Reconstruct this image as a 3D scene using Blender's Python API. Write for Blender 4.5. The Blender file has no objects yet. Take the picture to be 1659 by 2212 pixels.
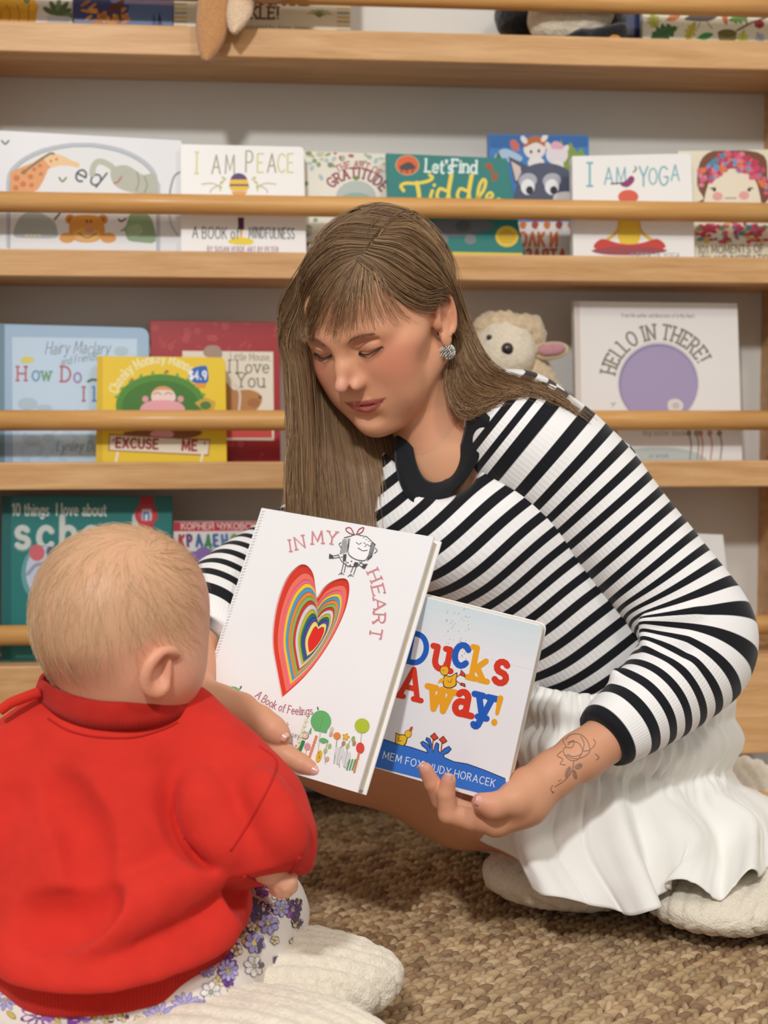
import bpy, bmesh, math, random
import numpy as np
from mathutils import Vector, Matrix
from mathutils.bvhtree import BVHTree

random.seed(7)
RNG = np.random.default_rng(7)
scene = bpy.context.scene
COL = scene.collection

# ------------------------------------------------------------------ camera
W, H, F = 1659.0, 2212.0, 3320.0
CAM = Vector((0.0, 0.0, 0.56))
YAW, PITCH = math.radians(6.0), math.atan(199.0 / F)
FWD = Vector((math.sin(YAW) * math.cos(PITCH), math.cos(YAW) * math.cos(PITCH), -math.sin(PITCH)))
RIGHT = Vector((math.cos(YAW), -math.sin(YAW), 0.0))
UP = RIGHT.cross(FWD)
cam_data = bpy.data.cameras.new('camera')
cam = bpy.data.objects.new('camera', cam_data)
COL.objects.link(cam)
cam.matrix_world = Matrix((
    (RIGHT.x, UP.x, -FWD.x, CAM.x), (RIGHT.y, UP.y, -FWD.y, CAM.y),
    (RIGHT.z, UP.z, -FWD.z, CAM.z), (0, 0, 0, 1)))
cam_data.sensor_fit = 'HORIZONTAL'
cam_data.sensor_width = 36.0
cam_data.lens = 36.0 * F / W
cam_data.clip_start = 0.05
cam_data.dof.use_dof = True
cam_data.dof.focus_distance = 1.47
cam_data.dof.aperture_fstop = 8.0
scene.camera = cam

# ------------------------------------------------------------------ light
world = bpy.data.worlds.new('world')
scene.world = world
world.use_nodes = True
world.node_tree.nodes['Background'].inputs[0].default_value = (1.0, 0.945, 0.875, 1)
world.node_tree.nodes['Background'].inputs[1].default_value = 0.62


def area_light(name, loc, target, size, power, color):
    d = bpy.data.lights.new(name, 'AREA')
    d.shape = 'DISK'
    d.size = size
    d.energy = power
    d.color = color
    o = bpy.data.objects.new(name, d)
    COL.objects.link(o)
    o.location = loc
    o.rotation_euler = (Vector(target) - Vector(loc)).to_track_quat('-Z', 'Y').to_euler()
    return o


area_light('ceiling_spot_key', (-0.75, -1.6, 2.75), (0.1, 1.8, 0.5), 0.28, 92, (0.97, 0.985, 1.0))
area_light('ceiling_spot_second', (1.3, -0.9, 2.9), (0.25, 1.7, 0.4), 0.5, 26, (1.0, 0.93, 0.85))
scene.view_settings.view_transform = 'Standard'
scene.view_settings.look = 'None'
scene.view_settings.exposure = -0.14
scene.view_settings.gamma = 1.0
scene.view_settings.use_curve_mapping = False


# ------------------------------------------------------------------ pixel helpers
def ray(px, py):
    return FWD + RIGHT * ((px - W / 2) / F) - UP * ((py - H / 2) / F)


def P(px, py, d):
    """Point seen at pixel (px, py) at distance d along the view axis."""
    return CAM + ray(px, py) * d


def on_plane(px, py, o, n):
    r = ray(px, py)
    t = (Vector(o) - CAM).dot(n) / r.dot(n)
    return CAM + r * t


def on_y(px, py, y):
    return on_plane(px, py, (0, y, 0), Vector((0, 1, 0)))


def on_z(px, py, z=0.0):
    return on_plane(px, py, (0, 0, z), Vector((0, 0, 1)))


def px_m(d):
    return d / F


# ------------------------------------------------------------------ colour / materials
def lin(c):
    """sRGB 0-255 triple or hex to linear rgb."""
    if isinstance(c, str):
        c = [int(c[i:i + 2], 16) for i in (0, 2, 4)]
    out = []
    for v in c[:3]:
        v = v / 255.0
        out.append(v / 12.92 if v <= 0.04045 else ((v + 0.055) / 1.055) ** 2.4)
    return tuple(out)


MATS = {}


def mat(name, col=None, rough=0.6, spec=0.4, attr=None, noise=None, bump=None, sheen=0.0, sss=0.0,
        coat=0.0, metal=0.0, stretch=None, wave=None):
    """Procedural material. noise=(scale, amount), bump=(scale, strength, distance)."""
    if name in MATS:
        return MATS[name]
    m = bpy.data.materials.new(name)
    m.use_nodes = True
    nt = m.node_tree
    N, L = nt.nodes, nt.links
    b = N['Principled BSDF']
    b.inputs['Roughness'].default_value = rough
    b.inputs['Specular IOR Level'].default_value = spec
    b.inputs['Metallic'].default_value = metal
    b.inputs['Sheen Weight'].default_value = sheen
    b.inputs['Coat Weight'].default_value = coat
    if sss:
        b.inputs['Subsurface Weight'].default_value = sss
        b.inputs['Subsurface Radius'].default_value = (0.9, 0.35, 0.2)
        b.inputs['Subsurface Scale'].default_value = 0.008
    tc = N.new('ShaderNodeTexCoord')
    mp = N.new('ShaderNodeMapping')
    L.new(tc.outputs['Object'], mp.inputs[0])
    if stretch:
        mp.inputs['Scale'].default_value = stretch
    src = None
    if attr:
        a = N.new('ShaderNodeAttribute')
        a.attribute_name = attr
        src = a.outputs['Color']
    else:
        rgb = N.new('ShaderNodeRGB')
        rgb.outputs[0].default_value = (*lin(col), 1)
        src = rgb.outputs[0]
    if noise:
        nz = N.new('ShaderNodeTexNoise')
        nz.inputs['Scale'].default_value = noise[0]
        nz.inputs['Detail'].default_value = 4.0
        L.new(mp.outputs[0], nz.inputs['Vector'])
        mr = N.new('ShaderNodeMapRange')
        mr.inputs['From Min'].default_value = 0.3
        mr.inputs['From Max'].default_value = 0.7
        mr.inputs['To Min'].default_value = 1.0 - noise[1]
        mr.inputs['To Max'].default_value = 1.0 + noise[1]
        L.new(nz.outputs[0], mr.inputs['Value'])
        mx = N.new('ShaderNodeVectorMath')
        mx.operation = 'SCALE'
        L.new(src, mx.inputs[0])
        L.new(mr.outputs[0], mx.inputs['Scale'])
        src = mx.outputs[0]
    L.new(src, b.inputs['Base Color'])
    if bump:
        if wave:
            nb = N.new('ShaderNodeTexWave')
            nb.inputs['Scale'].default_value = bump[0]
            nb.inputs['Distortion'].default_value = wave
            nb.bands_direction = 'X'
        else:
            nb = N.new('ShaderNodeTexNoise')
            nb.inputs['Scale'].default_value = bump[0]
            nb.inputs['Detail'].default_value = 3.0
        L.new(mp.outputs[0], nb.inputs['Vector'])
        bp = N.new('ShaderNodeBump')
        bp.inputs['Strength'].default_value = bump[1]
        bp.inputs['Distance'].default_value = bump[2] if len(bump) > 2 else 0.001
        L.new(nb.outputs[0], bp.inputs['Height'])
        L.new(bp.outputs[0], b.inputs['Normal'])
    MATS[name] = m
    return m


def wood_mat(name, c1, c2, rough=0.42, scale=1.0):
    m = bpy.data.materials.new(name)
    m.use_nodes = True
    N, L = m.node_tree.nodes, m.node_tree.links
    b = N['Principled BSDF']
    b.inputs['Roughness'].default_value = rough
    b.inputs['Specular IOR Level'].default_value = 0.35
    tc = N.new('ShaderNodeTexCoord')
    mp = N.new('ShaderNodeMapping')
    mp.inputs['Scale'].default_value = (1.6 * scale, 14 * scale, 22 * scale)
    L.new(tc.outputs['Object'], mp.inputs[0])
    n1 = N.new('ShaderNodeTexNoise')
    n1.inputs['Scale'].default_value = 3.0
    n1.inputs['Detail'].default_value = 6.0
    n1.inputs['Distortion'].default_value = 0.6
    L.new(mp.outputs[0], n1.inputs['Vector'])
    mp2 = N.new('ShaderNodeMapping')
    mp2.inputs['Scale'].default_value = (9, 60, 160)
    L.new(tc.outputs['Object'], mp2.inputs[0])
    n2 = N.new('ShaderNodeTexNoise')
    n2.inputs['Scale'].default_value = 3.0
    n2.inputs['Detail'].default_value = 3.0
    L.new(mp2.outputs[0], n2.inputs['Vector'])
    ad = N.new('ShaderNodeMath')
    ad.operation = 'MULTIPLY_ADD'
    ad.inputs[1].default_value = 0.35
    L.new(n2.outputs[0], ad.inputs[0])
    L.new(n1.outputs[0], ad.inputs[2])
    cr = N.new('ShaderNodeValToRGB')
    cr.color_ramp.elements[0].position = 0.45
    cr.color_ramp.elements[0].color = (*lin(c1), 1)
    cr.color_ramp.elements[1].position = 0.92
    cr.color_ramp.elements[1].color = (*lin(c2), 1)
    L.new(ad.outputs[0], cr.inputs[0])
    L.new(cr.outputs[0], b.inputs['Base Color'])
    return m


M_PRINT = mat('cover_print_ink', attr='col', rough=0.45, spec=0.35)


# ------------------------------------------------------------------ objects
def tag(o, label=None, cat=None, group=None, kind=None):
    if label:
        o['label'] = label
    if cat:
        o['category'] = cat
    if group:
        o['group'] = group
    if kind:
        o['kind'] = kind
    return o


def thing(name, loc, label, cat, group=None):
    o = bpy.data.objects.new(name, None)
    o.empty_display_size = 0.05
    o.location = loc
    COL.objects.link(o)
    return tag(o, label, cat, group)


def world_loc(o):
    v = Vector(o.location)
    while o.parent:
        o = o.parent
        v += Vector(o.location)
    return v


def link_mesh(name, verts, faces, m=None, parent=None, smooth=False, colors=None, loc=None, attrs=None):
    """verts in world space; stored relative to the parent (or to loc)."""
    me = bpy.data.meshes.new(name)
    v = np.asarray(verts, dtype=np.float64).reshape(-1, 3)
    base = world_loc(parent) if parent else (Vector(loc) if loc is not None else Vector((0, 0, 0)))
    v = v - np.array(base)
    if isinstance(faces, np.ndarray):
        nf, k = faces.shape
        me.vertices.add(len(v))
        me.vertices.foreach_set('co', v.astype(np.float32).ravel())
        me.loops.add(nf * k)
        me.loops.foreach_set('vertex_index', faces.astype(np.int32).ravel())
        me.polygons.add(nf)
        me.polygons.foreach_set('loop_start', np.arange(0, nf * k, k, dtype=np.int32))
        me.polygons.foreach_set('loop_total', np.full(nf, k, dtype=np.int32))
        me.update(calc_edges=True)
    else:
        me.from_pydata([tuple(p) for p in v], [], faces)
        me.update()
    me.validate()
    if smooth:
        me.polygons.foreach_set('use_smooth', np.ones(len(me.polygons), dtype=bool))
    if colors is not None:
        a = me.color_attributes.new('col', 'FLOAT_COLOR', 'POINT')
        c = np.ones((len(v), 4), dtype=np.float32)
        c[:, :3] = np.asarray(colors, dtype=np.float32)
        a.data.foreach_set('color', c.ravel())
    for k, arr in (attrs or {}).items():
        a = me.attributes.new(k, 'FLOAT', 'POINT')
        a.data.foreach_set('value', np.asarray(arr, dtype=np.float32))
    if m:
        me.materials.append(m)
    o = bpy.data.objects.new(name, me)
    if parent:
        o.parent = parent
    elif loc is not None:
        o.location = loc
    COL.objects.link(o)
    return o


def box_geo(x0, x1, y0, y1, z0, z1):
    v = [(x, y, z) for z in (z0, z1) for y in (y0, y1) for x in (x0, x1)]
    f = [(0, 2, 3, 1), (4, 5, 7, 6), (0, 1, 5, 4), (2, 6, 7, 3), (0, 4, 6, 2), (1, 3, 7, 5)]
    return v, f


def bevelled(o, w=0.0015, seg=2):
    md = o.modifiers.new('edge', 'BEVEL')
    md.width = w
    md.segments = seg
    md.limit_method = 'ANGLE'
    return o


def catmull(pts, n):
    """Resample control points (k,3) to n points on a Catmull-Rom curve."""
    p = np.asarray(pts, dtype=float)
    k = len(p)
    if k == 2:
        t = np.linspace(0, 1, n)[:, None]
        return p[0] * (1 - t) + p[1] * t
    q = np.vstack([2 * p[0] - p[1], p, 2 * p[-1] - p[-2]])
    u = np.linspace(0, k - 1 - 1e-9, n)
    i = u.astype(int)
    t = (u - i)[:, None]
    a, b, c, d = q[i], q[i + 1], q[i + 2], q[i + 3]
    return 0.5 * (2 * b + (c - a) * t + (2 * a - 5 * b + 4 * c - d) * t ** 2 + (3 * b - a - 3 * c + d) * t ** 3)


def tube_geo(path, rad, seg=10, flat=None, cap=True):
    """Tube along path; rad scalar or array; flat=(dir, factor) squashes along a direction."""
    p = np.asarray(path, dtype=float)
    n = len(p)
    r = np.broadcast_to(np.asarray(rad, dtype=float), (n,))
    t = np.gradient(p, axis=0)
    t /= np.linalg.norm(t, axis=1)[:, None] + 1e-12
    up = np.array([0.0, 0.0, 1.0]) if abs(t[0][2]) < 0.9 else np.array([1.0, 0, 0])
    V = []
    nrm = np.cross(t[0], up)
    nrm /= np.linalg.norm(nrm)
    ang = np.linspace(0, 2 * math.pi, seg, endpoint=False)
    for i in range(n):
        nrm = nrm - t[i] * np.dot(nrm, t[i])
        nrm /= np.linalg.norm(nrm) + 1e-12
        b = np.cross(t[i], nrm)
        ring = np.outer(np.cos(ang), nrm) * r[i] + np.outer(np.sin(ang), b) * r[i]
        if flat is not None:
            d = np.array(flat[0])
            ring = ring - np.outer(ring @ d, d) * (1 - flat[1])
        V.append(p[i] + ring)
    V = np.vstack(V)
    Fc = []
    for i in range(n - 1):
        for j in range(seg):
            a, b2 = i * seg + j, i * seg + (j + 1) % seg
            Fc.append((a, b2, b2 + seg, a + seg))
    if cap:
        Fc.append(tuple(range(seg))[::-1])
        Fc.append(tuple((n - 1) * seg + j for j in range(seg)))
    return V, Fc


class Geo:
    """Collects geometry (with colours) into one mesh."""

    def __init__(self):
        self.v, self.f, self.c = [], [], []

    def add(self, v, f, col=None):
        o = len(self.v)
        self.v.extend([tuple(p) for p in v])
        self.f.extend([tuple(i + o for i in q) for q in f])
        self.c.extend([col or (1, 1, 1)] * len(v))

    def build(self, name, m, parent=None, smooth=False, loc=None, colors=False):
        return link_mesh(name, self.v, self.f, m, parent, smooth, self.c if colors else None, loc)


# ------------------------------------------------------------------ implicit surfaces
class Field:
    def __init__(self, lo, hi, h):
        self.lo = np.array(lo, dtype=np.float64)
        self.h = h
        n = np.ceil((np.array(hi) - self.lo) / h).astype(int) + 1
        self.n = n
        self.F = np.full(n, 1.0, dtype=np.float32)
        self.ax = [(self.lo[i] + np.arange(n[i]) * h).astype(np.float32) for i in range(3)]

    def _sl(self, lo, hi):
        s = []
        for i in range(3):
            a = max(0, int((lo[i] - self.lo[i]) / self.h) - 1)
            b = min(self.n[i], int((hi[i] - self.lo[i]) / self.h) + 2)
            if a >= b:
                return None
            s.append(slice(a, b))
        return tuple(s)

    def _grid(self, s):
        return (self.ax[0][s[0]][:, None, None], self.ax[1][s[1]][None, :, None], self.ax[2][s[2]][None, None, :])

    def op(self, fn, lo, hi, k, mode='add'):
        pad = k + 4 * self.h
        s = self._sl(np.array(lo) - pad, np.array(hi) + pad)
        if s is None:
            return
        d = fn(*self._grid(s))
        A = self.F[s]
        k = max(k, 1e-6)
        if mode == 'add':
            hh = np.maximum(k - np.abs(A - d), 0) / k
            self.F[s] = np.minimum(A, d) - hh * hh * k * 0.25
        else:
            hh = np.maximum(k - np.abs(A + d), 0) / k
            self.F[s] = np.maximum(A, -d) + hh * hh * k * 0.25

    def ell(self, c, r, k=0.01, R=None, mode='add'):
        c = np.array(c, dtype=np.float32)
        r = np.array(r if np.ndim(r) else (r, r, r), dtype=np.float32)
        Rm = np.eye(3, dtype=np.float32) if R is None else np.array(R, dtype=np.float32)

        def fn(X, Y, Z):
            x, y, z = X - c[0], Y - c[1], Z - c[2]
            a = (Rm[0, 0] * x + Rm[1, 0] * y + Rm[2, 0] * z) / r[0]
            b = (Rm[0, 1] * x + Rm[1, 1] * y + Rm[2, 1] * z) / r[1]
            e = (Rm[0, 2] * x + Rm[1, 2] * y + Rm[2, 2] * z) / r[2]
            k0 = np.sqrt(a * a + b * b + e * e) + 1e-9
            k1 = np.sqrt((a / r[0]) ** 2 + (b / r[1]) ** 2 + (e / r[2]) ** 2) + 1e-9
            return k0 * (k0 - 1) / k1
        ext = np.abs(Rm) @ r
        self.op(fn, c - ext, c + ext, k, mode)

    def cap(self, a, b, ra, rb=None, k=0.01, mode='add', flat=None):
        rb = ra if rb is None else rb
        a = np.array(a, dtype=np.float32)
        b = np.array(b, dtype=np.float32)
        ab = b - a
        L2 = float(ab @ ab) + 1e-12

        def fn(X, Y, Z):
            x, y, z = X - a[0], Y - a[1], Z - a[2]
            t = np.clip((x * ab[0] + y * ab[1] + z * ab[2]) / L2, 0, 1)
            dx, dy, dz = x - t * ab[0], y - t * ab[1], z - t * ab[2]
            q = dx * dx + dy * dy + dz * dz
            if flat is not None:
                f = flat[0]
                u = dx * f[0] + dy * f[1] + dz * f[2]
                q = q + u * u * (flat[1] ** 2 - 1)
            return np.sqrt(q) - (ra + (rb - ra) * t)
        rm = max(ra, rb)
        self.op(fn, np.minimum(a, b) - rm, np.maximum(a, b) + rm, k, mode)

    def chain(self, pts, rads, k=0.01, mode='add', flat=None):
        for i in range(len(pts) - 1):
            self.cap(pts[i], pts[i + 1], rads[i], rads[i + 1], k, mode, flat)

    def mesh(self, smooth_iter=0):
        Fv = self.F
        ins = Fv < 0
        cnt = np.zeros(np.array(Fv.shape) - 1, dtype=np.int8)
        for dx in (0, 1):
            for dy in (0, 1):
                for dz in (0, 1):
                    cnt += ins[dx:dx + cnt.shape[0], dy:dy + cnt.shape[1], dz:dz + cnt.shape[2]]
        act = (cnt > 0) & (cnt < 8)
        idx = np.argwhere(act)
        vid = np.full(act.shape, -1, dtype=np.int32)
        vid[act] = np.arange(len(idx))
        corners = [(dx, dy, dz) for dx in (0, 1) for dy in (0, 1) for dz in (0, 1)]
        cv = {c: Fv[idx[:, 0] + c[0], idx[:, 1] + c[1], idx[:, 2] + c[2]] for c in corners}
        acc = np.zeros((len(idx), 3))
        num = np.zeros(len(idx))
        for a in corners:
            for ax in range(3):
                if a[ax] == 0:
                    b = list(a)
                    b[ax] = 1
                    b = tuple(b)
                    va, vb = cv[a], cv[b]
                    cr = (va < 0) != (vb < 0)
                    t = np.where(cr, va / np.where(cr, va - vb, 1), 0)
                    p = np.tile(np.array(a, dtype=float), (len(idx), 1))
                    p[:, ax] = t
                    acc += p * cr[:, None]
                    num += cr
        V = (idx + acc / num[:, None]) * self.h + self.lo
        faces = []
        for ax in range(3):
            o1, o2 = [(1, 2), (2, 0), (0, 1)][ax]
            sl0, sl1 = [slice(None)] * 3, [slice(None)] * 3
            sl0[ax], sl1[ax] = slice(0, -1), slice(1, None)
            ch = ins[tuple(sl0)] != ins[tuple(sl1)]
            e = np.argwhere(ch)
            ok = np.ones(len(e), dtype=bool)
            for o in (o1, o2):
                ok &= (e[:, o] > 0) & (e[:, o] < act.shape[o])
            e = e[ok]
            sgn = ins[tuple(e.T)]
            q = []
            for d1, d2 in ((-1, -1), (0, -1), (0, 0), (-1, 0)):
                c = e.copy()
                c[:, o1] += d1
                c[:, o2] += d2
                q.append(vid[tuple(c.T)])
            q = np.stack(q, 1)
            q[~sgn] = q[~sgn][:, ::-1]
            faces.append(q)
        Fc = np.vstack(faces)
        Fc = Fc[(Fc >= 0).all(1)]
        for _ in range(smooth_iter):
            V = relax(V, Fc, 0.5)
        return V, Fc


def relax(V, Fc, w=0.5):
    acc = np.zeros_like(V)
    num = np.zeros(len(V))
    for a in range(Fc.shape[1]):
        b = (a + 1) % Fc.shape[1]
        np.add.at(acc, Fc[:, a], V[Fc[:, b]])
        np.add.at(acc, Fc[:, b], V[Fc[:, a]])
        np.add.at(num, Fc[:, a], 1)
        np.add.at(num, Fc[:, b], 1)
    return V * (1 - w) + acc / np.maximum(num, 1)[:, None] * w


def vnormals(V, Fc):
    a, b, c = V[Fc[:, 0]], V[Fc[:, 1]], V[Fc[:, 2]]
    d = V[Fc[:, -1]]
    n = np.cross(c - a, d - b) if Fc.shape[1] == 4 else np.cross(b - a, c - a)
    out = np.zeros_like(V)
    for k in range(Fc.shape[1]):
        np.add.at(out, Fc[:, k], n)
    return out / (np.linalg.norm(out, axis=1)[:, None] + 1e-12)


def vnoise(p, scale, seed=0):
    """Smooth value noise in -1..1 for an (n,3) array."""
    q = np.asarray(p) * scale + seed * 17.3
    i = np.floor(q).astype(np.int64)
    f = q - i
    f = f * f * (3 - 2 * f)
    out = 0
    for dx in (0, 1):
        for dy in (0, 1):
            for dz in (0, 1):
                hsh = (i[:, 0] + dx) * 374761393 + (i[:, 1] + dy) * 668265263 + (i[:, 2] + dz) * 1274126177
                hsh = (hsh ^ (hsh >> 13)) * 1274126177
                hsh = (hsh ^ (hsh >> 16)) & 0xFFFF
                w = (f[:, 0] if dx else 1 - f[:, 0]) * (f[:, 1] if dy else 1 - f[:, 1]) * (f[:, 2] if dz else 1 - f[:, 2])
                out = out + w * (hsh / 32767.5 - 1)
    return out


def sstep(a, b, x):
    t = np.clip((x - a) / (b - a), 0, 1)
    return t * t * (3 - 2 * t)


# ------------------------------------------------------------------ lettering: stroke glyphs
def A_(cx, cy, rx, ry, a0, a1, n=11):
    return [(cx + rx * math.cos(math.radians(a)), cy + ry * math.sin(math.radians(a))) for a in np.linspace(a0, a1, n)]


X_ = 0.64
GLY = {
    'A': (.8, [[(0, 0), (.4, 1)], [(.4, 1), (.8, 0)], [(.15, .35), (.65, .35)]]),
    'B': (.6, [[(0, 0), (0, 1)], [(0, 1), (.28, 1)] + A_(.28, .76, .26, .24, 90, -90) + [(0, .52)], [(.28, .52)] + A_(.3, .26, .3, .26, 90, -90) + [(0, 0)]]),
    'C': (.7, [A_(.4, .5, .4, .5, 45, 315, 18)]),
    'D': (.7, [[(0, 0), (0, 1)], [(0, 1)] + A_(.22, .5, .46, .5, 90, -90, 16) + [(0, 0)]]),
    'E': (.55, [[(0, 0), (0, 1)], [(0, 1), (.55, 1)], [(0, .52), (.45, .52)], [(0, 0), (.55, 0)]]),
    'F': (.52, [[(0, 0), (0, 1)], [(0, 1), (.52, 1)], [(0, .52), (.42, .52)]]),
    'G': (.74, [A_(.4, .5, .4, .5, 45, 330, 18) + [(.74, .45)], [(.45, .45), (.76, .45)]]),
    'H': (.68, [[(0, 0), (0, 1)], [(.68, 0), (.68, 1)], [(0, .5), (.68, .5)]]),
    'I': (.06, [[(.03, 0), (.03, 1)]]),
    'J': (.45, [[(.42, 1), (.42, .25)] + A_(.22, .22, .2, .22, 0, -170, 8)]),
    'K': (.64, [[(0, 0), (0, 1)], [(.6, 1), (.03, .42)], [(.2, .6), (.64, 0)]]),
    'L': (.5, [[(0, 1), (0, 0)], [(0, 0), (.5, 0)]]),
    'M': (.86, [[(0, 0), (.06, 1)], [(.06, 1), (.43, .2), (.8, 1)], [(.8, 1), (.86, 0)]]),
    'N': (.7, [[(0, 0), (0, 1)], [(0, 1), (.7, 0)], [(.7, 0), (.7, 1)]]),
    'O': (.8, [A_(.4, .5, .4, .5, 0, 360, 24)]),
    'P': (.58, [[(0, 0), (0, 1)], [(0, 1), (.28, 1)] + A_(.28, .73, .28, .27, 90, -90) + [(0, .46)]]),
    'Q': (.8, [A_(.4, .5, .4, .5, 0, 360, 24), [(.5, .2), (.8, -.08)]]),
    'R': (.64, [[(0, 0), (0, 1)], [(0, 1), (.28, 1)] + A_(.28, .74, .28, .26, 90, -90) + [(0, .48)], [(.3, .48), (.64, 0)]]),
    'S': (.58, [A_(.29, .75, .26, .25, 25, 270, 12) + A_(.29, .25, .29, .25, 90, -155, 12)]),
    'T': (.66, [[(.33, 0), (.33, 1)], [(0, 1), (.66, 1)]]),
    'U': (.66, [[(0, 1), (0, .32)] + A_(.33, .32, .33, .32, 180, 360, 12) + [(.66, 1)]]),
    'V': (.74, [[(0, 1), (.37, 0)], [(.37, 0), (.74, 1)]]),
    'W': (1.0, [[(0, 1), (.26, 0), (.5, .85), (.74, 0), (1, 1)]]),
    'X': (.68, [[(0, 0), (.68, 1)], [(0, 1), (.68, 0)]]),
    'Y': (.7, [[(0, 1), (.35, .48)], [(.7, 1), (.35, .48)], [(.35, .48), (.35, 0)]]),
    'Z': (.6, [[(0, 1), (.6, 1), (0, 0), (.6, 0)]]),
    'a': (.5, [A_(.24, .46, .19, .18, 150, 0, 8) + [(.43, .1), (.5, .01)], [(.43, .36)] + A_(.22, .18, .2, .18, 80, 280, 10) + [(.43, .12)]]),
    'b': (.52, [[(0, 1), (0, 0)], A_(.26, .32, .26, .32, 180, -180, 18)]),
    'c': (.48, [A_(.27, .32, .27, .32, 40, 320, 14)]),
    'd': (.52, [[(.52, 1), (.52, 0)], A_(.26, .32, .26, .32, 0, 360, 18)]),
    'e': (.52, [[(.01, .34), (.52, .34)] + A_(.265, .32, .26, .32, 5, 315, 16)]),
    'f': (.34, [[(.14, 0), (.14, .8)] + A_(.3, .82, .16, .18, 180, 60, 7), [(0, X_), (.32, X_)]]),
    'g': (.52, [A_(.26, .34, .25, .3, 0, 360, 18), [(.51, X_), (.51, -.05)] + A_(.26, -.05, .25, .22, 0, -160, 8)]),
    'h': (.48, [[(0, 1), (0, 0)], [(0, .4)] + A_(.24, .4, .24, .24, 180, 0, 9) + [(.48, 0)]]),
    'i': (.06, [[(.03, X_), (.03, 0)], [(.03, .86), (.03, .88)]]),
    'j': (.2, [[(.16, X_), (.16, -.1)] + A_(.02, -.1, .14, .16, 0, -110, 6), [(.16, .86), (.16, .88)]]),
    'k': (.5, [[(0, 1), (0, 0)], [(.46, X_), (.02, .26)], [(.16, .38), (.5, 0)]]),
    'l': (.06, [[(.03, 1), (.03, 0)]]),
    'm': (.8, [[(0, X_), (0, 0)], [(0, .42)] + A_(.2, .42, .2, .22, 180, 0, 8) + [(.4, 0)], [(.4, .42)] + A_(.6, .42, .2, .22, 180, 0, 8) + [(.8, 0)]]),
    'n': (.48, [[(0, X_), (0, 0)], [(0, .4)] + A_(.24, .4, .24, .24, 180, 0, 9) + [(.48, 0)]]),
    'o': (.54, [A_(.27, .32, .27, .32, 0, 360, 20)]),
    'p': (.52, [[(0, X_), (0, -.3)], A_(.26, .32, .26, .32, 180, -180, 18)]),
    'q': (.52, [[(.52, X_), (.52, -.3)], A_(.26, .32, .26, .32, 0, 360, 18)]),
    'r': (.36, [[(0, X_), (0, 0)], [(0, .38)] + A_(.24, .4, .24, .24, 180, 50, 8)]),
    's': (.44, [A_(.22, .48, .2, .16, 30, 270, 9) + A_(.22, .16, .22, .16, 90, -150, 9)]),
    't': (.34, [[(.14, .9), (.14, .18)] + A_(.3, .18, .16, .18, 180, 300, 6), [(0, X_), (.32, X_)]]),
    'u': (.5, [[(0, X_), (0, .25)] + A_(.25, .25, .25, .25, 180, 360, 10), [(.5, X_), (.5, 0)]]),
    'v': (.5, [[(0, X_), (.25, 0)], [(.25, 0), (.5, X_)]]),
    'w': (.76, [[(0, X_), (.2, 0)], [(.2, 0), (.38, X_)], [(.38, X_), (.56, 0)], [(.56, 0), (.76, X_)]]),
    'x': (.48, [[(0, 0), (.48, X_)], [(0, X_), (.48, 0)]]),
    'y': (.52, [[(0, X_), (.28, 0)], [(.52, X_), (.2, -.2)] + A_(.09, -.2, .1, .1, 0, -150, 6)]),
    'z': (.44, [[(0, X_), (.44, X_), (0, 0), (.44, 0)]]),
    '0': (.6, [A_(.3, .5, .3, .5, 0, 360, 20)]), '1': (.25, [[(0, .8), (.2, 1)], [(.2, 1), (.2, 0)]]),
    '4': (.56, [[(.4, 0), (.4, 1), (0, .3), (.56, .3)]]), '9': (.55, [A_(.28, .7, .27, .3, 0, 360, 16), [(.55, .7), (.4, 0)]]),
    '$': (.58, [A_(.29, .75, .26, .25, 25, 270, 12) + A_(.29, .25, .29, .25, 90, -155, 12), [(.29, 1.1), (.29, -.1)]]),
    '!': (.1, [[(.05, 1), (.05, .3)], [(.05, .03), (.05, .05)]]), '.': (.08, [[(.04, 0), (.04, .03)]]),
    ',': (.08, [[(.05, .04), (.01, -.12)]]), 'З': (.54, [A_(.25, .76, .24, .24, 150, -90, 11) + A_(.25, .26, .29, .26, 90, -150, 11)]),
    'Ц': (.68, [[(0, 1), (0, .1), (.62, .1), (.62, 1)], [(.68, .1), (.68, -.14)]]),
    "'": (.06, [[(.03, 1), (.03, .8)]]), '&': (.6, [[(.6, 0), (.12, .75)] + A_(.27, .82, .15, .18, 200, -30, 9) + A_(.25, .25, .25, .25, 110, 330, 9) + [(.6, .45)]]),
    # Cyrillic
    'Л': (.7, [[(0, 0), (.33, 1)], [(.33, 1), (.7, 0)]]), 'И': (.66, [[(0, 1), (0, 0)], [(0, 0), (.66, 1)], [(.66, 1), (.66, 0)]]),
    'Й': (.66, [[(0, 1), (0, 0)], [(0, 0), (.66, 1)], [(.66, 1), (.66, 0)], [(.2, 1.2), (.33, 1.12), (.46, 1.2)]]),
    'Д': (.76, [[(.12, .14), (.36, 1)], [(.36, 1), (.64, .14)], [(0, -.12), (0, .12), (.76, .12), (.76, -.12)]]),
    'Ч': (.58, [[(0, 1), (0, .62)] + A_(.2, .6, .2, .18, 180, 270, 5) + [(.58, .5)], [(.58, 1), (.58, 0)]]),
    'У': (.62, [[(0, 1), (.34, .4)], [(.62, 1), (.16, 0)]]),
    'Я': (.62, [[(.6, 0), (.6, 1)], [(.6, 1), (.32, 1)] + A_(.32, .74, .28, .26, 90, 270) + [(.6, .48)], [(.3, .48), (0, 0)]]),
    'Г': (.5, [[(0, 0), (0, 1)], [(0, 1), (.5, 1)]]),
}
for _c, _l in (('О', 'O'), ('К', 'K'), ('Р', 'P'), ('Е', 'E'), ('Н', 'H'), ('В', 'B'), ('С', 'C'), ('А', 'A'), ('Т', 'T')):
    GLY[_c] = GLY[_l]


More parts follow.
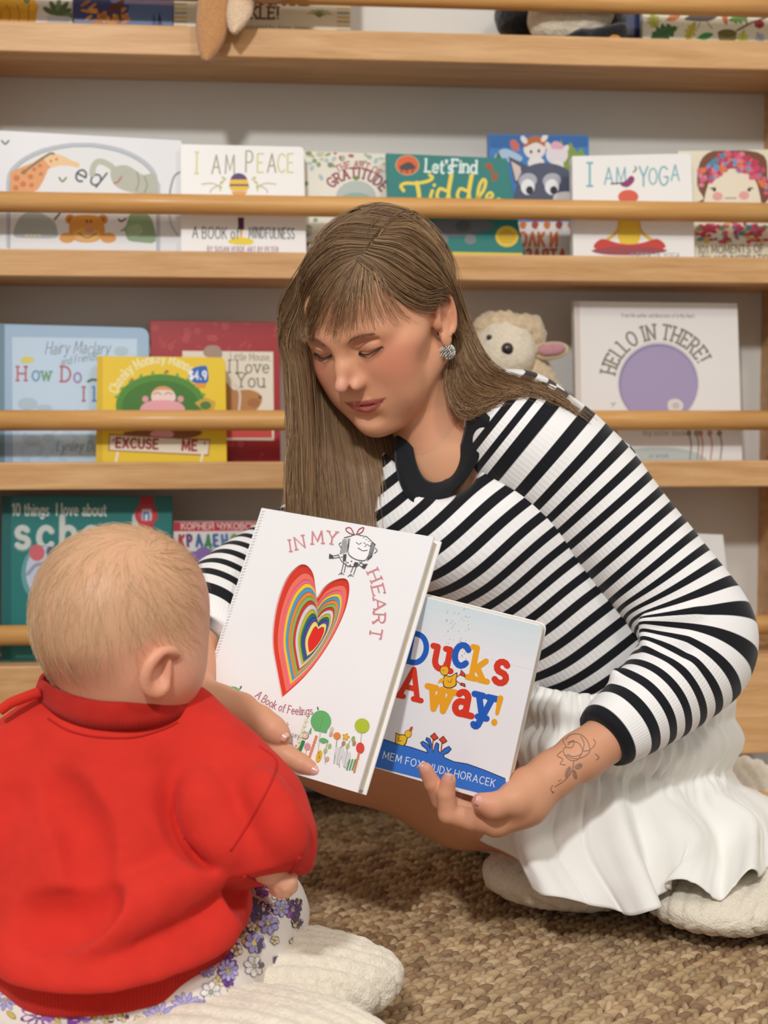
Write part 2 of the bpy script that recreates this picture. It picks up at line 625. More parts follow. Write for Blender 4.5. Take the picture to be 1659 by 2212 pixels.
def clip_poly(pts, q):
    area = sum(q[i][0] * q[(i + 1) % len(q)][1] - q[(i + 1) % len(q)][0] * q[i][1] for i in range(len(q)))
    sg = 1 if area > 0 else -1
    for i in range(len(q)):
        (ax, ay), (bx, by) = q[i], q[(i + 1) % len(q)]
        out = []
        for j in range(len(pts)):
            p0, p1 = pts[j - 1], pts[j]
            s0 = sg * ((bx - ax) * (p0[1] - ay) - (by - ay) * (p0[0] - ax))
            s1 = sg * ((bx - ax) * (p1[1] - ay) - (by - ay) * (p1[0] - ax))
            if (s0 >= 0) != (s1 >= 0):
                t = s0 / (s0 - s1)
                out.append((p0[0] + (p1[0] - p0[0]) * t, p0[1] + (p1[1] - p0[1]) * t))
            if s1 >= 0:
                out.append(p1)
        pts = out
        if len(pts) < 3:
            return []
    return pts


class Print:
    """Flat print in photo-pixel coordinates, laid on a real surface through proj(px,py,lift)."""

    def __init__(self, proj):
        self.proj = proj
        self.g = Geo()
        self.layer = 0
        self.clip = None

    def poly(self, pts, col, lift=None):
        if lift is None:
            self.layer += 1
            lift = self.layer
        h = 0.0001 + 0.0000022 * min(lift, 900)
        if self.clip:
            pts = clip_poly(pts, self.clip)
            if len(pts) < 3:
                return
        v = [self.proj(x, y, h) for x, y in pts]
        a = sum(pts[i][0] * pts[(i + 1) % len(pts)][1] - pts[(i + 1) % len(pts)][0] * pts[i][1] for i in range(len(pts)))
        f = tuple(range(len(pts)))
        self.g.add(v, [f if a < 0 else f[::-1]], lin(col) if not isinstance(col, tuple) or max(col) > 1 else col)

    def ell(self, cx, cy, rx, ry, col, n=20, rot=0, a0=0, a1=360, lift=None):
        c, s = math.cos(math.radians(rot)), math.sin(math.radians(rot))
        pts = []
        full = abs(a1 - a0) >= 360
        for k in range(n if full else n + 1):
            a = math.radians(a0 + (a1 - a0) * k / n)
            x, y = rx * math.cos(a), -ry * math.sin(a)
            pts.append((cx + x * c - y * s, cy + x * s + y * c))
        self.poly(pts, col, lift)

    def line(self, pts, w, col, lift=None, caps=True, taper=None):
        """One mitred strip (no overlapping pieces) with rounded ends."""
        if lift is None:
            self.layer += 1
            lift = self.layer
        q = [pts[0]]
        for a in pts[1:]:
            if math.hypot(a[0] - q[-1][0], a[1] - q[-1][1]) > 0.05:
                q.append(a)
        n = len(q)
        if n < 2:
            self.ell(q[0][0], q[0][1], w / 2, w / 2, col, 8, lift=lift)
            return
        closed = n > 3 and math.hypot(q[0][0] - q[-1][0], q[0][1] - q[-1][1]) < 0.3
        dirs = []
        for i in range(n - 1):
            L = math.hypot(q[i + 1][0] - q[i][0], q[i + 1][1] - q[i][1])
            dirs.append(((q[i + 1][0] - q[i][0]) / L, (q[i + 1][1] - q[i][1]) / L))
        lf, rt = [], []
        for i in range(n):
            hw = w / 2 * ((taper[0] + (taper[1] - taper[0]) * i / (n - 1)) if taper else 1)
            d0 = dirs[i - 1] if i > 0 else (dirs[-1] if closed else dirs[0])
            d1 = dirs[i] if i < n - 1 else (dirs[0] if closed else dirs[-1])
            nx, ny = -(d0[1] + d1[1]), d0[0] + d1[0]
            L = math.hypot(nx, ny)
            if L < 0.3:
                nx, ny, L = -d1[1], d1[0], 1.0
            nx, ny = nx / L, ny / L
            m = hw / max(0.45, nx * -d1[1] + ny * d1[0])
            lf.append((q[i][0] + nx * m, q[i][1] + ny * m))
            rt.append((q[i][0] - nx * m, q[i][1] - ny * m))
        for i in range(n - 1):
            self.poly([lf[i], lf[i + 1], rt[i + 1], rt[i]], col, lift)
        if caps and not closed and w > 1.5:
            for i, (dx, dy) in ((0, (-dirs[0][0], -dirs[0][1])), (n - 1, dirs[-1])):
                hw = math.hypot(lf[i][0] - rt[i][0], lf[i][1] - rt[i][1]) / 2
                a0 = math.atan2(dy, dx)
                self.poly([(q[i][0] + hw * math.cos(a0 + t), q[i][1] + hw * math.sin(a0 + t)) for t in np.linspace(-math.pi / 2, math.pi / 2, 6)], col, lift)

    def curve(self, pts, w, col, n=24, **k):
        q = catmull([(x, y, 0) for x, y in pts], n)
        self.line([(a, b) for a, b, _ in q], w, col, **k)

    def blob(self, pts, col, n=30, **k):
        p = [(x, y, 0) for x, y in pts]
        m = len(p)
        per = max(3, n // m)
        q = catmull(p[-2:] + p + p[:3], per * (m + 4) + 1)[2 * per:(m + 2) * per]
        self.poly([(a_, b_) for a_, b_, _ in q], col, **k)

    def text(self, s, mapf, size, wt, col, serif=0.0, track=0.16, slant=0.0, jit=0.0, sq=1.0):
        """mapf(u, v) -> pixel; u along the baseline in px, v up in px. wt stroke weight in em."""
        self.layer += 5
        u = 0.0
        for ch in s:
            if ch == ' ':
                u += size * 0.42 * sq
                continue
            wd, strokes = GLY[ch]
            dy = random.uniform(-jit, jit) * size
            ro = random.uniform(-jit, jit) * 1.5
            segs = [list(st) for st in strokes]
            if serif:
                ends = [tuple(st[i]) for st in strokes for i in (0, -1)]
                for st in strokes:
                    for e, nb in ((st[0], st[1]), (st[-1], st[-2])):
                        if ends.count(tuple(e)) > 1 and ch not in 'DBEFHPRL':
                            continue
                        if abs(e[1] - nb[1]) < abs(e[0] - nb[0]):
                            if len(st) == 2 and ch in 'EFT' and abs(e[0] - .0) > .3:
                                sg = -1 if e[1] > .6 else (1 if e[1] < .1 else 0)
                                if sg:
                                    segs.append([(e[0], e[1]), (e[0], e[1] + sg * serif * .9)])
                                    continue
                            continue
                        if min(abs(e[1] - q) for q in (0, 1, X_, -.3)) < 0.02:
                            if e[1] > .5 and ch in 'bdhklnmrpiuj' and abs(e[1] - 1) < .02 or (abs(e[1] - X_) < .02 and ch in 'nmrpiuj'):
                                segs.append([(e[0] - serif, e[1]), (e[0], e[1])])
                            elif ch in 'DBEFPRL':
                                segs.append([(e[0] - serif, e[1]), (e[0], e[1])])
                            else:
                                segs.append([(e[0] - serif, e[1]), (e[0] + serif, e[1])])
            for si, st in enumerate(segs):
                lift = self.layer + si % 5
                pts = []
                for gx, gy in st:
                    x, y = gx * sq, gy
                    x, y = x + y * (slant + ro * 0.3), y + (gx - wd / 2) * ro
                    pts.append(mapf(u + x * size, y * size + dy))
                self.line(pts, wt * size, col, lift=lift)
            u += (wd * sq + track + wt * 0.6) * size
        self.layer += 5
        return u

    def build(self, name, parent, m=None):
        o = self.g.build(name, m or M_PRINT, parent, colors=True)
        self.g = Geo()
        return o


def straight(x, y, ang=0.0, up=None):
    """Baseline from pixel (x,y), direction ang degrees (image, clockwise positive)."""
    a = math.radians(ang)
    ex, ey = (math.cos(a), math.sin(a)), (math.sin(a), -math.cos(a))
    if up is not None:
        b = math.radians(up)
        ey = (math.sin(b), -math.cos(b))
    return lambda u, v: (x + u * ex[0] + v * ey[0], y + u * ex[1] + v * ey[1])


def arched(cx, cy, rx, ry, a0, inward=False):
    """Text on an ellipse arc, starting at angle a0 (degrees, 90 = top), running clockwise."""
    def f(u, v):
        a = math.radians(a0) - u / ((rx + ry) / 2)
        return (cx + (rx + v) * math.cos(a), cy - (ry + v) * math.sin(a))

    def g(u, v):
        a = math.radians(a0) + u / ((rx + ry) / 2)
        return (cx + (rx - v) * math.cos(a), cy - (ry - v) * math.sin(a))
    return g if inward else f
# ------------------------------------------------------------------ setting
YF, YB = 2.08, 2.235            # front face of the shelf lips, back panel
M_BEECH = wood_mat('beech_wood', 'C08E58', 'E0B482')
M_DOWEL = wood_mat('beech_dowel', 'C8904F', 'DDAA6A', rough=0.35)
M_PANEL = mat('white_back_panel', 'DEDBD3', rough=0.7, noise=(6, 0.02))
M_WALL = mat('wall_paint', 'DAD7D0', rough=0.8, noise=(30, 0.02))
M_FLOOR = wood_mat('dark_floor_boards', '2E1D14', '4A3122', rough=0.4, scale=0.7)

v, f = box_geo(-2.2, 2.6, -2.4, 2.40, -0.03, 0.0)
tag(link_mesh('floor', v, f, M_FLOOR), kind='structure')
v, f = box_geo(-2.2, 2.6, 2.30, 2.40, 0.0, 2.6)
tag(link_mesh('wall_back', v, f, M_WALL), kind='structure')
v, f = box_geo(-2.2, 2.6, 2.285, 2.30, 0.0, 0.09)
tag(bevelled(link_mesh('baseboard_back', v, f, mat('baseboard_white', 'E4E2DD', rough=0.5, noise=(20, .02))), 0.003), kind='structure')


def zy(px, py, y):
    return on_y(px, py, y).z


XL = on_y(-14, 1000, YB).x
XR = on_y(1640, 1000, YB).x
shelf_base = Vector(((XL + XR) / 2, (YF + YB) / 2, 0.0))
shelf_unit = thing('bookshelf', shelf_base, 'tall beech wood display bookshelf with dowel rails and white back panel', 'bookshelf')
LIPS = []    # (z_bottom, z_top) of every lip
for yt, yb in ((67, 131), (547, 604), (997, 1055)):
    LIPS.append((zy(829, yb, YF), zy(829, yt, YF)))
LIPS.append((zy(1560, 1630, YF), zy(1560, 1414, YF)))
ZTOP = LIPS[0][1] + 0.40
v, f = box_geo(XL - 0.02, XR + 0.02, YB, YB + 0.008, LIPS[3][0] + 0.02, ZTOP)
link_mesh('back_panel', v, f, M_PANEL, shelf_unit)
for x0, x1 in ((XL - 0.022, XL), (XR, XR + 0.022)):
    v, f = box_geo(x0, x1, YF + 0.012, YB + 0.012, LIPS[3][0] - 0.0, ZTOP)
    bevelled(link_mesh('side_panel', v, f, M_BEECH, shelf_unit))
    v, f = box_geo(x0, x1, YF + 0.03, YF + 0.075, 0.0, LIPS[3][0])
    bevelled(link_mesh('foot', v, f, M_BEECH, shelf_unit))
BOARD = []   # z of the surface the books stand on
for i, (zb, zt) in enumerate(LIPS):
    if i < 3:
        zs = zb + 0.016
        v, f = box_geo(XL + 0.0005, XR - 0.0005, YF + 0.0185, YB - 0.0005, zb, zs)
    else:
        zs = zt
        v, f = box_geo(XL + 0.0005, XR - 0.0005, YF + 0.0185, YB - 0.0005, zs - 0.018, zs)
    BOARD.append(zs)
    sb = bevelled(link_mesh('shelf_board', v, f, M_BEECH, shelf_unit), 0.001)
    v, f = box_geo(XL - 0.022, XR + 0.022, YF, YF + 0.018, zb, zt)
    bevelled(link_mesh('shelf_lip', v, f, M_BEECH, sb), 0.002)
v, f = box_geo(XL - 0.022, XR + 0.022, YF + 0.012, YB + 0.012, ZTOP, ZTOP + 0.02)
bevelled(link_mesh('top_board', v, f, M_BEECH, shelf_unit))
RAILZ = []
for yc in (-8, 448, 908, 1361):
    z = zy(829, yc, YF + 0.006)
    RAILZ.append(z)
    xs = np.linspace(XL - 0.03, XR + 0.03, 5)
    v, f = tube_geo([(x, YF + 0.006, z) for x in xs], 0.0138, 24)
    link_mesh('dowel_rail', v, f, M_DOWEL, shelf_unit, smooth=True)
# ------------------------------------------------------------------ books on the shelf
M_PAGES = mat('page_paper', 'E9E1CF', rough=0.8, noise=(160, 0.05), stretch=(1, 1, 1))


def cover_mat(col, rough=0.38):
    return mat('cover_%s' % col, col, rough=rough, spec=0.4, noise=(9, 0.015))


def slab(poly, n, t0, t1):
    """Prism from a planar loop (world points): front at +n*t1, back at +n*t0."""
    k = len(poly)
    v = [p + n * t1 for p in poly] + [p + n * t0 for p in poly]
    f = [tuple(range(k))[::-1], tuple(range(k, 2 * k))]
    f += [(i, (i + 1) % k, k + (i + 1) % k, k + i) for i in range(k)]
    return v, f


def round_quad(c, rad):
    """c = TL,TR,BR,BL world points, rad = corner radii."""
    out = []
    for i in range(4):
        p, a, b = c[i], c[i - 1], c[(i + 1) % 4]
        r = rad[i]
        if r <= 0:
            out.append(p)
            continue
        da, db = (a - p).normalized(), (b - p).normalized()
        for t in np.linspace(0, 1, 6):
            s0, s1, s2 = (1 - t) ** 2, 2 * t * (1 - t), t * t
            out.append(p * (s0 + s1 + s2) + da * r * s0 + db * r * s2)
    return out


def make_book(name, label, corners, n, thick, cover, board=False, back=None, rad=(0, 0, 0, 0), group='books on the display shelf', pages=M_PAGES, base=None, spine_side=True):
    """corners TL,TR,BR,BL on the outer face of the front cover; n points out of the cover."""
    base = base if base is not None else (corners[2] + corners[3]) / 2
    t = thing(name, base, label, 'book', group)
    cm = cover_mat(cover)
    bm_ = cover_mat(back or cover)
    ct = 0.0022
    TL, TR, BR, BL = corners
    loop = round_quad(corners, rad)
    bevelled(link_mesh('front_cover', *slab(loop, n, -ct, 0), cm, t), 0.0004, 1)
    bevelled(link_mesh('back_cover', *slab(loop, n, -thick, -thick + ct), bm_, t), 0.0004, 1)
    ins = 0.0006 if board else 0.0035
    ex, ey = (TR - TL).normalized(), (TL - BL).normalized()
    e = 0.0015 if board else 0.004
    pg = round_quad([TL + ex * e - ey * ins, TR - ex * ins - ey * ins, BR - ex * ins + ey * ins, BL + ex * e + ey * ins], rad)
    link_mesh('page_block', *slab(pg, n, -thick + ct, -ct), pages, t)
    if spine_side:
        sp = [TL, TL + ex * 0.002, BL + ex * 0.002, BL]
        link_mesh('spine', *slab(sp, n, -thick + ct, -ct), bm_, t)
    return t


def shelf_book(name, label, row, q, yb, cover, lean=0.10, thick=0.014, **kw):
    zs = BOARD[row] + 0.0005
    n = Vector((0, -1, lean)).normalized()
    O = Vector((0, yb, zs))
    c = [on_plane(x, y, O, n) for x, y in q]
    for b, t_ in ((2, 1), (3, 0)):
        d = c[b] - c[t_]
        c[b] = c[t_] + d * ((zs + 0.0005 - c[t_].z) / d.z)
    t = make_book(name, label, c, n, thick, cover, **kw)
    pr = Print(lambda x, y, h: on_plane(x, y, O, n) + n * h)
    m = 1.0
    pr.clip = [(q[0][0] + m, q[0][1] + m), (q[1][0] - m, q[1][1] + m), (q[2][0] - m, q[2][1] + 14), (q[3][0] + m, q[3][1] + 14)]
    return t, pr


# ---- top row
t, p = shelf_book('picture_book', 'white picture book with a yellow basket and pot plant, far left of the top shelf', 0,
                  [(-70, -330), (160, -325), (157, 53), (-68, 45)], 2.125, 'DCD6CC')
p.poly([(-40, -2), (83, 10), (76, 52), (-40, 52)], 'D9A023')
p.poly([(-40, -30), (60, -26), (83, 14), (70, 22), (20, 14), (-40, 18)], 'E8B53A')
for k in range(4):
    p.curve([(-10 + 24 * k, 12), (2 + 20 * k, 30), (-2 + 21 * k, 46)], 3, 'B97F16')
p.ell(58, 0, 7, 8, '7C8B52')
for dx, dy, a in ((-24, 2, 30), (-12, -8, 60), (2, -12, 95), (16, -8, 130), (-4, 8, 20), (20, 4, 160), (30, 14, 170), (8, 8, 110)):
    p.ell(125 + dx * .8, 22 + dy * .8, 15, 6, '6E8452' if dx % 4 else '55693D', rot=a)
p.poly([(101, 33), (150, 36), (146, 60), (104, 60)], 'C4C4C4')
p.build('cover_print', t)

t, p = shelf_book('picture_book', 'dark blue picture book with an orange blaze and brown animal on the top shelf', 0,
                  [(159, -330), (377, -326), (374, 60), (159, 54)], 2.12, '3F4676')
p.poly([(230, -60), (374, -60), (374, 20), (300, 12), (240, 6)], '8E84A6')
p.poly([(280, 8), (374, 12), (374, 66), (270, 60)], '5F739A')
for k in range(26):
    a = k / 26
    x, y = 185 + 90 * a + random.uniform(-6, 10), 20 + 30 * math.sin(a * 3) + random.uniform(-18, 18)
    p.ell(x, y, random.uniform(8, 16), random.uniform(3, 7), random.choice(['C98334', 'D99A45', 'B56F2C']), 8, rot=random.uniform(-40, 40))
p.curve([(205, -40), (212, 10), (216, 26), (222, 20)], 6, '4A4658')
p.blob([(236, 12), (246, 10), (258, 2), (268, 4), (262, 14), (262, 46), (257, 46), (254, 22), (246, 22), (242, 42), (238, 42)], '6B3A25')
p.poly([(262, 8), (262, -40), (270, -40), (268, 8)], '6B3A25')
p.poly([(328, 54), (332, 28), (339, 54)], '2C4A86')
p.poly([(340, 54), (344, 26), (351, 54)], '26202E')
p.build('cover_print', t)

t, p = shelf_book('picture_book', 'cream picture book with striped side borders behind the hanging plush ears', 0,
                  [(375, -330), (760, -320), (757, 72), (375, 60)], 2.122, 'E4DBBF')
SC = ['8FA3AC', 'D8B45C', 'B9A98A', 'E1C878']
for k in range(30):
    y = -200 + 9.4 * k
    p.poly([(377, y), (404, y + .6), (404, y + 5), (377, y + 4.4)], SC[k % 4])
p.build('striped_border', t)
for k in range(30):
    y = -200 + 9.4 * k
    p.poly([(728, y), (755, y + .6), (755, y + 5), (728, y + 4.4)], SC[k % 4])
p.build('striped_border', t)
p.text('RKLE!', straight(520, 39, 1.2), 25, .17, '6A3B30', serif=.13, track=.16, sq=.9)
p.text('A SPARE', straight(548, 9, 1.2), 25, .17, '6A3B30', serif=.13, track=.14, sq=.8)
p.text('illustrated by Anna James', straight(520, 62, 1.2), 10, .1, '8A8270', slant=.1, track=.12)
for a in (-60, -35, -10, 15, 40, 65):
    r = math.radians(a)
    p.curve([(690, 36), (690 + 14 * math.sin(r), 36 - 14 * math.cos(r)), (690 + 28 * math.sin(r * 1.2), 38 - 18 * math.cos(r))], 4, '7C8A45', taper=(1, .3))
p.build('cover_print', t)

t, p = shelf_book('picture_book', 'navy blue book squeezed between the penguin and the leaf book', 0,
                  [(1335, -320), (1410, -318), (1410, 86), (1338, 84)], 2.150, '272C55')
p.line([(1352, 10), (1352, 84)], 2, '3A4070')
p.line([(1338, 64), (1386, 66)], 2, '3A4070')
p.build('cover_print', t)

t, p = shelf_book('picture_book', 'pale picture book patterned with autumn leaves and a ladybird, far right of the top shelf', 0,
                  [(1389, -320), (1720, -312), (1718, 95), (1388, 88)], 2.125, 'E6E6D0')


def leaf(x, y, L, w, rot, col, vein=None, lobes=0):
    r = math.radians(rot)
    c, s = math.cos(r), math.sin(r)
    up, dn = [], []
    n = 14
    for k in range(n + 1):
        a = k / n
        ww = w * math.sin(math.pi * a) ** .8 * (1 + (.35 * math.sin(a * math.pi * 2 * lobes) if lobes else 0))
        up.append((L * (a - .5), ww / 2))
        dn.append((L * (a - .5), -ww / 2))
    pts = [(x + a * c - b * s, y + a * s + b * c) for a, b in up + dn[::-1][1:-1]]
    p.poly(pts, col)
    if vein:
        p.line([(x - L * .55 * c, y - L * .55 * s), (x + L * .4 * c, y + L * .4 * s)], 1.6, vein)


leaf(1412, 45, 34, 26, 80, 'B9BF55', '8D9339', 4)
leaf(1455, 38, 34, 15, -20, 'E08D55', 'A85B2C')
leaf(1434, 71, 62, 34, 158, '46744A', '2F5535', 5)
leaf(1492, 68, 46, 22, 115, 'C6BE59', '938B2F', 4)
leaf(1524, 78, 36, 15, -15, '4C9A55', '2E6F3A')
p.blob([(1478, 42), (1500, 30), (1530, 26), (1552, 32), (1536, 44), (1512, 46)], '5C5148')
p.curve([(1512, 46), (1508, 60)], 2, '8A7A6A')
p.curve([(1526, 46), (1538, 62)], 2, '8A7A6A')
leaf(1566, 40, 30, 12, 75, 'DA7A45', 'A04F24')
leaf(1596, 40, 44, 20, -10, '6FA04A', '477530', 4)
p.ell(1571, 80, 20, 13, '8F8A55', rot=0)
p.ell(1571, 72, 21, 9, '6E6A3C')
p.curve([(1592, 66), (1622, 50), (1655, 38)], 4, '6B4A33')
p.curve([(1615, 54), (1610, 42)], 3, '6B4A33')
p.ell(1640, 52, 11, 9, 'A83A3E')
p.line([(1640, 44), (1640, 61)], 2, '40282A')
leaf(1604, 82, 34, 22, 100, 'C8CE6A', '97A03E', 4)
leaf(1642, 82, 26, 20, 60, 'B9BCC4', '8A8E99')
leaf(1650, 20, 34, 14, 30, 'D9A45A')
leaf(1425, 12, 30, 14, 10, 'D46A4C')
leaf(1530, 6, 40, 16, 0, '7DA45E')
p.build('cover_print', t)

# ---- second row
t, p = shelf_book('board_book', 'white board book with an arched window of jungle animals beside the mindfulness book', 1,
                  [(-12, 281), (393, 303), (393, 541), (-12, 534)], 2.125, 'DEDEDF', thick=0.022, board=True, rad=(0, .004, 0, 0))
arch = [(18, 532)] + [(18, 395)] + [(int(178 + 160 * math.cos(math.radians(a))), int(395 - 82 * math.sin(math.radians(a)))) for a in range(170, 0, -8)] + [(342, 400), (342, 540)]
p.line(arch, 9, 'B9BEC4')
inner = [(x + (3 if x < 180 else -3), y + 4) for x, y in arch]
p.poly(inner, 'E3E3E2')
p.line(inner, 2, '989DA4')
GI = 'E09A5A'
p.poly([(22, 420), (22, 372), (44, 362), (70, 352), (92, 338), (104, 334), (112, 342), (120, 356), (104, 366), (94, 390), (82, 410), (60, 420)], GI)
p.blob([(94, 340), (112, 332), (134, 336), (154, 346), (170, 352), (170, 362), (150, 358), (128, 358), (114, 362), (104, 356)], 'EBC38E')
for x, y, r in ((36, 385, 9), (52, 372, 8), (66, 382, 8), (50, 398, 9), (34, 406, 8), (74, 366, 6), (68, 400, 7), (86, 358, 6), (88, 376, 6), (110, 348, 4), (122, 344, 4)):
    p.ell(x, y, r * .8, r * .75, 'C96E30', 8)
p.curve([(48, 374), (70, 358), (92, 342), (108, 332), (116, 332)], 5, '7A6A45')
p.text('e', straight(160, 386, 28), 40, .11, '44464C', track=0)
p.text('d', straight(192, 392, 38), 38, .11, '44464C', track=0)
p.curve([(199, 376), (202, 360), (210, 350), (222, 350), (238, 358), (252, 372)], 13, 'B8B9A6')
p.blob([(240, 366), (256, 358), (276, 358), (296, 370), (310, 378), (336, 376), (338, 418), (300, 418), (270, 412), (250, 402), (240, 386)], 'B4B5A3')
p.curve([(247, 396), (256, 392), (262, 382)], 4, 'B06A5E')
p.curve([(296, 372), (300, 392), (294, 412)], 3, '8E9080')
p.curve([(312, 382), (318, 400), (312, 416)], 3, '8E9080')
p.curve([(128, 384), (135, 392), (143, 384)], 4, '77804A')
p.curve([(4, 304), (11, 311), (19, 304)], 4, '6C7072')
p.blob([(30, 510), (36, 480), (52, 462), (78, 458), (100, 466), (118, 480), (124, 500), (120, 514), (60, 514)], 'A9B0AC')
for x in range(58, 90, 9):
    p.ell(x, 508, 4, 3, 'D8CF9A', 8)
p.line([(118, 474), (132, 458)], 4, '44464C')
p.blob([(282, 462), (316, 462), (330, 480), (336, 522), (300, 523), (276, 518), (270, 500), (258, 500), (272, 488)], '88A27A')
p.blob([(278, 490), (300, 484), (308, 500), (296, 512), (276, 508)], '9DB48C')
p.curve([(256, 474), (262, 478), (272, 472)], 4, '44464C')
for x, s_ in ((152, 1), (222, -1)):
    p.ell(x, 474, 11, 11, 'CE8B34', 14)
    p.ell(x, 474, 5, 5, 'A5632A', 10)
p.blob([(150, 484), (158, 468), (186, 464), (214, 468), (224, 484), (226, 504), (210, 520), (188, 524), (164, 520), (150, 504)], 'D9963C')
p.blob([(158, 502), (186, 492), (216, 502), (208, 518), (188, 522), (166, 518)], 'E3AC58')
p.ell(193, 496, 10, 7, 'CF8F7A')
p.curve([(170, 504), (188, 514), (208, 504)], 2.5, '8A5A25')
for x in (188, 196):
    p.ell(x, 478, 2.5, 4, '6A4A25', 8)
for x in (145, 234):
    p.ell(x, 514, 17, 11, 'D9963C')
p.curve([(388, 372), (376, 382), (368, 410), (366, 440)], 4, '8D9196')
p.curve([(366, 464), (370, 486), (384, 508)], 3, 'A7ABB0')
p.build('cover_print', t)
t, p = shelf_book('board_book', 'white board book titled I AM PEACE with a child in a striped hat', 1,
                  [(390, 311), (656, 317), (662, 546), (391, 541)], 2.108, 'EFEDE9', thick=0.018, board=True, rad=(0, .006, 0, 0))
for ch, x, w_ in (('I', 424, 0), ('A', 458, 0), ('M', 487, 0), ('P', 531, 0), ('E', 556, 0), ('A', 578, 0), ('C', 600, 0), ('E', 621, 0)):
    c_ = {'I': 'D8CF83', 'A': 'A79D83', 'M': 'A9A08C'}.get(ch, 'D3CE84')
    if ch == 'P':
        c_ = 'B0AB90'
    y0 = 375 if ch in 'IAM' and x < 500 else 372
    p.text(ch, straight(x, y0, 1), 46 if ch in 'IP' else 40, .08, c_, serif=.14 if ch == 'I' else 0, sq=.55)
p.blob([(496, 400), (500, 382), (514, 374), (530, 380), (537, 398), (534, 408), (500, 408)], '5D3B6B')
p.poly([(497, 388), (535, 388), (537, 398), (495, 398)], 'E7BE35')
p.poly([(495, 402), (538, 402), (534, 412), (500, 412)], 'E7BE35')
p.blob([(502, 414), (532, 414), (526, 422), (508, 422)], 'E0A055')
for s_ in (-1, 1):
    p.curve([(516 + 28 * s_, 386), (516 + 40 * s_, 398), (516 + 40 * s_, 412)], 2.5, 'B9B96A')
    p.curve([(516 + 42 * s_, 402), (516 + 60 * s_, 396), (516 + 80 * s_, 398)], 2.5, 'C3B9A0')
    p.curve([(516 + 46 * s_, 402), (516 + 58 * s_, 408), (516 + 62 * s_, 416)], 2.5, 'C3B9A0')
    for k in range(3):
        p.ell(516 + (34 + 3 * k) * s_, 384 + 10 * k, 4, 2.5, 'BFC27A', 8, rot=30)
p.line([(478, 423), (556, 424)], 4, 'D39A6A')
p.build('title_print', t)
p.poly([(514, 470), (527, 470), (527, 496), (515, 496)], '4B3050')
p.poly([(518, 496), (524, 496), (522, 515), (519, 515)], 'E0A055')
p.blob([(492, 522), (510, 512), (532, 514), (548, 520), (540, 528), (510, 528)], 'EBD12F')
p.text('A BOOK of', straight(416, 514, 1), 24, .09, '5C5C62', sq=.58, track=.12, jit=.03)
p.text('MINDFULNESS', straight(538, 514, 1), 23, .09, '5C5C62', sq=.42, track=.10, jit=.03)
p.text('BY SUSAN VERDE ART BY PETER', straight(448, 543, .6), 11, .13, 'A9798F', sq=.6, track=.12)
p.build('cover_print', t)

t, p = shelf_book('picture_book', 'leaf bordered book titled THE ART OF GRATITUDE, half hidden by the mindfulness book', 1,
                  [(655, 326), (840, 332), (840, 548), (657, 545)], 2.138, 'E5E0D0')
for k in range(150):
    x, y = random.uniform(660, 840), random.uniform(330, 556)
    if ((x - 768) / 90) ** 2 + ((y - 425) / 74) ** 2 < 1:
        continue
    c_ = random.choice(['9FB5A8', '8C9F6A', 'B9C4A8', '7F8F52', 'A9C0C6', 'C9C29A', 'B5534E', 'A6B27C'])
    p.ell(x, y, random.uniform(4, 8), random.uniform(3, 5.5), c_, 8, rot=random.uniform(0, 180))
p.ell(768, 425, 78, 66, 'E9E3D6')
p.text('THE ART OF', arched(768, 436, 74, 74, 121), 14, .16, 'B5534E', serif=.1, track=.16, sq=.8)
p.text('GRATITUDE', arched(768, 450, 66, 66, 138), 21, .2, '8E3A45', serif=.1, track=.1, sq=.72)
p.ell(769, 428, 44, 38, 'B7BFB8')
p.ell(769, 440, 40, 24, '8FB09F')
p.ell(769, 448, 30, 12, 'A9C4C0')
p.blob([(762, 384), (769, 380), (778, 384), (769, 390)], '6E8A45')
p.build('cover_print', t)

t, p = shelf_book('picture_book', 'tall blue picture book with a grey wolf and goats behind the teal book', 1,
                  [(1055, 290), (1272, 292), (1274, 553), (1058, 551)], 2.158, '2F78BC', rad=(0, .005, 0, 0))
p.poly([(1058, 292), (1270, 294), (1270, 318), (1058, 320)], '2563A6')
p.blob([(1068, 340), (1085, 322), (1106, 326), (1128, 340), (1120, 350), (1090, 348)], 'A9C4DC')
p.ell(1112, 314, 9, 14, 'C96A5A', rot=-30)
p.poly([(1205, 340), (1212, 300), (1222, 330), (1232, 306), (1246, 330), (1256, 318), (1270, 350), (1270, 372), (1206, 372)], '7F9A3A')
p.poly([(1060, 372), (1076, 326), (1088, 352)], '3A6A4A')
p.ell(1155, 322, 24, 22, 'E8DFDA')
p.blob([(1132, 318), (1138, 300), (1158, 294), (1176, 300), (1180, 318), (1158, 308)], 'B5692E')
for x, y in ((1147, 328), (1164, 326), (1192, 344), (1208, 346)):
    p.ell(x, y, 3, 4, '3A3A40', 10)
p.ell(1203, 334, 24, 22, 'E3DCE0')
p.blob([(1188, 320), (1196, 306), (1210, 308), (1218, 322)], 'E0A9BC')
for q_ in ((1132, 302, -35), (1176, 298, 35), (1184, 316, -20), (1222, 322, 30)):
    p.ell(q_[0], q_[1], 6, 10, 'E6DCD6', rot=q_[2])
p.ell(1158, 352, 18, 14, 'E8E4E2')
p.ell(1204, 358, 14, 12, 'E8E4E2')
p.poly([(1098, 338), (1124, 350), (1140, 360), (1126, 400), (1112, 396)], '4B5066')
p.poly([(1104, 348), (1124, 360), (1128, 390), (1114, 390)], 'D9C7C0')
p.poly([(1238, 372), (1256, 344), (1272, 340), (1272, 400), (1240, 392)], '4B5066')
p.poly([(1246, 376), (1262, 352), (1270, 352), (1266, 388)], 'D79AA0')
p.blob([(1116, 400), (1132, 366), (1166, 352), (1204, 356), (1232, 372), (1240, 400), (1240, 470), (1116, 470)], '4F556C')
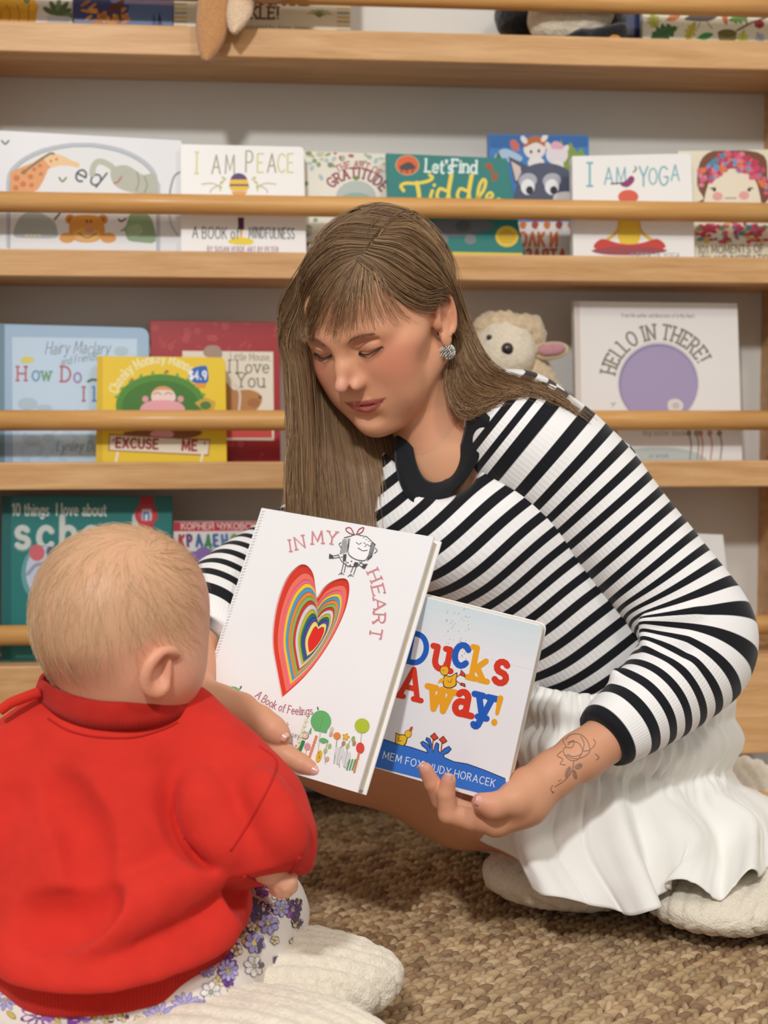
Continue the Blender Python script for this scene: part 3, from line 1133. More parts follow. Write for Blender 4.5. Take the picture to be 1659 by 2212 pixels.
for x in (1140, 1192):
    p.ell(x, 390, 20, 16, 'B4B4BE', rot=-10)
    p.ell(x, 404, 15, 17, 'F0F0F2')
    p.ell(x + 4, 411, 8, 9, '22222A')
p.blob([(1198, 420), (1226, 414), (1240, 424), (1236, 440), (1200, 440)], 'D9D4D2')
p.poly([(1100, 480), (1272, 478), (1272, 560), (1100, 560)], 'DCD6D0')
for k in range(9):
    x = 1130 + 13 * k
    p.ell(x, 486 + (k % 2) * 6, 8, 9, ['C9713A', 'E3DBD4', 'A84438', 'E8E2DC'][k % 4], 10)
p.text('ВОЛК И', straight(1104, 530, 1), 28, .24, 'C96A2C', sq=.66, track=.1)
p.text('КОЗЛЯТА', straight(1100, 566, 1), 28, .24, 'B8552A', sq=.6, track=.1)
p.build('cover_print', t)

t, p = shelf_book('picture_book', "teal picture book titled Let's Find in white above yellow script", 1,
                  [(834, 331), (1095, 342), (1132, 551), (842, 546)], 2.112, '1F7B75', thick=.012)
p.ell(880, 357, 26, 22, 'C9B08A')
p.ell(880, 357, 24.5, 20.5, 'D9622F')
p.blob([(862, 362), (872, 354), (884, 350), (894, 356), (898, 364), (888, 366), (874, 368)], '4A4240')
for x in (868, 880, 892):
    p.line([(x, 362), (x - 1, 373)], 3, '4A4240')
p.text("Let's", straight(919, 371, 4), 27, .17, 'DCEBE4', serif=.08, track=.07, sq=.8, jit=.02)
p.text('Find', straight(976, 371, 3), 27, .17, 'DCEBE4', serif=.08, track=.1, sq=.85, jit=.02)
p.blob([(1045, 360), (1056, 352), (1064, 358), (1068, 376), (1076, 374), (1074, 388), (1062, 391), (1062, 380), (1058, 368)], '9B5A33')
YL = 'EBD24F'
p.curve([(872, 412), (866, 402), (876, 396), (900, 396), (925, 391), (934, 384), (928, 378)], 7, YL, n=30)
p.curve([(900, 395), (904, 412), (907, 440)], 9, YL)
p.curve([(934, 412), (930, 426), (934, 440)], 7, YL)
p.ell(938, 400, 4, 4, YL, 8)
for x in (960, 1004):
    p.curve([(x + 4, 412), (x - 10, 408), (x - 16, 424), (x - 6, 436), (x + 6, 428), (x + 12, 400), (x + 16, 378)], 7, YL)
    p.curve([(x + 14, 380), (x + 9, 412), (x + 11, 440)], 8, YL)
p.curve([(1030, 430), (1044, 412), (1049, 394), (1044, 388), (1036, 400), (1032, 424), (1038, 438)], 7, YL)
p.curve([(1050, 432), (1064, 424), (1060, 416), (1052, 422), (1050, 436), (1060, 446)], 6, YL)
p.curve([(1070, 440), (1076, 430), (1084, 434)], 6, YL)
p.blob([(930, 482), (960, 474), (1000, 474), (1050, 476), (1068, 484), (1054, 498), (1020, 508), (970, 512), (940, 506)], '666B70')
p.ell(1000, 488, 17, 13, '54595E')
for x in (956, 1016):
    p.blob([(x - 8, 508), (x + 8, 508), (x + 12, 522), (x, 528), (x - 12, 522)], '7A8084')
p.ell(1095, 511, 25, 23, 'E5C23B')
for k, w_ in enumerate((16, 30, 36, 32, 22)):
    p.line([(1095 - w_ / 2, 498 + 6 * k), (1095 + w_ / 2, 499 + 6 * k)], 2.2, 'B58A1E')
p.poly([(842, 542), (1134, 547), (1134, 566), (842, 560)], 'E6CE3C')
p.build('cover_print', t)

t, p = shelf_book('board_book', 'white board book titled I AM YOGA with a meditating figure', 1,
                  [(1236, 337), (1493, 331), (1501, 554), (1238, 553)], 2.108, 'EFEDE9', thick=0.018, board=True, rad=(0, .007, 0, 0))
for ch, x, y, s_ in (('I', 1273, 402, 50), ('A', 1306, 398, 36), ('M', 1332, 398, 36), ('Y', 1381, 402, 42), ('O', 1402, 398, 34), ('G', 1424, 400, 40), ('A', 1450, 390, 34)):
    p.text(ch, straight(x, y, 0), s_, .09, '79B3BB', serif=.18 if ch == 'I' else 0, sq=.62)
p.blob([(1340, 396), (1352, 390), (1362, 380), (1370, 384), (1368, 394), (1356, 404), (1344, 402)], '8E3A6E')
p.line([(1320, 397), (1344, 395)], 3, '5C4A5A')
p.ell(1357, 425, 22, 15, 'D9604A')
p.curve([(1368, 372), (1374, 366), (1372, 360)], 3, '6A7A4A')
p.poly([(1342, 470), (1376, 470), (1384, 512), (1376, 530), (1342, 530), (1334, 512)], 'E9C63B')
for s_ in (-1, 1):
    p.curve([(1359 + 20 * s_, 476), (1359 + 26 * s_, 500), (1359 + 50 * s_, 520)], 7, 'E4B944')
p.blob([(1282, 532), (1300, 516), (1330, 524), (1359, 528), (1390, 524), (1420, 516), (1438, 532), (1420, 540), (1359, 544), (1300, 542)], 'C9433A')
p.blob([(1280, 540), (1359, 532), (1440, 540), (1400, 550), (1310, 550)], '9E4A52')
p.text('A BOOK OF YOGA', straight(1362, 558, 0), 12, .12, '9AA3A5', sq=.7)
p.build('cover_print', t)

t, p = shelf_book('picture_book', 'cream book with a girl in a bright flower crown, far right of the second shelf', 1,
                  [(1464, 326), (1700, 322), (1704, 557), (1468, 554)], 2.132, 'E7E0C8')
p.blob([(1506, 400), (1512, 350), (1540, 326), (1600, 324), (1650, 336), (1658, 380), (1652, 440), (1500, 440), (1520, 430)], '7A4A33')
p.blob([(1530, 398), (1560, 372), (1585, 364), (1612, 374), (1636, 400), (1636, 470), (1528, 470)], 'EBE0C9')
for k in range(150):
    a = random.uniform(0, 1)
    x = 1510 + 146 * a
    top = 330 + 40 * (2 * a - 1) ** 2
    y = random.uniform(top, top + 36 + 14 * abs(2 * a - 1))
    p.ell(x, y, random.uniform(4, 8), random.uniform(4, 7), random.choice(['C84A6A', 'D9607E', 'B83A5E', '4A8CA8', 'E07A4A', 'D9839A', '6A9ABF', 'C23A50']), 8)
p.ell(1550, 424, 11, 9, 'E3A5A0')
p.ell(1607, 422, 11, 9, 'E3A5A0')
for x, s_ in ((1543, 1), (1618, -1)):
    p.ell(x, 410, 4, 4, '3A3030', 8)
    p.line([(x - 8 * s_, 407), (x + 2, 406)], 2.5, '3A3030')
p.line([(1566, 428), (1590, 428)], 2, '9A7A6A')
for k in range(90):
    a = random.uniform(0, 1)
    x = 1505 + 150 * a
    y = 505 + random.uniform(-26, 22) * (1 - abs(2 * a - 1) * .4)
    p.ell(x, y, random.uniform(4, 8), random.uniform(3, 6), random.choice(['C84A6A', 'D9607E', 'B83A5E', '4A8CA8', 'C23A50', 'D9B04A', '6A9A7A']), 8)
p.text('101 MOMENTS OF', straight(1508, 548, -1), 17, .12, '7A6A58', sq=.72, track=.14, jit=.04)
p.text('JOY AND INSPIRATION', straight(1506, 568, -1), 15, .14, '7A6A58', sq=.72, track=.12, jit=.04)
p.build('cover_print', t)

# ---- third row
t, p = shelf_book('board_book', 'pale blue board book titled How Do behind the yellow monkey book', 2,
                  [(-14, 699), (322, 708), (322, 996), (-14, 994)], 2.140, '9FBBD4', thick=.018, board=True, rad=(0, .014, 0, 0))
p.poly([(-14, 700), (10, 701), (10, 1010), (-14, 1010)], '6F8E9E')
p.poly([(26, 728), (296, 732), (296, 1010), (28, 1010)], 'C3D9EC')
for k in range(60):
    x, y = random.uniform(30, 200), random.uniform(880, 1000)
    p.ell(x, y, random.uniform(5, 12), random.uniform(2, 5), random.choice(['B5CFE6', 'CDE0F0', 'BAD3E8']), 8, rot=random.uniform(0, 180))
p.text('Hairy Maclary', straight(98, 764, .5), 27, .06, '6E7681', slant=.2, sq=.62, track=.1, jit=.05)
p.text('and Friends', straight(132, 790, -10), 17, .07, '6E7681', slant=.2, sq=.7, track=.1, jit=.05)
p.blob([(44, 778), (54, 770), (74, 774), (66, 784), (50, 784)], 'D9D06A')
for ch, x, y, s_, c_ in (('H', 38, 822, 30, 'BD5B66'), ('o', 70, 822, 32, '6E9BC0'), ('w', 90, 822, 30, '6FA07A'), ('D', 133, 824, 32, 'B85A66'), ('o', 160, 826, 32, '9A83B5'), ('I', 180, 866, 30, 'B85A66'), ('L', 203, 866, 30, '4F86C2')):
    p.text(ch, straight(x, y, .5), s_, .13, c_, serif=.12, sq=.86)
p.curve([(190, 824), (200, 820), (212, 822)], 5, '4A6A5A')
for x, y, r in ((60, 872, 22), (96, 884, 18), (262, 758, 16), (70, 952, 20), (104, 946, 14)):
    p.ell(x, y, r, r * .6, 'B3C6D3', 14)
p.text('Lynley Dodd', straight(122, 975, -1), 22, .06, '6E7681', slant=.25, sq=.6, jit=.05)
p.build('cover_print', t)

t, p = shelf_book('picture_book', 'dark red picture book titled I Love You with a cream window, behind the yellow book', 2,
                  [(324, 691), (604, 697), (606, 996), (327, 994)], 2.152, 'A32026', thick=.01)
for k in range(46):
    x, y = random.uniform(328, 600), random.choice([random.uniform(694, 756), random.uniform(694, 756), random.uniform(950, 996)])
    a = random.uniform(0, 360)
    if k % 3 == 0:
        for b in range(5):
            p.ell(x + 5 * math.cos(b * 1.257), y + 5 * math.sin(b * 1.257), 3.2, 3.2, 'B94A4C', 7)
    else:
        p.ell(x, y, 8, 3, 'B5403F', 8, rot=a)
p.poly([(394, 758), (590, 760), (592, 952), (394, 950)], 'E7DEC9')
p.poly([(400, 900), (586, 900), (588, 946), (400, 946)], 'C7433A')
p.text('Little Mouse,', straight(498, 778, .5), 15, .12, '9A8E7A', serif=.08, track=.1, sq=.75)
p.text('I Love', straight(495, 805, .5), 27, .1, '6F665A', serif=.12, sq=.9)
p.text('You', straight(512, 836, .5), 29, .1, '6F665A', serif=.12, sq=.9)
p.blob([(440, 766), (444, 750), (458, 746), (474, 750), (480, 770), (462, 776)], 'A98D7C')
p.blob([(488, 870), (488, 826), (504, 842), (540, 842), (562, 852), (566, 866), (556, 884), (540, 892), (490, 900)], 'B98046')
p.ell(548, 870, 14, 10, 'A66C38')
p.ell(562, 858, 4, 4, '6A4526', 8)
p.curve([(506, 830), (518, 850), (516, 890)], 5, 'DCCFC0')
p.build('cover_print', t)

t, p = shelf_book('board_book', 'bright yellow board book with a monkey in a green oval and EXCUSE ME sign', 2,
                  [(210, 769), (487, 772), (490, 997), (207, 995)], 2.110, 'E9C61F', thick=.016, board=True, rad=(0, .010, 0, 0))
p.poly([(210, 769), (222, 769), (221, 1010), (208, 1010)], 'D9B31C')
p.ell(347, 876, 97, 68, '4E8A2B', 36)
p.ell(347, 880, 84, 58, '3F7524', 36)
p.text('Cheeky Monkey Manners', arched(347, 884, 100, 100, 160), 20, .16, 'F1E6B0', serif=.08, track=.1, sq=.62, jit=.03)
for a in range(20, 170, 16):
    x, y = 347 + 98 * math.cos(math.radians(a)), 876 - 70 * math.sin(math.radians(a))
    p.ell(x, y, 6, 3, '6FA03A', 8, rot=a)
    if a % 3 == 0:
        p.ell(x + 4, y - 4, 3.5, 3.5, 'C25A3A', 8)
p.ell(352, 856, 26, 22, 'D99B5E')
p.blob([(328, 864), (332, 846), (352, 842), (374, 846), (378, 864), (352, 872)], 'F0D2C8')
p.curve([(332, 852), (340, 848), (348, 852)], 2, '9A6A50')
p.curve([(356, 852), (364, 848), (372, 852)], 2, '9A6A50')
for x in (314, 390):
    p.ell(x, 862, 7, 7, 'DE9AA0', 12)
p.blob([(304, 890), (314, 870), (350, 864), (388, 870), (398, 890), (350, 900)], 'E7A2A8')
p.blob([(268, 934), (330, 930), (430, 930), (420, 944), (350, 948), (290, 946)], '8A5A2C')
p.ell(350, 938, 26, 10, 'E7A2A8')
p.blob([(408, 812), (416, 796), (440, 790), (448, 796), (448, 826), (418, 826)], '2C66B5')
p.text('$4.9', straight(409, 819, 0), 17, .2, 'F2F4F8', sq=.8, track=.12)
p.poly([(419, 828), (446, 828), (444, 838), (424, 838)], 'E29A2E')
p.poly([(420, 870), (444, 858), (466, 868), (462, 886), (440, 888)], 'C9A23A')
p.ell(444, 876, 12, 9, '4E7A2B')
p.poly([(236, 937), (454, 949), (451, 985), (234, 974)], 'A4664A')
p.poly([(238, 940), (452, 952), (449, 982), (237, 972)], 'E9DCC4')
p.text('EXCUSE', straight(251, 966, 2.2), 20, .24, '9B2E33', sq=.82, track=.14)
p.text('ME', straight(394, 972, 2.2), 21, .24, '9B2E33', sq=.82, track=.14)
p.line([(246, 948), (244, 953)], 3, '9B2E33')
p.line([(443, 955), (442, 960)], 3, '9B2E33')
for x in (254, 438):
    p.line([(x, 978), (x - 4, 998)], 5, 'F0E6C8')
p.build('cover_print', t)

t, p = shelf_book('picture_book', 'large white picture book titled HELLO IN THERE with a lilac circle', 2,
                  [(1240, 650), (1593, 655), (1604, 997), (1246, 994)], 2.116, 'E7E2DD', thick=.018)
p.poly([(1241, 651), (1252, 651), (1258, 1010), (1246, 1010)], 'D3C6BE')
p.ell(1422, 828, 88, 90, 'CFC9CC', 48)
p.ell(1422, 829, 85, 86, '8E7FA6', 48)
p.ell(1423, 831, 82, 83, 'A697B8', 48)
p.text('HELLO IN THERE!', arched(1422, 828, 96, 96, 168), 31, .15, '8A7F76', serif=.13, track=.14, sq=.62)
p.text("From the author and illustrator of In My Heart", straight(1343, 685, .5), 8.5, .11, '8A8480', sq=.62, track=.1)
p.blob([(1442, 872), (1452, 862), (1468, 864), (1476, 876), (1468, 890), (1448, 890)], 'DDD3CE')
p.ell(1460, 876, 8, 7, 'C9BBB5')
p.text('A', straight(1318, 872, 60), 11, .1, '8A8480')
p.text('big sister book', straight(1390, 940, .5), 12, .1, '9A948F', serif=.06, sq=.8)
p.ell(1420, 998, 108, 32, 'BCC3BF', 40)
for x, c_ in ((1310, 'B98A80'), (1330, '8F9A80'), (1515, 'C27B70'), (1490, '8A8480'), (1535, 'B98A80'), (1556, '8A8480'), (1506, '8F9A80')):
    p.curve([(x, 992), (x + 3, 960), (x - 2, 936)], 3, c_)
    p.ell(x - 2, 936, 6, 7, c_, 8)
p.text('jo witek', straight(1402, 988, .5), 9, .12, '8A8480')
p.build('cover_print', t)

# ---- bottom row
t, p = shelf_book('picture_book', 'large teal picture book titled 10 things I love about school with red rosette', 3,
                  [(4, 1071), (372, 1072), (372, 1424), (2, 1426)], 2.118, '16736F', thick=.016)
p.poly([(4, 1071), (24, 1071), (24, 1440), (2, 1440)], '0F5F5E')
p.text('10 things', straight(27, 1113, .5), 25, .13, 'D9E3DA', sq=.56, track=.08)
p.text('I love about', straight(122, 1113, .5), 25, .13, 'D9E3DA', sq=.58, track=.08)
for ch, x in (('s', 36), ('c', 84), ('h', 134), ('o', 182), ('o', 234), ('l', 290)):
    p.text(ch, straight(x, 1184, .5), 68, .24, '5E8F8C', sq=.85)
    p.text(ch, straight(x, 1182, .5), 66, .18, 'C6CCC6', sq=.85)
p.poly([(302, 1072), (333, 1072), (331, 1150), (300, 1150)], 'B32B35')
p.ell(316, 1112, 25, 24, 'C23540')
p.ell(316, 1112, 17, 16, 'D05058')
p.poly([(307, 1100), (327, 1100), (327, 1124), (307, 1124)], 'DDE3E6')
p.text('n', straight(311, 1122, 0), 22, .2, '4B7AB0')
p.ell(92, 1240, 46, 62, '5E9C9C', 30)
p.ell(96, 1236, 40, 56, 'BFC5D6', 30)
p.ell(80, 1194, 17, 18, 'C9626A')
p.curve([(60, 1240), (80, 1220), (110, 1222), (130, 1236)], 8, '8E9AB0')
p.ell(108, 1192, 8, 12, '5A5F70')
p.line([(36, 1418), (180, 1419)], 8, '3F9E98')
p.build('cover_print', t)

t, p = shelf_book('picture_book', 'white picture book with a red banner of Cyrillic lettering and purple clouds', 3,
                  [(374, 1126), (606, 1126), (606, 1420), (376, 1424)], 2.128, 'E6E2E0', thick=.008)
p.poly([(374, 1126), (606, 1126), (606, 1146), (374, 1148)], 'BE2E36')
p.text('КОРНЕЙ ЧУКОВСКИЙ', straight(392, 1143, 0), 13, .2, 'E9C9C4', track=.16)
for ch, x, c_ in zip('КРАДЕНОЕ', range(387, 540, 19), ['B5363C', '6A3F70', '3F6A9A', '3A8A5A', '3F6AA8', '4A7AB0', '7A9A3A', '3F8A5A']):
    p.text(ch, straight(x, 1180, random.uniform(-6, 4)), 24, .26, c_, sq=.6)
for ch, x, c_ in zip('СОЛНЦЕ', range(548, 640, 15), ['8A9A2E'] * 6):
    p.text(ch, straight(x - 40, 1172, -4), 18, .26, c_, sq=.5) if x > 590 else None
p.poly([(376, 1192), (606, 1190), (606, 1420), (378, 1424)], 'E5C3D2')
for x, y, r in ((420, 1205, 18), (440, 1196, 18), (464, 1202, 20), (490, 1196, 20), (512, 1204, 18), (436, 1216, 18), (470, 1216, 22)):
    p.ell(x, y, r, r * .8, '8A6AB0')
for x, y in ((440, 1212), (470, 1206), (496, 1210)):
    p.ell(x, y, 10, 8, '9F86C4')
p.poly([(378, 1240), (606, 1236), (606, 1420), (380, 1424)], 'C7A3C4')
p.build('cover_print', t)

t, p = shelf_book('picture_book', 'plain white book with a faint ring standing behind the striped elbow', 3,
                  [(1395, 1148), (1562, 1155), (1590, 1414), (1398, 1418)], 2.120, 'E4E2DF', thick=.012)
p.line([(1458 + 44 * math.cos(a), 1222 + 52 * math.sin(a)) for a in np.linspace(-2.2, 1.6, 24)], 3, 'C2C0BD')
p.build('cover_print', t)
# ------------------------------------------------------------------ the reading woman: head frame
CAMR = np.array([[RIGHT.x, FWD.x, UP.x], [RIGHT.y, FWD.y, UP.y], [RIGHT.z, FWD.z, UP.z]])   # cam(x right, y fwd, z up) -> world


def euler_zxy(a, b, c):
    ca, sa, cb, sb, cc, sc = math.cos(a), math.sin(a), math.cos(b), math.sin(b), math.cos(c), math.sin(c)
    Rz = np.array([[ca, -sa, 0], [sa, ca, 0], [0, 0, 1]])
    Rx = np.array([[1, 0, 0], [0, cb, -sb], [0, sb, cb]])
    Ry = np.array([[cc, 0, sc], [0, 1, 0], [-sc, 0, cc]])
    return Rz @ Rx @ Ry


HS = 0.945
HD = 1.67
HR = CAMR @ euler_zxy(-0.5956, 0.5379, -0.0137)
_k = HD / 1.62105
HO = np.array(CAM) + CAMR @ (np.array([-0.00278, 1.62105, 0.19916]) * _k)


def head_w(p):
    """head-local (x her left, -y forward, z up) -> world"""
    return HO + HS * (np.atleast_2d(p) @ HR.T)


def head_l(p):
    return (np.atleast_2d(np.array(p)) - HO) @ HR / HS


def rot_x(a):
    c, s = math.cos(a), math.sin(a)
    return np.array([[1, 0, 0], [0, c, -s], [0, s, c]])


def rot_y(a):
    c, s = math.cos(a), math.sin(a)
    return np.array([[c, 0, s], [0, 1, 0], [-s, 0, c]])


def rot_z(a):
    c, s = math.cos(a), math.sin(a)
    return np.array([[c, -s, 0], [s, c, 0], [0, 0, 1]])


NECK_W = np.array(P(968, 990, 1.715))
neck_l = head_l(NECK_W)[0]


def build_head():
    f = Field((-.105, -.135, min(-.24, neck_l[2] - .03)), (.125, .20, .135), 0.0015)
    # skull and face masses
    f.ell((0, .016, .034), (.073, .094, .083), .01)
    f.ell((0, -.022, .030), (.064, .066, .062), .03)
    f.ell((0, -.030, -.040), (.055, .056, .070), .03)
    for s in (-1, 1):
        f.cap((s * .053, .006, -.048), (s * .016, -.060, -.092), .016, .014, .022)     # jaw
        f.ell((s * .040, -.056, -.026), (.025, .022, .024), .022)                     # cheek
        f.ell((s * .050, -.038, -.004), (.022, .028, .016), .02)                       # cheek bone
        f.ell((s * .036, -.052, -.058), (.020, .020, .022), .024)                     # lower cheek
    f.ell((0, -.0725, -.0945), (.0155, .0115, .0120), .016)                               # chin
    f.ell((0, -.067, -.064), (.029, .019, .026), .02)                                   # muzzle
    # brow
    for s in (-1, 1):
        f.cap((s * .012, -.0845, .019), (s * .048, -.066, .020), .0075, .007, .018)
        f.ell((s * .031, -.0925, .0075), (.0165, .0125, .0105), .013, mode='sub')        # eye hollow
    # nose
    f.cap((0, -.083, .018), (0, -.1050, -.022), .0046, .0056, .011)
    f.ell((0, -.1085, -.0270), (.0068, .0074, .0068), .006)
    for s in (-1, 1):
        f.ell((s * .0112, -.0955, -.0318), (.0046, .0088, .0054), .005)
        f.cap((s * .004, -.0920, -.012), (s * .0100, -.0880, -.030), .0055, .0060, .012)
        f.ell((s * .0055, -.1000, -.0388), (.0026, .0045, .0030), .003, mode='sub')
    # eyes: lids over the eyeballs
    for s in (-1, 1):
        f.ell((s * .0315, -.0695, .0055), (.0150, .0135, .0120), .004)
        f.cap((s * .0175, -.0795, .0005), (s * .031, -.0837, -.0016), .0012, .0012, .0025, 'sub')
        f.cap((s * .031, -.0837, -.0016), (s * .0455, -.0740, .0022), .0012, .001, .0025, 'sub')
        f.cap((s * .019, -.0830, .0135), (s * .044, -.0765, .0135), .0012, .0010, .005, 'sub')   # lid fold
    # lips
    mo = np.array((.0065, .0045, .0005))
    for s in (-1, 1):
        f.cap(mo + (0, -.0893, -.0583), mo + (s * .0060, -.0896, -.0568), .0036, .0036, .004)
        f.cap(mo + (s * .0060, -.0896, -.0568), mo + (s * .0250, -.0785, -.0578), .0036, .0016, .004)
        f.cap(mo + (0, -.0872, -.0682), mo + (s * .020, -.0800, -.0622), .0058, .0026, .005)
    lipl = [mo + q for q in ((-.0300, -.0760, -.0545), (-.019, -.0855, -.0608), (0, -.0940, -.0625), (.019, -.0855, -.0608), (.0300, -.0760, -.0545))]
    f.chain(lipl, [.0006, .0011, .0012, .0011, .0006], .003, 'sub')
    f.ell((0.001, -.0920, -.0480), (.003, .004, .006), .006, mode='sub')                   # philtrum
    f.ell((0.002, -.0855, -.0785), (.014, .0050, .0045), .012, mode='sub')                  # under lip
    f.ell((.0385, -.0700, -.0565), (.0016, .003, .0045), .006, mode='sub')                # smile crease
    # ears
    for s in (-1, 1):
        Re = rot_z(-s * .22) @ rot_x(-.16)
        c = np.array((s * .0735, .015, -.006))
        f.ell(c, (.0040, .0150, .0260), .004, Re)
        hel = []
        for a in np.linspace(-1.2, 3.6, 25):
            q = np.array((s * .0045, math.cos(a) * .0135 + .001, math.sin(a) * .0240 + .003))
            hel.append(c + Re @ q)
        f.chain(hel, list(np.linspace(.0024, .0030, 25)), .003)
        f.ell(c + Re @ np.array((s * .006, -.002, -.002)), (.006, .0085, .013), .003, Re, 'sub')
        f.ell(c + Re @ np.array((s * .0055, .006, .012)), (.004, .006, .008), .003, Re, 'sub')
        f.ell(c + Re @ np.array((s * .003, -.004, -.0250)), (.0038, .0078, .0090), .004, Re)
        f.ell(c + Re @ np.array((s * .002, -.0145, -.004)), (.004, .004, .007), .004, Re)
    # neck
    a = np.array((0, .030, -.055))
    f.cap(a, a * .45 + neck_l * .55, .041, .042, .02)
    f.cap(a * .45 + neck_l * .55, neck_l, .042, .056, .03)
    V, Fc = f.mesh(1)
    return V, Fc


def face_colors(V):
    n = len(V)
    skin = np.array(lin('DDA07C'))
    C = np.tile(skin, (n, 1))

    def blend(w, c):
        C[:] = C * (1 - w[:, None]) + np.array(lin(c)) * w[:, None]
    x, y, z = V.T
    g = lambda cx, cy, cz, r: np.exp(-(((x - cx) ** 2 + (y - cy) ** 2 + (z - cz) ** 2) / r ** 2))
    for s in (-1, 1):
        blend(np.clip(g(s * .047, -.062, -.018, .025) * .7, 0, 1), 'DB7C68')
        blend(np.clip(g(s * .080, .014, .012, .028) * .4, 0, 1), 'D08468')
        blend(np.clip(g(s * .031, -.084, .012, .010) * .3, 0, 1), 'B98470')
    blend(np.clip(g(0, -.110, -.028, .016) * .5, 0, 1), 'E0A093')
    # lips follow the mouth line
    x, y, z = x - .0065, y - .0045, z - .0005
    ax = np.abs(x)
    zm = -.0625 + .0060 * (ax / .0285) ** 2
    up = .0080 * (1 - (ax / .0275) ** 1.7) + .0012 - .0012 * np.exp(-(x / .004) ** 2)
    dn = .0098 * (1 - (ax / .0265) ** 2.2)
    m = (ax < .0275) & (y < -.070)
    w = m * sstep(0, .0016, up - (z - zm)) * sstep(0, .0016, (z - zm) + dn)
    blend(w * .88, 'A9504C')
    line = m * np.exp(-((z - zm) / .0009) ** 2)
    blend(line * .6, '7A3030')
    blend(m * np.exp(-((z - zm + .006) / .0035) ** 2) * np.exp(-(x / .012) ** 2) * w * .35, 'C76E66')
    return C


hv, hf = build_head()
hc = face_colors(hv)
M_SKIN = mat('skin', attr='col', rough=0.48, spec=0.35, sss=0.12, bump=(900, 0.06, 0.0004))
# ------------------------------------------------------------------ the reading woman: hands, body, clothes
def PT(*a):
    return np.array(P(*a))


def px_chain(f, pts, k, **kw):
    """pts: (px, py, d, r)"""
    f.chain([PT(*q[:3]) for q in pts], [q[3] for q in pts], k, **kw)


def bounds(pts, pad):
    a = np.array([PT(*q[:3]) for q in pts])
    return a.min(0) - pad, a.max(0) + pad


LH_ARM = [(1345, 1572, 1.568, .0270), (1255, 1634, 1.548, .0235), (1192, 1674, 1.533, .0210)]
LH_PALM = [(1192, 1674, 1.533, .0210), (1130, 1728, 1.520, .0245), (1078, 1768, 1.516, .0165)]
LH_FING = [
    [(1066, 1778, 1.510, .0115), (1015, 1770, 1.503, .0108), (968, 1758, 1.498, .0100), (963, 1714, 1.4935, .0088), (969, 1686, 1.4910, .0074)],
    [(1062, 1766, 1.526, .0110), (1000, 1752, 1.516, .0100), (952, 1728, 1.508, .0092), (934, 1692, 1.499, .0082), (919, 1662, 1.4945, .0070)],
    [(1072, 1756, 1.540, .0108), (1010, 1752, 1.536, .0100), (978, 1742, 1.534, .0092), (976, 1712, 1.5345, .0082), (985, 1690, 1.535, .0072)],
    [(1090, 1748, 1.552, .0100), (1040, 1748, 1.558, .0090), (1012, 1738, 1.560, .0084), (1010, 1710, 1.5590, .0072)],
]
LH_THUMB = [(1140, 1700, 1.516, .0180), (1110, 1728, 1.500, .0145), (1066, 1741, 1.4870, .0112), (1039, 1733, 1.4835, .0092)]
RH_ARM = [(425, 1395, 1.632, .0265), (412, 1450, 1.600, .0235), (420, 1505, 1.574, .0205)]
RH_PALM = [(420, 1505, 1.574, .0205), (480, 1545, 1.552, .0250), (525, 1580, 1.545, .0170)]
RH_THUMB = [(440, 1508, 1.556, .0190), (520, 1533, 1.531, .0155), (562, 1555, 1.519, .0125), (590, 1576, 1.5120, .0118), (606, 1588, 1.5090, .0098)]
RH_FING = [
    [(520, 1572, 1.540, .0135), (580, 1608, 1.520, .0118), (618, 1630, 1.5100, .0105), (650, 1648, 1.5035, .0092), (673, 1660, 1.5005, .0076)],
    [(510, 1590, 1.556, .0110), (540, 1620, 1.585, .0100), (590, 1620, 1.588, .0090), (630, 1610, 1.5780, .0075)],
    [(495, 1595, 1.566, .0105), (510, 1610, 1.598, .0095), (560, 1590, 1.604, .0086), (600, 1570, 1.5920, .0072)],
]


def build_hand(arm, palm, thumb, fingers):
    allp = arm + palm + thumb + sum(fingers, [])
    lo, hi = bounds(allp, .035)
    f = Field(lo, hi, .0015)
    px_chain(f, arm, .01)
    px_chain(f, palm, .014)
    px_chain(f, thumb, .009)
    for fi in fingers:
        f.cap(PT(*palm[1][:3]), PT(*fi[0][:3]), palm[1][3] * .72, fi[0][3], .012)
    for fi in fingers:
        px_chain(f, fi, .0022)
    return f.mesh(1)


lv, lf = build_hand(LH_ARM, LH_PALM, LH_THUMB, LH_FING)
rv, rf = build_hand(RH_ARM, RH_PALM, RH_THUMB, RH_FING)

# coarse trunk and legs (mostly under the clothes)
PELV, WAIST, CHEST, UCH = (1390, 1660, 1.83), (1360, 1450, 1.79), (1150, 1170, 1.76), (1000, 1040, 1.755)
LSH, RSH = (1120, 945, 1.675), (800, 1075, 1.85)
L_ARM = [(1140, 955, 1.675), (1350, 1165, 1.665), (1515, 1362, 1.645), (1440, 1475, 1.605), (1345, 1572, 1.568)]
R_ARM = [(790, 1090, 1.83), (650, 1225, 1.79), (500, 1310, 1.73), (445, 1350, 1.68), (425, 1395, 1.632)]
R_LEG = [(1330, 1690, 1.80, .085), (1010, 1690, 1.73, .068), (760, 1610, 1.68, .053), (500, 1545, 1.64, .050)]
R_SHIN = [(500, 1545, 1.64, .050), (400, 1680, 1.75, .048), (340, 1850, 1.85, .036), (330, 1925, 1.90, .026)]
R_FOOT = [(330, 1925, 1.90, .026), (360, 1960, 1.84, .024), (400, 1985, 1.78, .016)]
L_LEG = [(1400, 1690, 1.82, .080), (1300, 1790, 1.75, .072), (1215, 1835, 1.71, .056)]
L_SHIN = [(1215, 1835, 1.71, .056), (1350, 1880, 1.77, .044), (1440, 1865, 1.84, .033), (1470, 1855, 1.88, .026)]
allp = [PELV, CHEST, UCH, LSH, RSH] + L_ARM + R_ARM + R_LEG + R_SHIN + R_FOOT + L_LEG + L_SHIN
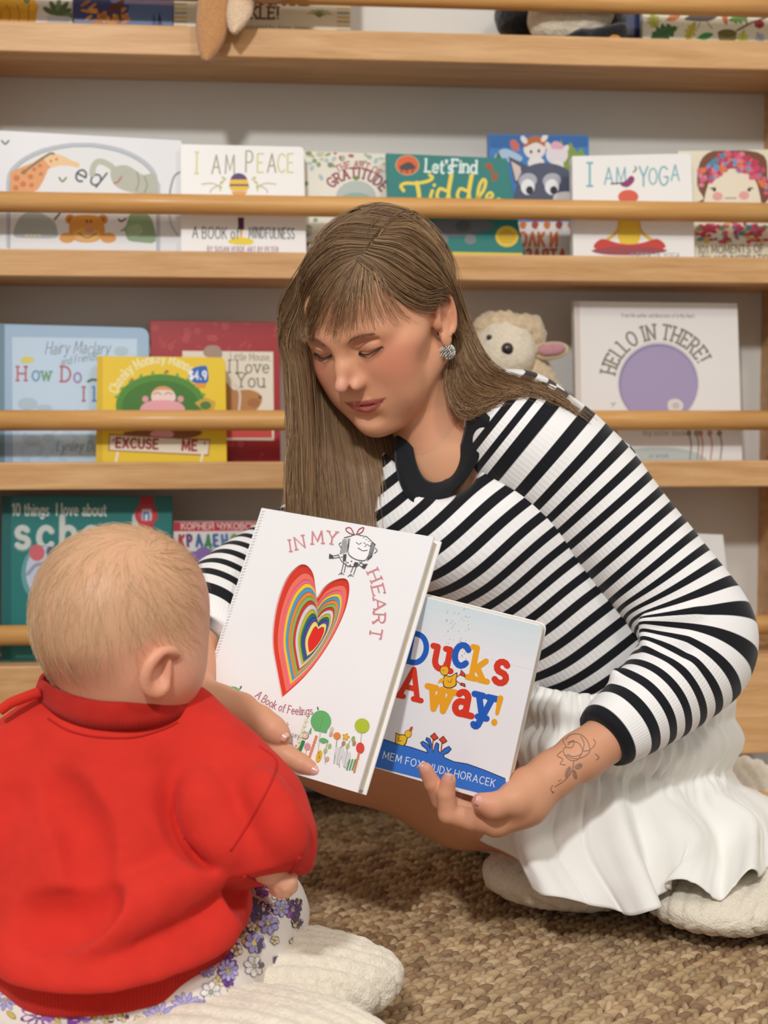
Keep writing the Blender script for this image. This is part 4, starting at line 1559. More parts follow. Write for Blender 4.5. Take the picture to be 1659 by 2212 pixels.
lo, hi = bounds(allp, .16)
bf = Field(lo, hi, .005)
px_chain(bf, [PELV + (.105,), WAIST + (.090,), CHEST + (.108,), UCH + (.082,)], .05)
bf.cap(PT(*UCH), NECK_W, .07, .05, .03)
bf.cap(PT(*UCH), PT(*LSH), .06, .045, .04)
bf.cap(PT(*UCH), PT(*RSH), .06, .045, .04)
px_chain(bf, [q + (r,) for q, r in zip(L_ARM, (.046, .042, .036, .034, .027))], .02)
px_chain(bf, [q + (r,) for q, r in zip(R_ARM, (.046, .042, .036, .034, .0265))], .02)
for ch in (R_LEG, R_SHIN, R_FOOT, L_LEG, L_SHIN):
    px_chain(bf, ch, .03)
bv, bfc = bf.mesh(2)

SKIN_B = np.array(lin('DBA07B'))


def hand_cols(v, tips):
    c = np.tile(np.array(lin('D69C7A')), (len(v), 1))
    for t_ in tips:
        w = np.exp(-(((v - PT(*t_[:3])) ** 2).sum(1)) / .013 ** 2)[:, None] * .5
        c = c * (1 - w) + np.array(lin('D78E7C')) * w
    return c


vs = [head_w(hv), lv, rv, bv]
fs, cs, off = [], [], 0
for v_, f_ in zip(vs, (hf, lf, rf, bfc)):
    fs.append(f_ + off)
    off += len(v_)
cs = [hc, hand_cols(lv, [q[-1] for q in LH_FING + [LH_THUMB]]), hand_cols(rv, [q[-1] for q in RH_FING + [RH_THUMB]]), np.tile(SKIN_B, (len(bv), 1))]
wbase = on_z(1330, 1990, 0.0)
woman = link_mesh('person', np.vstack(vs), np.vstack(fs), M_SKIN, None, True, np.vstack(cs), loc=wbase)
tag(woman, 'woman in striped top and white skirt kneeling and showing two picture books', 'person')
EYE_SKIN = mat('lash_dark', '2A1C16', rough=.5, noise=(50, .1))
M_BROW = mat('brow_hair', '8A6448', rough=.6, noise=(200, .2))


# eyelashes and eyebrows
def strands_geo(paths, r0, r1, cols=None, seg=3):
    n, m = paths.shape[:2]
    t = np.gradient(paths, axis=1)
    t /= np.linalg.norm(t, axis=2, keepdims=True) + 1e-12
    ref = np.array([.31, .62, .72])
    a = np.cross(t, ref)
    a /= np.linalg.norm(a, axis=2, keepdims=True) + 1e-12
    b = np.cross(t, a)
    u = np.linspace(0, 1, m)
    rad = (r0 + (r1 - r0) * u)[None, :, None]
    rings = []
    for k in range(seg):
        an = 2 * math.pi * k / seg
        rings.append(paths + rad * (math.cos(an) * a + math.sin(an) * b))
    V = np.stack(rings, 2).reshape(-1, 3)
    i, j, k = np.meshgrid(np.arange(n), np.arange(m - 1), np.arange(seg), indexing='ij')
    i, j, k = i.ravel(), j.ravel(), k.ravel()
    k2 = (k + 1) % seg
    base = i * m * seg
    Fc = np.stack([base + j * seg + k, base + j * seg + k2, base + (j + 1) * seg + k2, base + (j + 1) * seg + k], 1)
    C = None
    if cols is not None:
        C = np.repeat(cols.reshape(n * m, 3), seg, axis=0)
    return V, Fc, C


for s in (-1, 1):
    L_ = catmull([(s * .0175, -.0822, .0004), (s * .024, -.0852, -.0010), (s * .031, -.0858, -.0018), (s * .040, -.0810, -.0002), (s * .0465, -.0745, .0026)], 34)
    paths = []
    for i, q in enumerate(L_):
        out = np.array([s * (.15 + .9 * i / 34), -1.0, -.55])
        out /= np.linalg.norm(out)
        ln = .0030 + .0026 * i / 34
        dn = np.array([0, 0, .0012])
        paths.append([q + (0, .0010, .0012), q + out * ln * .5 + (0, 0, -.0004), q + out * ln + dn])
    V_, F_, _ = strands_geo(np.array(paths), .00038, .00008)
    lv2, lf2 = tube_geo(L_ + np.array([0, .0010, .0010]), .00065, 6)
    lf2 = [list(q) for q in lf2[:-2]]
    V_ = np.vstack([V_, lv2])
    F_ = np.vstack([F_, np.array(lf2) + len(V_) - len(lv2)])
    link_mesh('eyelashes', head_w(V_), F_, EYE_SKIN, woman)
    paths = []
    for i in range(90):
        u = random.random()
        q = catmull([(s * .013, -.0905, .0165), (s * .026, -.0890, .0215), (s * .040, -.0810, .0215), (s * .051, -.0670, .0165)], 40)[int(u * 39)]
        q = q + np.array([0, -.0012, random.uniform(-.0022, .0022) * (1 - .6 * u)])
        d_ = np.array([s * .8, .45 * u + .05, .45 - .8 * u])
        d_ /= np.linalg.norm(d_)
        paths.append([q, q + d_ * .0035 + (0, -.0006, 0), q + d_ * .0065])
    V_, F_, _ = strands_geo(np.array(paths), .00032, .0001)
    link_mesh('eyebrow', head_w(V_), F_, M_BROW, woman)

# finger nails
M_NAIL = mat('polished_nail', 'E0A99B', rough=.18, spec=.6, coat=.4, noise=(80, .02))


def nail(tip, prev, toward, w, l, lift):
    tip, prev = PT(*tip[:3]), PT(*prev[:3])
    ax = tip - prev
    ax /= np.linalg.norm(ax)
    n = np.array(toward, dtype=float)
    n -= ax * (n @ ax)
    n /= np.linalg.norm(n)
    sd = np.cross(ax, n)
    c = tip + ax * .0025 + n * lift
    V_, F_ = [], []
    nu, nv_ = 9, 7
    for i in range(nu):
        for j in range(nv_):
            a, b = i / (nu - 1) * 2 - 1, j / (nv_ - 1) * 2 - 1
            w_ = w * (1 - .35 * max(0, abs(a)) ** 3)
            V_.append(c + ax * a * l + sd * b * w_ - n * (b * b * w * .55 + (a * .5 + .1) ** 2 * .0012))
    for i in range(nu - 1):
        for j in range(nv_ - 1):
            F_.append((i * nv_ + j, i * nv_ + j + 1, (i + 1) * nv_ + j + 1, (i + 1) * nv_ + j))
    o = link_mesh('fingernail', V_, F_, M_NAIL, woman, True)
    sd_ = o.modifiers.new('thick', 'SOLIDIFY')
    sd_.thickness = .0006
    sd_.offset = 0


tc_ = np.array(-FWD)
upv = np.array(UP)
rtv = np.array(RIGHT)
nail(LH_FING[0][-1], LH_FING[0][-2], tc_ * .9 - rtv * .45, .0048, .0062, .0068)
nail(LH_FING[1][-1], LH_FING[1][-2], tc_ * .8 - rtv * .6, .0045, .0062, .0064)
nail(LH_THUMB[-1], LH_THUMB[-2], tc_ * .8 + upv * .25, .0056, .0066, .0086)
nail(RH_THUMB[-1], RH_THUMB[-2], tc_ * .9 + upv * .35, .0060, .0072, .0092)
nail(RH_FING[0][-1], RH_FING[0][-2], tc_ * .9 + upv * .1, .0050, .0064, .0070)
g_ = tube_geo(np.array([PT(579, 1604, 1.5205) + (PT(600, 1620, 1.51) - PT(580, 1606, 1.52)) * 0 + .0122 * (math.cos(a) * upv * .8 + math.cos(a) * -.3 * rtv + math.sin(a) * tc_) for a in np.linspace(0, 2 * math.pi, 25)]), .0011, 6, cap=False)
link_mesh('finger_ring', g_[0], g_[1], mat('silver', 'D8D4CC', rough=.2, metal=1.0, noise=(60, .03)), woman, True)


# ------------------------------------------------------------------ striped top
def stripe_mat():
    m = bpy.data.materials.new('striped_knit')
    m.use_nodes = True
    N, L = m.node_tree.nodes, m.node_tree.links
    b = N['Principled BSDF']
    b.inputs['Roughness'].default_value = .85
    b.inputs['Sheen Weight'].default_value = .15
    b.inputs['Specular IOR Level'].default_value = .2
    a = N.new('ShaderNodeAttribute')
    a.attribute_name = 'stripe'
    fr = N.new('ShaderNodeMath')
    fr.operation = 'FRACT'
    L.new(a.outputs['Fac'], fr.inputs[0])
    cr = N.new('ShaderNodeValToRGB')
    e = cr.color_ramp.elements
    e[0].position = 0.0
    e[0].color = (*lin('15151A'), 1)
    e[1].position = .44
    e[1].color = (*lin('15151A'), 1)
    for pos, c in ((.47, 'F2F0EE'), (.97, 'F2F0EE'), (1.0, '15151A')):
        q = e.new(pos)
        q.color = (*lin(c), 1)
    L.new(fr.outputs[0], cr.inputs[0])
    L.new(cr.outputs[0], b.inputs['Base Color'])
    rb = N.new('ShaderNodeAttribute')
    rb.attribute_name = 'rib'
    sn = N.new('ShaderNodeMath')
    sn.operation = 'SINE'
    L.new(rb.outputs['Fac'], sn.inputs[0])
    bp = N.new('ShaderNodeBump')
    bp.inputs['Strength'].default_value = .15
    bp.inputs['Distance'].default_value = .0006
    L.new(sn.outputs[0], bp.inputs['Height'])
    L.new(bp.outputs[0], b.inputs['Normal'])
    return m


M_STRIPE = stripe_mat()
PERIOD = .0205


def curve_param(V, pts, sigma, n=90):
    """Smoothed arc-length of the closest point on a curve, and the angle round it."""
    c = catmull(pts, n)
    s = np.concatenate([[0], np.cumsum(np.linalg.norm(np.diff(c, axis=0), axis=1))])
    out = np.zeros(len(V))
    ang = np.zeros(len(V))
    t = np.gradient(c, axis=0)
    t /= np.linalg.norm(t, axis=1)[:, None]
    for i in range(0, len(V), 20000):
        q = V[i:i + 20000]
        d2 = ((q[:, None, :] - c[None]) ** 2).sum(2)
        w = np.exp(-(d2 - d2.min(1)[:, None]) / sigma ** 2)
        w /= w.sum(1)[:, None]
        out[i:i + 20000] = w @ s
        cc, tt = w @ c, w @ t
        r = q - cc
        a = np.cross(tt, np.array([.3, .5, .81]))
        a /= np.linalg.norm(a, axis=1)[:, None]
        bb = np.cross(tt, a)
        ang[i:i + 20000] = np.arctan2((r * bb).sum(1), (r * a).sum(1))
        e0 = ((q - c[0]) @ t[0])
        e1 = ((q - c[-1]) @ t[-1])
        o = out[i:i + 20000]
        o += np.where(e0 < 0, e0, 0) + np.where(e1 > 0, e1, 0)
    return out, ang


def wrinkle(V, Fc, amp, scale, seed, stretch=None):
    n = vnormals(V, Fc)
    q = V if stretch is None else V @ stretch
    return V + n * (amp * (vnoise(q, scale, seed) + .5 * vnoise(q, scale * 2.1, seed + 3)))[:, None]


def dir_stretch(ax, k):
    """Matrix that squeezes noise coordinates along ax (long folds run along ax)."""
    a = np.array(ax) / np.linalg.norm(ax)
    return np.eye(3) - np.outer(a, a) * (1 - k)


# torso
TC = [(1450, 1640, 1.80), (1365, 1460, 1.79), (1260, 1310, 1.775), (1150, 1170, 1.76), (1060, 1080, 1.755), (985, 1000, 1.76)]
lo, hi = bounds(TC + [LSH, RSH], .17)
tf = Field(lo, hi, .0035)
px_chain(tf, [(1365, 1525, 1.80, .085), (1340, 1450, 1.79, .108), (1240, 1290, 1.775, .122), (1120, 1150, 1.76, .124), (1005, 1050, 1.76, .098)], .05)
tf.ell(PT(1010, 1180, 1.67), (.06, .055, .05), .06)
tf.ell(PT(880, 1130, 1.74), (.06, .06, .06), .06)
tf.cap(PT(985, 985, 1.755), PT(1110, 930, 1.69), .072, .056, .05)
tf.cap(PT(985, 1000, 1.76), PT(800, 1075, 1.84), .075, .055, .05)
tf.cap(PT(1130, 920, 1.72), PT(1250, 1060, 1.76), .055, .07, .05)
NCK_A = NECK_W + (head_w((0, .03, -.055))[0] - NECK_W) * -.15
NCK_B = head_w((0, .03, -.055))[0]
tf.cap(PT(950, 990, 1.645), PT(930, 900, 1.66), .044, .056, .010, 'sub')
tf.cap(NCK_A, NCK_B, .056, .07, .012, 'sub')
tv, tfc = tf.mesh(2)
tax = PT(1010, 1040, 1.755) - PT(1400, 1560, 1.79)
tv = wrinkle(tv, tfc, .0045, 15, 4, dir_stretch(PT(1390, 1300, 1.68) - PT(1000, 1400, 1.66), .35))
_, ta = curve_param(tv, [PT(*q) for q in TC], .09)
tax /= np.linalg.norm(tax)
rel = tv - PT(1400, 1560, 1.79)
ts = rel @ tax + .006 * vnoise(tv, 9, 2)
shirt_torso = link_mesh('striped_top', tv, tfc, M_STRIPE, woman, True, attrs={'stripe': ts / PERIOD, 'rib': ta * 150})


def sleeve(name, pts, rad, wr, ridges=(), seed=1):
    c = [PT(*q) for q in pts]
    lo, hi = np.min(c, 0) - .09, np.max(c, 0) + .09
    f = Field(lo, hi, .0026)
    cc = catmull(c, 24)
    rr = np.interp(np.linspace(0, 1, 24), np.linspace(0, 1, len(rad)), rad)
    f.chain(list(cc), list(rr), .02)
    for a, b, r, mode in ridges:
        f.cap(PT(*a), PT(*b), r, r * .5, .016, mode)
    # open cuff: cut flat past the end
    e = cc[-1]
    t = cc[-1] - cc[-3]
    t /= np.linalg.norm(t)
    f.op(lambda X, Y, Z: -((X - e[0]) * t[0] + (Y - e[1]) * t[1] + (Z - e[2]) * t[2]), e - .1, e + .1, .002, 'sub')
    V, Fc = f.mesh(1)
    V = wrinkle(V, Fc, wr, 18, seed, dir_stretch(c[-1] - c[0], .6))
    s, a = curve_param(V, cc, .04, 120)
    return link_mesh(name, V, Fc, M_STRIPE, woman, True, attrs={'stripe': s / PERIOD + .2, 'rib': a * 80})


sleeve('sleeve', [(1125, 945, 1.675), (1240, 1040, 1.672), (1360, 1175, 1.665), (1470, 1300, 1.652), (1520, 1380, 1.640), (1490, 1440, 1.625), (1410, 1512, 1.597), (1303, 1598, 1.558)],
       [.064, .061, .056, .052, .049, .047, .039, .0285], .0022,
       ridges=[((1398, 1372, 1.60), (1480, 1385, 1.585), .006, 'add'), ((1392, 1345, 1.60), (1500, 1320, 1.59), .006, 'add'), ((1380, 1358, 1.59), (1460, 1362, 1.575), .006, 'sub'),
               ((1398, 1392, 1.585), (1490, 1440, 1.575), .005, 'add'), ((1395, 1385, 1.58), (1475, 1410, 1.57), .0045, 'sub'), 
               ((1330, 1455, 1.58), (1440, 1520, 1.57), .004, 'add')], seed=5)
sleeve('sleeve', [(800, 1085, 1.83), (660, 1215, 1.79), (540, 1285, 1.74), (478, 1330, 1.70), (445, 1362, 1.665), (428, 1402, 1.636)], [.062, .058, .056, .050, .044, .034], .002, seed=8)

bvh_t = BVHTree.FromPolygons([Vector(q) for q in tv], [tuple(q) for q in tfc])


def cast(bvh, px, py, default=None, lift=0.0):
    r = ray(px, py)
    h = bvh.ray_cast(CAM, r.normalized())
    if h[0] is None:
        return PT(px, py, default) if default else None
    return np.array(h[0] - r.normalized() * lift)


# ------------------------------------------------------------------ hair
SH_C, SH_R = np.array((0, .016, .034)), np.array((.0815, .1035, .0935))


def shell(px, py, lift=0.0):
    """Pixel -> point on the hair shell round the skull (nearest approach when off the shell)."""
    o = (head_l(CAM)[0] - SH_C) / (SH_R + lift)
    d = (head_l(CAM + ray(px, py))[0] - SH_C) / (SH_R + lift) - o
    a, b, c = d @ d, o @ d, o @ o - 1
    disc = b * b - a * c
    t = (-b - math.sqrt(disc)) / a if disc > 0 else -b / a
    q = o + d * t
    q = q / max(np.linalg.norm(q), 1) if disc <= 0 else q
    return head_w(q * (SH_R + lift) + SH_C)[0]


def G(*pts):
    return [PT(*q) if len(q) == 3 else shell(*q) for q in pts]


bvh_h = BVHTree.FromPolygons([Vector(q) for q in head_w(hv)], [tuple(q) for q in hf])
_cv = [o for o in woman.children if o.name.split('.')[0] in ('sleeve', 'striped_top')]
_bv, _bf, _o = [], [], 0
for o in _cv:
    q = [Vector(w.co) + world_loc(woman) for w in o.data.vertices]
    _bv += q
    _bf += [tuple(i + _o for i in pl.vertices) for pl in o.data.polygons]
    _o += len(q)
bvh_c = BVHTree.FromPolygons(_bv, _bf)
_q = [Vector(w.co) + world_loc(woman) for w in woman.data.vertices]
bvh_cs = BVHTree.FromPolygons(_bv + _q, _bf + [tuple(i + _o for i in pl.vertices) for pl in woman.data.polygons])


# neck band
ring_px = [(858, 945, 1.66), (860, 995, 1.66), (872, 1050, 1.66), (900, 1086, 1.655), (942, 1084, 1.645), (985, 1056, 1.640), (1020, 1008, 1.640), (1042, 955, 1.645), (1053, 905, 1.66)]
ring = [cast(bvh_cs, x, y, d, .003) for x, y, d in catmull(ring_px, 33)]
_dd = np.array([float((Vector(q) - CAM).dot(FWD)) for q in ring])
for _ in range(40):
    _dd[1:-1] = np.minimum(.5 * _dd[1:-1] + .25 * (_dd[:-2] + _dd[2:]), _dd[1:-1] + .0004)
ring = [PT(x, y, d) for (x, y, _), d in zip(catmull(ring_px, 33), _dd)]
ring = ring[::3] + [ring[-1]]
ring += [PT(1064, 874, 1.665), PT(1062, 852, 1.72), PT(1030, 848, 1.77), PT(975, 870, 1.81), PT(905, 905, 1.80), PT(868, 915, 1.73)]
rp = catmull(ring + [ring[0]], 120)
for _ in range(14):
    rp[:-1] = .5 * rp[:-1] + .25 * (np.roll(rp[:-1], 1, 0) + np.roll(rp[:-1], -1, 0))
rp[-1] = rp[0]
cen = rp.mean(0)
nb = Geo()
nax = np.array(NCK_B - NCK_A)
nax /= np.linalg.norm(nax)
V_, F_ = [], []
for i, q in enumerate(rp[:-1]):
    inw = cen - q
    inw -= nax * (inw @ nax)
    inw /= np.linalg.norm(inw)
    wd = inw * .85 + nax * .55
    wd /= np.linalg.norm(wd)
    th = nax * .85 - inw * .55
    for a, b in ((-.003, -.001), (-.003, .0025), (.008, .0045), (.025, .0045), (.029, .002), (.025, -.001)):
        V_.append(q + wd * a + th * b)
m_ = len(rp) - 1
for i in range(m_):
    for j in range(6):
        F_.append((i * 6 + j, i * 6 + (j + 1) % 6, ((i + 1) % m_) * 6 + (j + 1) % 6, ((i + 1) % m_) * 6 + j))
link_mesh('neck_band', V_, F_, mat('black_rib', '121318', rough=.9, sheen=.1, bump=(400, .4, .0006), noise=(300, .2)), woman, True)


def over(px, py, d):
    """Hair lying on the clothes: never deeper than the cloth seen at that pixel."""
    h = bvh_c.ray_cast(CAM, ray(px, py).normalized())
    if h[0] is not None:
        d = min(d, (h[0] - CAM).dot(FWD) - .006)
    return PT(px, py, d)


HC = [np.array(lin(c)) for c in ('896A4C', '987856', 'AC8A62', '765840', 'C6A37A', '664A34')]
hair_v, hair_f, hair_c = [], [], []


def hair_add(V, Fc, C):
    o = sum(len(q) for q in hair_v)
    hair_v.append(V)
    hair_f.append(Fc + o)
    hair_c.append(C)


def GO(*pts):
    return [over(*q) for q in pts]


def sheet(guides, n, m=18, jit=.0025, depth=.006, r0=.00042, r1=.00020, clump=10, wav=.0012, back=True, tipvar=.12, dark=0.0, inset=.004, gain=1.0):
    g = np.array([catmull(q, m) for q in guides])            # (k, m, 3)
    k = len(g)
    hc_w = HO + HR @ np.array((0, .016, .02)) * HS

    def at(u):
        x = np.clip(u, 0, 1) * (k - 1)
        i = np.minimum(x.astype(int), k - 2)
        t = (x - i)[..., None]
        if u.ndim == 1:
            return g[i] * (1 - t[..., None]) + g[i + 1] * t[..., None]
        j = np.arange(m)[None, :]
        return g[i, j] * (1 - t) + g[i + 1, j] * t
    u = RNG.uniform(0, 1, n)
    cl = (np.floor(u * clump) + .5) / clump + RNG.uniform(-.2, .2, n) / clump
    tt = np.linspace(0, 1, m)[None, :]
    uu = u[:, None] + (cl - u)[:, None] * .45 * tt ** 1.5
    uu = uu + .02 * np.sin(tt * RNG.uniform(2, 7, n)[:, None] + RNG.uniform(0, 6, n)[:, None]) * tt
    p = at(uu)
    # trim tips to different lengths
    L = 1 - RNG.uniform(0, tipvar, n)
    idx = tt * L[:, None] * (m - 1)
    i0 = np.minimum(idx.astype(int), m - 2)
    fr = (idx - i0)[..., None]
    rows = np.arange(n)[:, None]
    p = p[rows, i0] * (1 - fr) + p[rows, i0 + 1] * fr
    out = p - hc_w
    out /= np.linalg.norm(out, axis=2, keepdims=True)
    p = p + out * (RNG.uniform(-depth * .5, depth * .5, n)[:, None, None])
    p = p + RNG.normal(0, jit, (n, 1, 3)) * (.3 + .7 * tt[..., None])
    ph = RNG.uniform(0, 6.28, (n, 1, 3))
    p = p + wav * np.sin(tt[..., None] * RNG.uniform(4, 11, (n, 1, 1)) + ph) * tt[..., None]
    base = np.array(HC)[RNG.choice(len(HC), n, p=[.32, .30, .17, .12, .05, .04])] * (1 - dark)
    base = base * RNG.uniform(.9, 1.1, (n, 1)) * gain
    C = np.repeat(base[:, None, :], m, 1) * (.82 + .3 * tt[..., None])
    V, Fc, C = strands_geo(p, r0, r1, C)
    hair_add(V, Fc, C)
    if back:
        w = max(8, 3 * k)
        uu = np.linspace(0, 1, w)
        gg = at(uu)
        out = gg - hc_w
        out /= np.linalg.norm(out, axis=2, keepdims=True)
        q = gg - out * inset
        V = q.reshape(-1, 3)
        i, j = np.meshgrid(np.arange(w - 1), np.arange(m - 1), indexing='ij')
        i, j = i.ravel(), j.ravel()
        Fc = np.stack([i * m + j, i * m + j + 1, (i + 1) * m + j + 1, (i + 1) * m + j], 1)
        hair_add(V, Fc, np.tile(HC[0] * .95, (len(V), 1)))


# scalp cap under the strands
nu, nv = 64, 40
V_ = np.array([[math.sin(math.pi * j / nv) * math.cos(2 * math.pi * i / nu), math.sin(math.pi * j / nv) * math.sin(2 * math.pi * i / nu), math.cos(math.pi * j / nv)] for j in range(nv + 1) for i in range(nu)])
V_ = V_ * (SH_R - .0035) + SH_C
F_ = np.array([(j * nu + i, j * nu + (i + 1) % nu, (j + 1) * nu + (i + 1) % nu, (j + 1) * nu + i) for j in range(nv) for i in range(nu)])
kp = (V_[:, 2] * .55 + V_[:, 1] * .83) > .004
kp &= ~((np.abs(V_[:, 0]) > .05) & (V_[:, 2] < .022) & (V_[:, 1] < .03))
F_ = F_[kp[F_].all(1)]
hair_add(head_w(V_), F_[:, ::-1], np.tile(HC[0] * .95, (len(V_), 1)))
# back of the head, from the crown down to the nape
bk = []
for a in np.linspace(-1.25, 1.25, 7):
    bk.append([head_w(SH_C + SH_R * 1.0 * np.array((math.sin(a) * math.sin(b), math.cos(a) * math.sin(b), math.cos(b))))[0] for b in np.linspace(.1, 2.0, 7)])
sheet(bk, 600, 14, depth=.004)
# right-hand side: from the parting back over the ear
sheet([G((772, 562), (800, 588), (842, 632), (885, 660), (925, 668), (945, 655)),
       G((780, 556), (820, 580), (870, 620), (918, 640), (952, 632), (985, 655, 1.70)),
       G((792, 545), (845, 562), (902, 600), (948, 625), (978, 655), (992, 720, 1.70)),
       G((810, 522), (868, 532), (925, 572), (965, 625), (990, 690), (1008, 760, 1.70)),
       G((835, 496), (890, 500), (942, 545), (974, 615), (1000, 695, 1.705), (1030, 770, 1.70)),
       G((862, 470), (908, 476), (955, 540), (982, 625), (1012, 710, 1.71), (1060, 795, 1.70))], 1700, 20, clump=34)
# top of the crown going back
sheet([G((786, 550), (790, 520), (800, 492), (830, 470)), G((830, 500), (850, 475), (880, 462), (910, 478)), G((862, 470), (890, 462), (925, 490), (955, 540))], 450, 12, depth=.005, clump=14)
# left-hand side, over the temple and into the hanging curtain
sheet([G((788, 550), (735, 566), (690, 612), (660, 672), (652, 740, 1.640), (664, 800, 1.652), (672, 920, 1.662), (676, 1060, 1.662), (684, 1185, 1.66)),
       G((792, 540), (728, 545), (672, 598), (640, 665), (634, 740, 1.648), (650, 805, 1.657), (660, 930, 1.664), (664, 1060, 1.663), (670, 1185, 1.66)),
       G((800, 525), (722, 525), (660, 585), (626, 660), (618, 735, 1.655), (638, 810, 1.663), (648, 930, 1.667), (652, 1060, 1.665), (656, 1185, 1.66)),
       G((815, 505), (730, 502), (660, 565), (620, 640), (610, 722, 1.665), (630, 805, 1.668), (640, 920, 1.67), (640, 1060, 1.667), (644, 1185, 1.662)),
       G((838, 480), (760, 475), (685, 540), (630, 620), (612, 705, 1.675), (628, 800, 1.675), (634, 920, 1.672), (632, 1060, 1.669), (636, 1185, 1.664)),
       G((866, 462), (806, 456), (716, 508), (648, 592), (616, 680, 1.685), (624, 800, 1.68), (630, 920, 1.676), (628, 1060, 1.671), (632, 1185, 1.666)),
       G((886, 452), (806, 436), (702, 478), (634, 568), (606, 670, 1.69), (622, 800, 1.685), (628, 920, 1.68), (626, 1060, 1.673), (630, 1185, 1.668))], 1750, 26, clump=26, tipvar=.25)
# fringe
fr = []
for r in (((776, 556), (730, 585), (688, 640), (664, 700), (656, 744)),
          ((778, 556), (742, 588), (705, 640), (682, 700), (672, 746)),
          ((780, 554), (752, 598), (722, 660), (704, 712), (694, 750)),
          ((783, 552), (762, 600), (744, 660), (734, 712), (729, 750)),
          ((787, 551), (778, 600), (772, 660), (770, 705), (774, 738)),
          ((792, 551), (802, 598), (812, 650), (828, 690), (850, 711)),
          ((796, 552), (828, 595), (852, 638), (884, 678), (915, 702))):
    q = [shell(*r[0]), shell(*r[1])]
    for i, (x, y) in enumerate(r[2:]):
        h_ = cast(bvh_h, x, y, 1.6, (.0075, .0055, .004)[i])
        q.append(h_)
    q[1] = q[1] * .5 + cast(bvh_h, r[1][0], r[1][1], 1.6, .009) * .5
    fr.append(q)
lw = [shell(784, 552), shell(728, 568), shell(682, 612), cast(bvh_h, 662, 668, 1.63, .006), cast(bvh_h, 657, 720, 1.63, .004)]
sheet([lw, fr[0], fr[1]], 150, 16, jit=.0012, depth=.004, r0=.0004, r1=.0002, clump=8, back=False, tipvar=.2)
sheet(fr, 260, 16, jit=.0012, depth=.003, r0=.0004, r1=.00012, clump=15, wav=.0012, back=False, tipvar=.42, gain=1.2)
sheet([[g_[0], g_[1], g_[2] * .75 + g_[1] * .25] for g_ in fr], 210, 10, jit=.0010, depth=.003, r0=.0004, r1=.0002, clump=18, wav=.0005, tipvar=.7, back=False, gain=1.12)
# curtain hanging in front of the far shoulder
sheet([G((618, 700, 1.668), (634, 800, 1.672), (636, 900, 1.672), (633, 1020, 1.668), (640, 1180, 1.665)),
       G((640, 720, 1.685), (660, 820, 1.69), (672, 920, 1.685), (680, 1030, 1.675), (690, 1190, 1.668)),
       G((662, 760, 1.70), (700, 850, 1.705), (720, 940, 1.70), (740, 1040, 1.685), (750, 1190, 1.67)),
       G((690, 790, 1.72), (750, 880, 1.72), (780, 960, 1.71), (800, 1050, 1.69), (810, 1190, 1.67)),
       G((740, 840, 1.735), (810, 920, 1.73), (836, 990, 1.715), (852, 1060, 1.69), (862, 1190, 1.668)),
       G((800, 880, 1.745), (855, 940, 1.735), (876, 1000, 1.715), (894, 1070, 1.69), (912, 1180, 1.668))], 2100, 18, jit=.0035, depth=.016, clump=26, wav=.002, inset=.010)
# behind the ear, down to and over the near shoulder
sheet([GO((986, 735, 1.70), (972, 800, 1.670), (968, 848, 1.645), (990, 888, 1.638), (1032, 888, 1.632)),
       GO((988, 715, 1.705), (982, 790, 1.675), (990, 850, 1.652), (1028, 882, 1.635), (1072, 866, 1.628)),
       GO((990, 690, 1.71), (1000, 768, 1.685), (1030, 828, 1.662), (1082, 852, 1.640), (1150, 846, 1.640)),
       GO((994, 670, 1.715), (1015, 750, 1.695), (1062, 812, 1.675), (1140, 838, 1.655), (1222, 872, 1.655)),
       GO((997, 650, 1.715), (1028, 742, 1.705), (1082, 803, 1.69), (1184, 838, 1.670), (1288, 922, 1.69))], 1000, 20, jit=.0028, depth=.010, clump=16, wav=.0018)
# stray hairs
for _ in range(14):
    x = random.uniform(618, 640)
    sheet([G((622, 780, 1.66), (x, 900, 1.655), (x - 8, 1000, 1.65), (x - 16 + random.uniform(-8, 8), 1090, 1.65)), G((626, 780, 1.66), (x + 3, 900, 1.655), (x - 4, 1000, 1.65), (x - 10, 1110, 1.65))], 1, 10, back=False, r0=.0003, r1=.0002, wav=.002)
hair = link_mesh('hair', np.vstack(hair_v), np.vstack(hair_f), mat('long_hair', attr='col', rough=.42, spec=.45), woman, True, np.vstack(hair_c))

# earring, stud and ear hoop
ec = cast(bvh_h, 964, 752, 1.66, .006)
ec = PT(966, 760, max(1.5, (Vector(ec) - CAM).dot(FWD) - .001))
eg = Geo()


def ico(c, r, sub=1):
    bm = bmesh.new()
    bmesh.ops.create_icosphere(bm, subdivisions=sub, radius=r)
    vs_ = [tuple(np.array(c) + np.array(q.co)) for q in bm.verts]
    fs_ = [tuple(q.index for q in fc.verts) for fc in bm.faces]
    bm.free()
    return vs_, fs_


eg.add(*ico(ec, .0078, 2), lin('4A4640'))
for i in range(150):
    z_ = 1 - 2 * (i + .5) / 150
    a = i * 2.39996
    r_ = math.sqrt(1 - z_ * z_)
    eg.add(*ico(ec + .0082 * np.array((r_ * math.cos(a), r_ * math.sin(a), z_)), .00095 if i % 3 else .0012), lin('F0ECE2') if i % 5 else lin('A8A49A'))
eg.build('earring', mat('silver_beads', attr='col', rough=.22, metal=.25, spec=.7), woman, smooth=True, colors=True)
st = cast(bvh_h, 972, 724, 1.66, .001)
v, f = ico(st, .0011, 2)
link_mesh('ear_stud', v, f, MATS['silver'], woman, True)
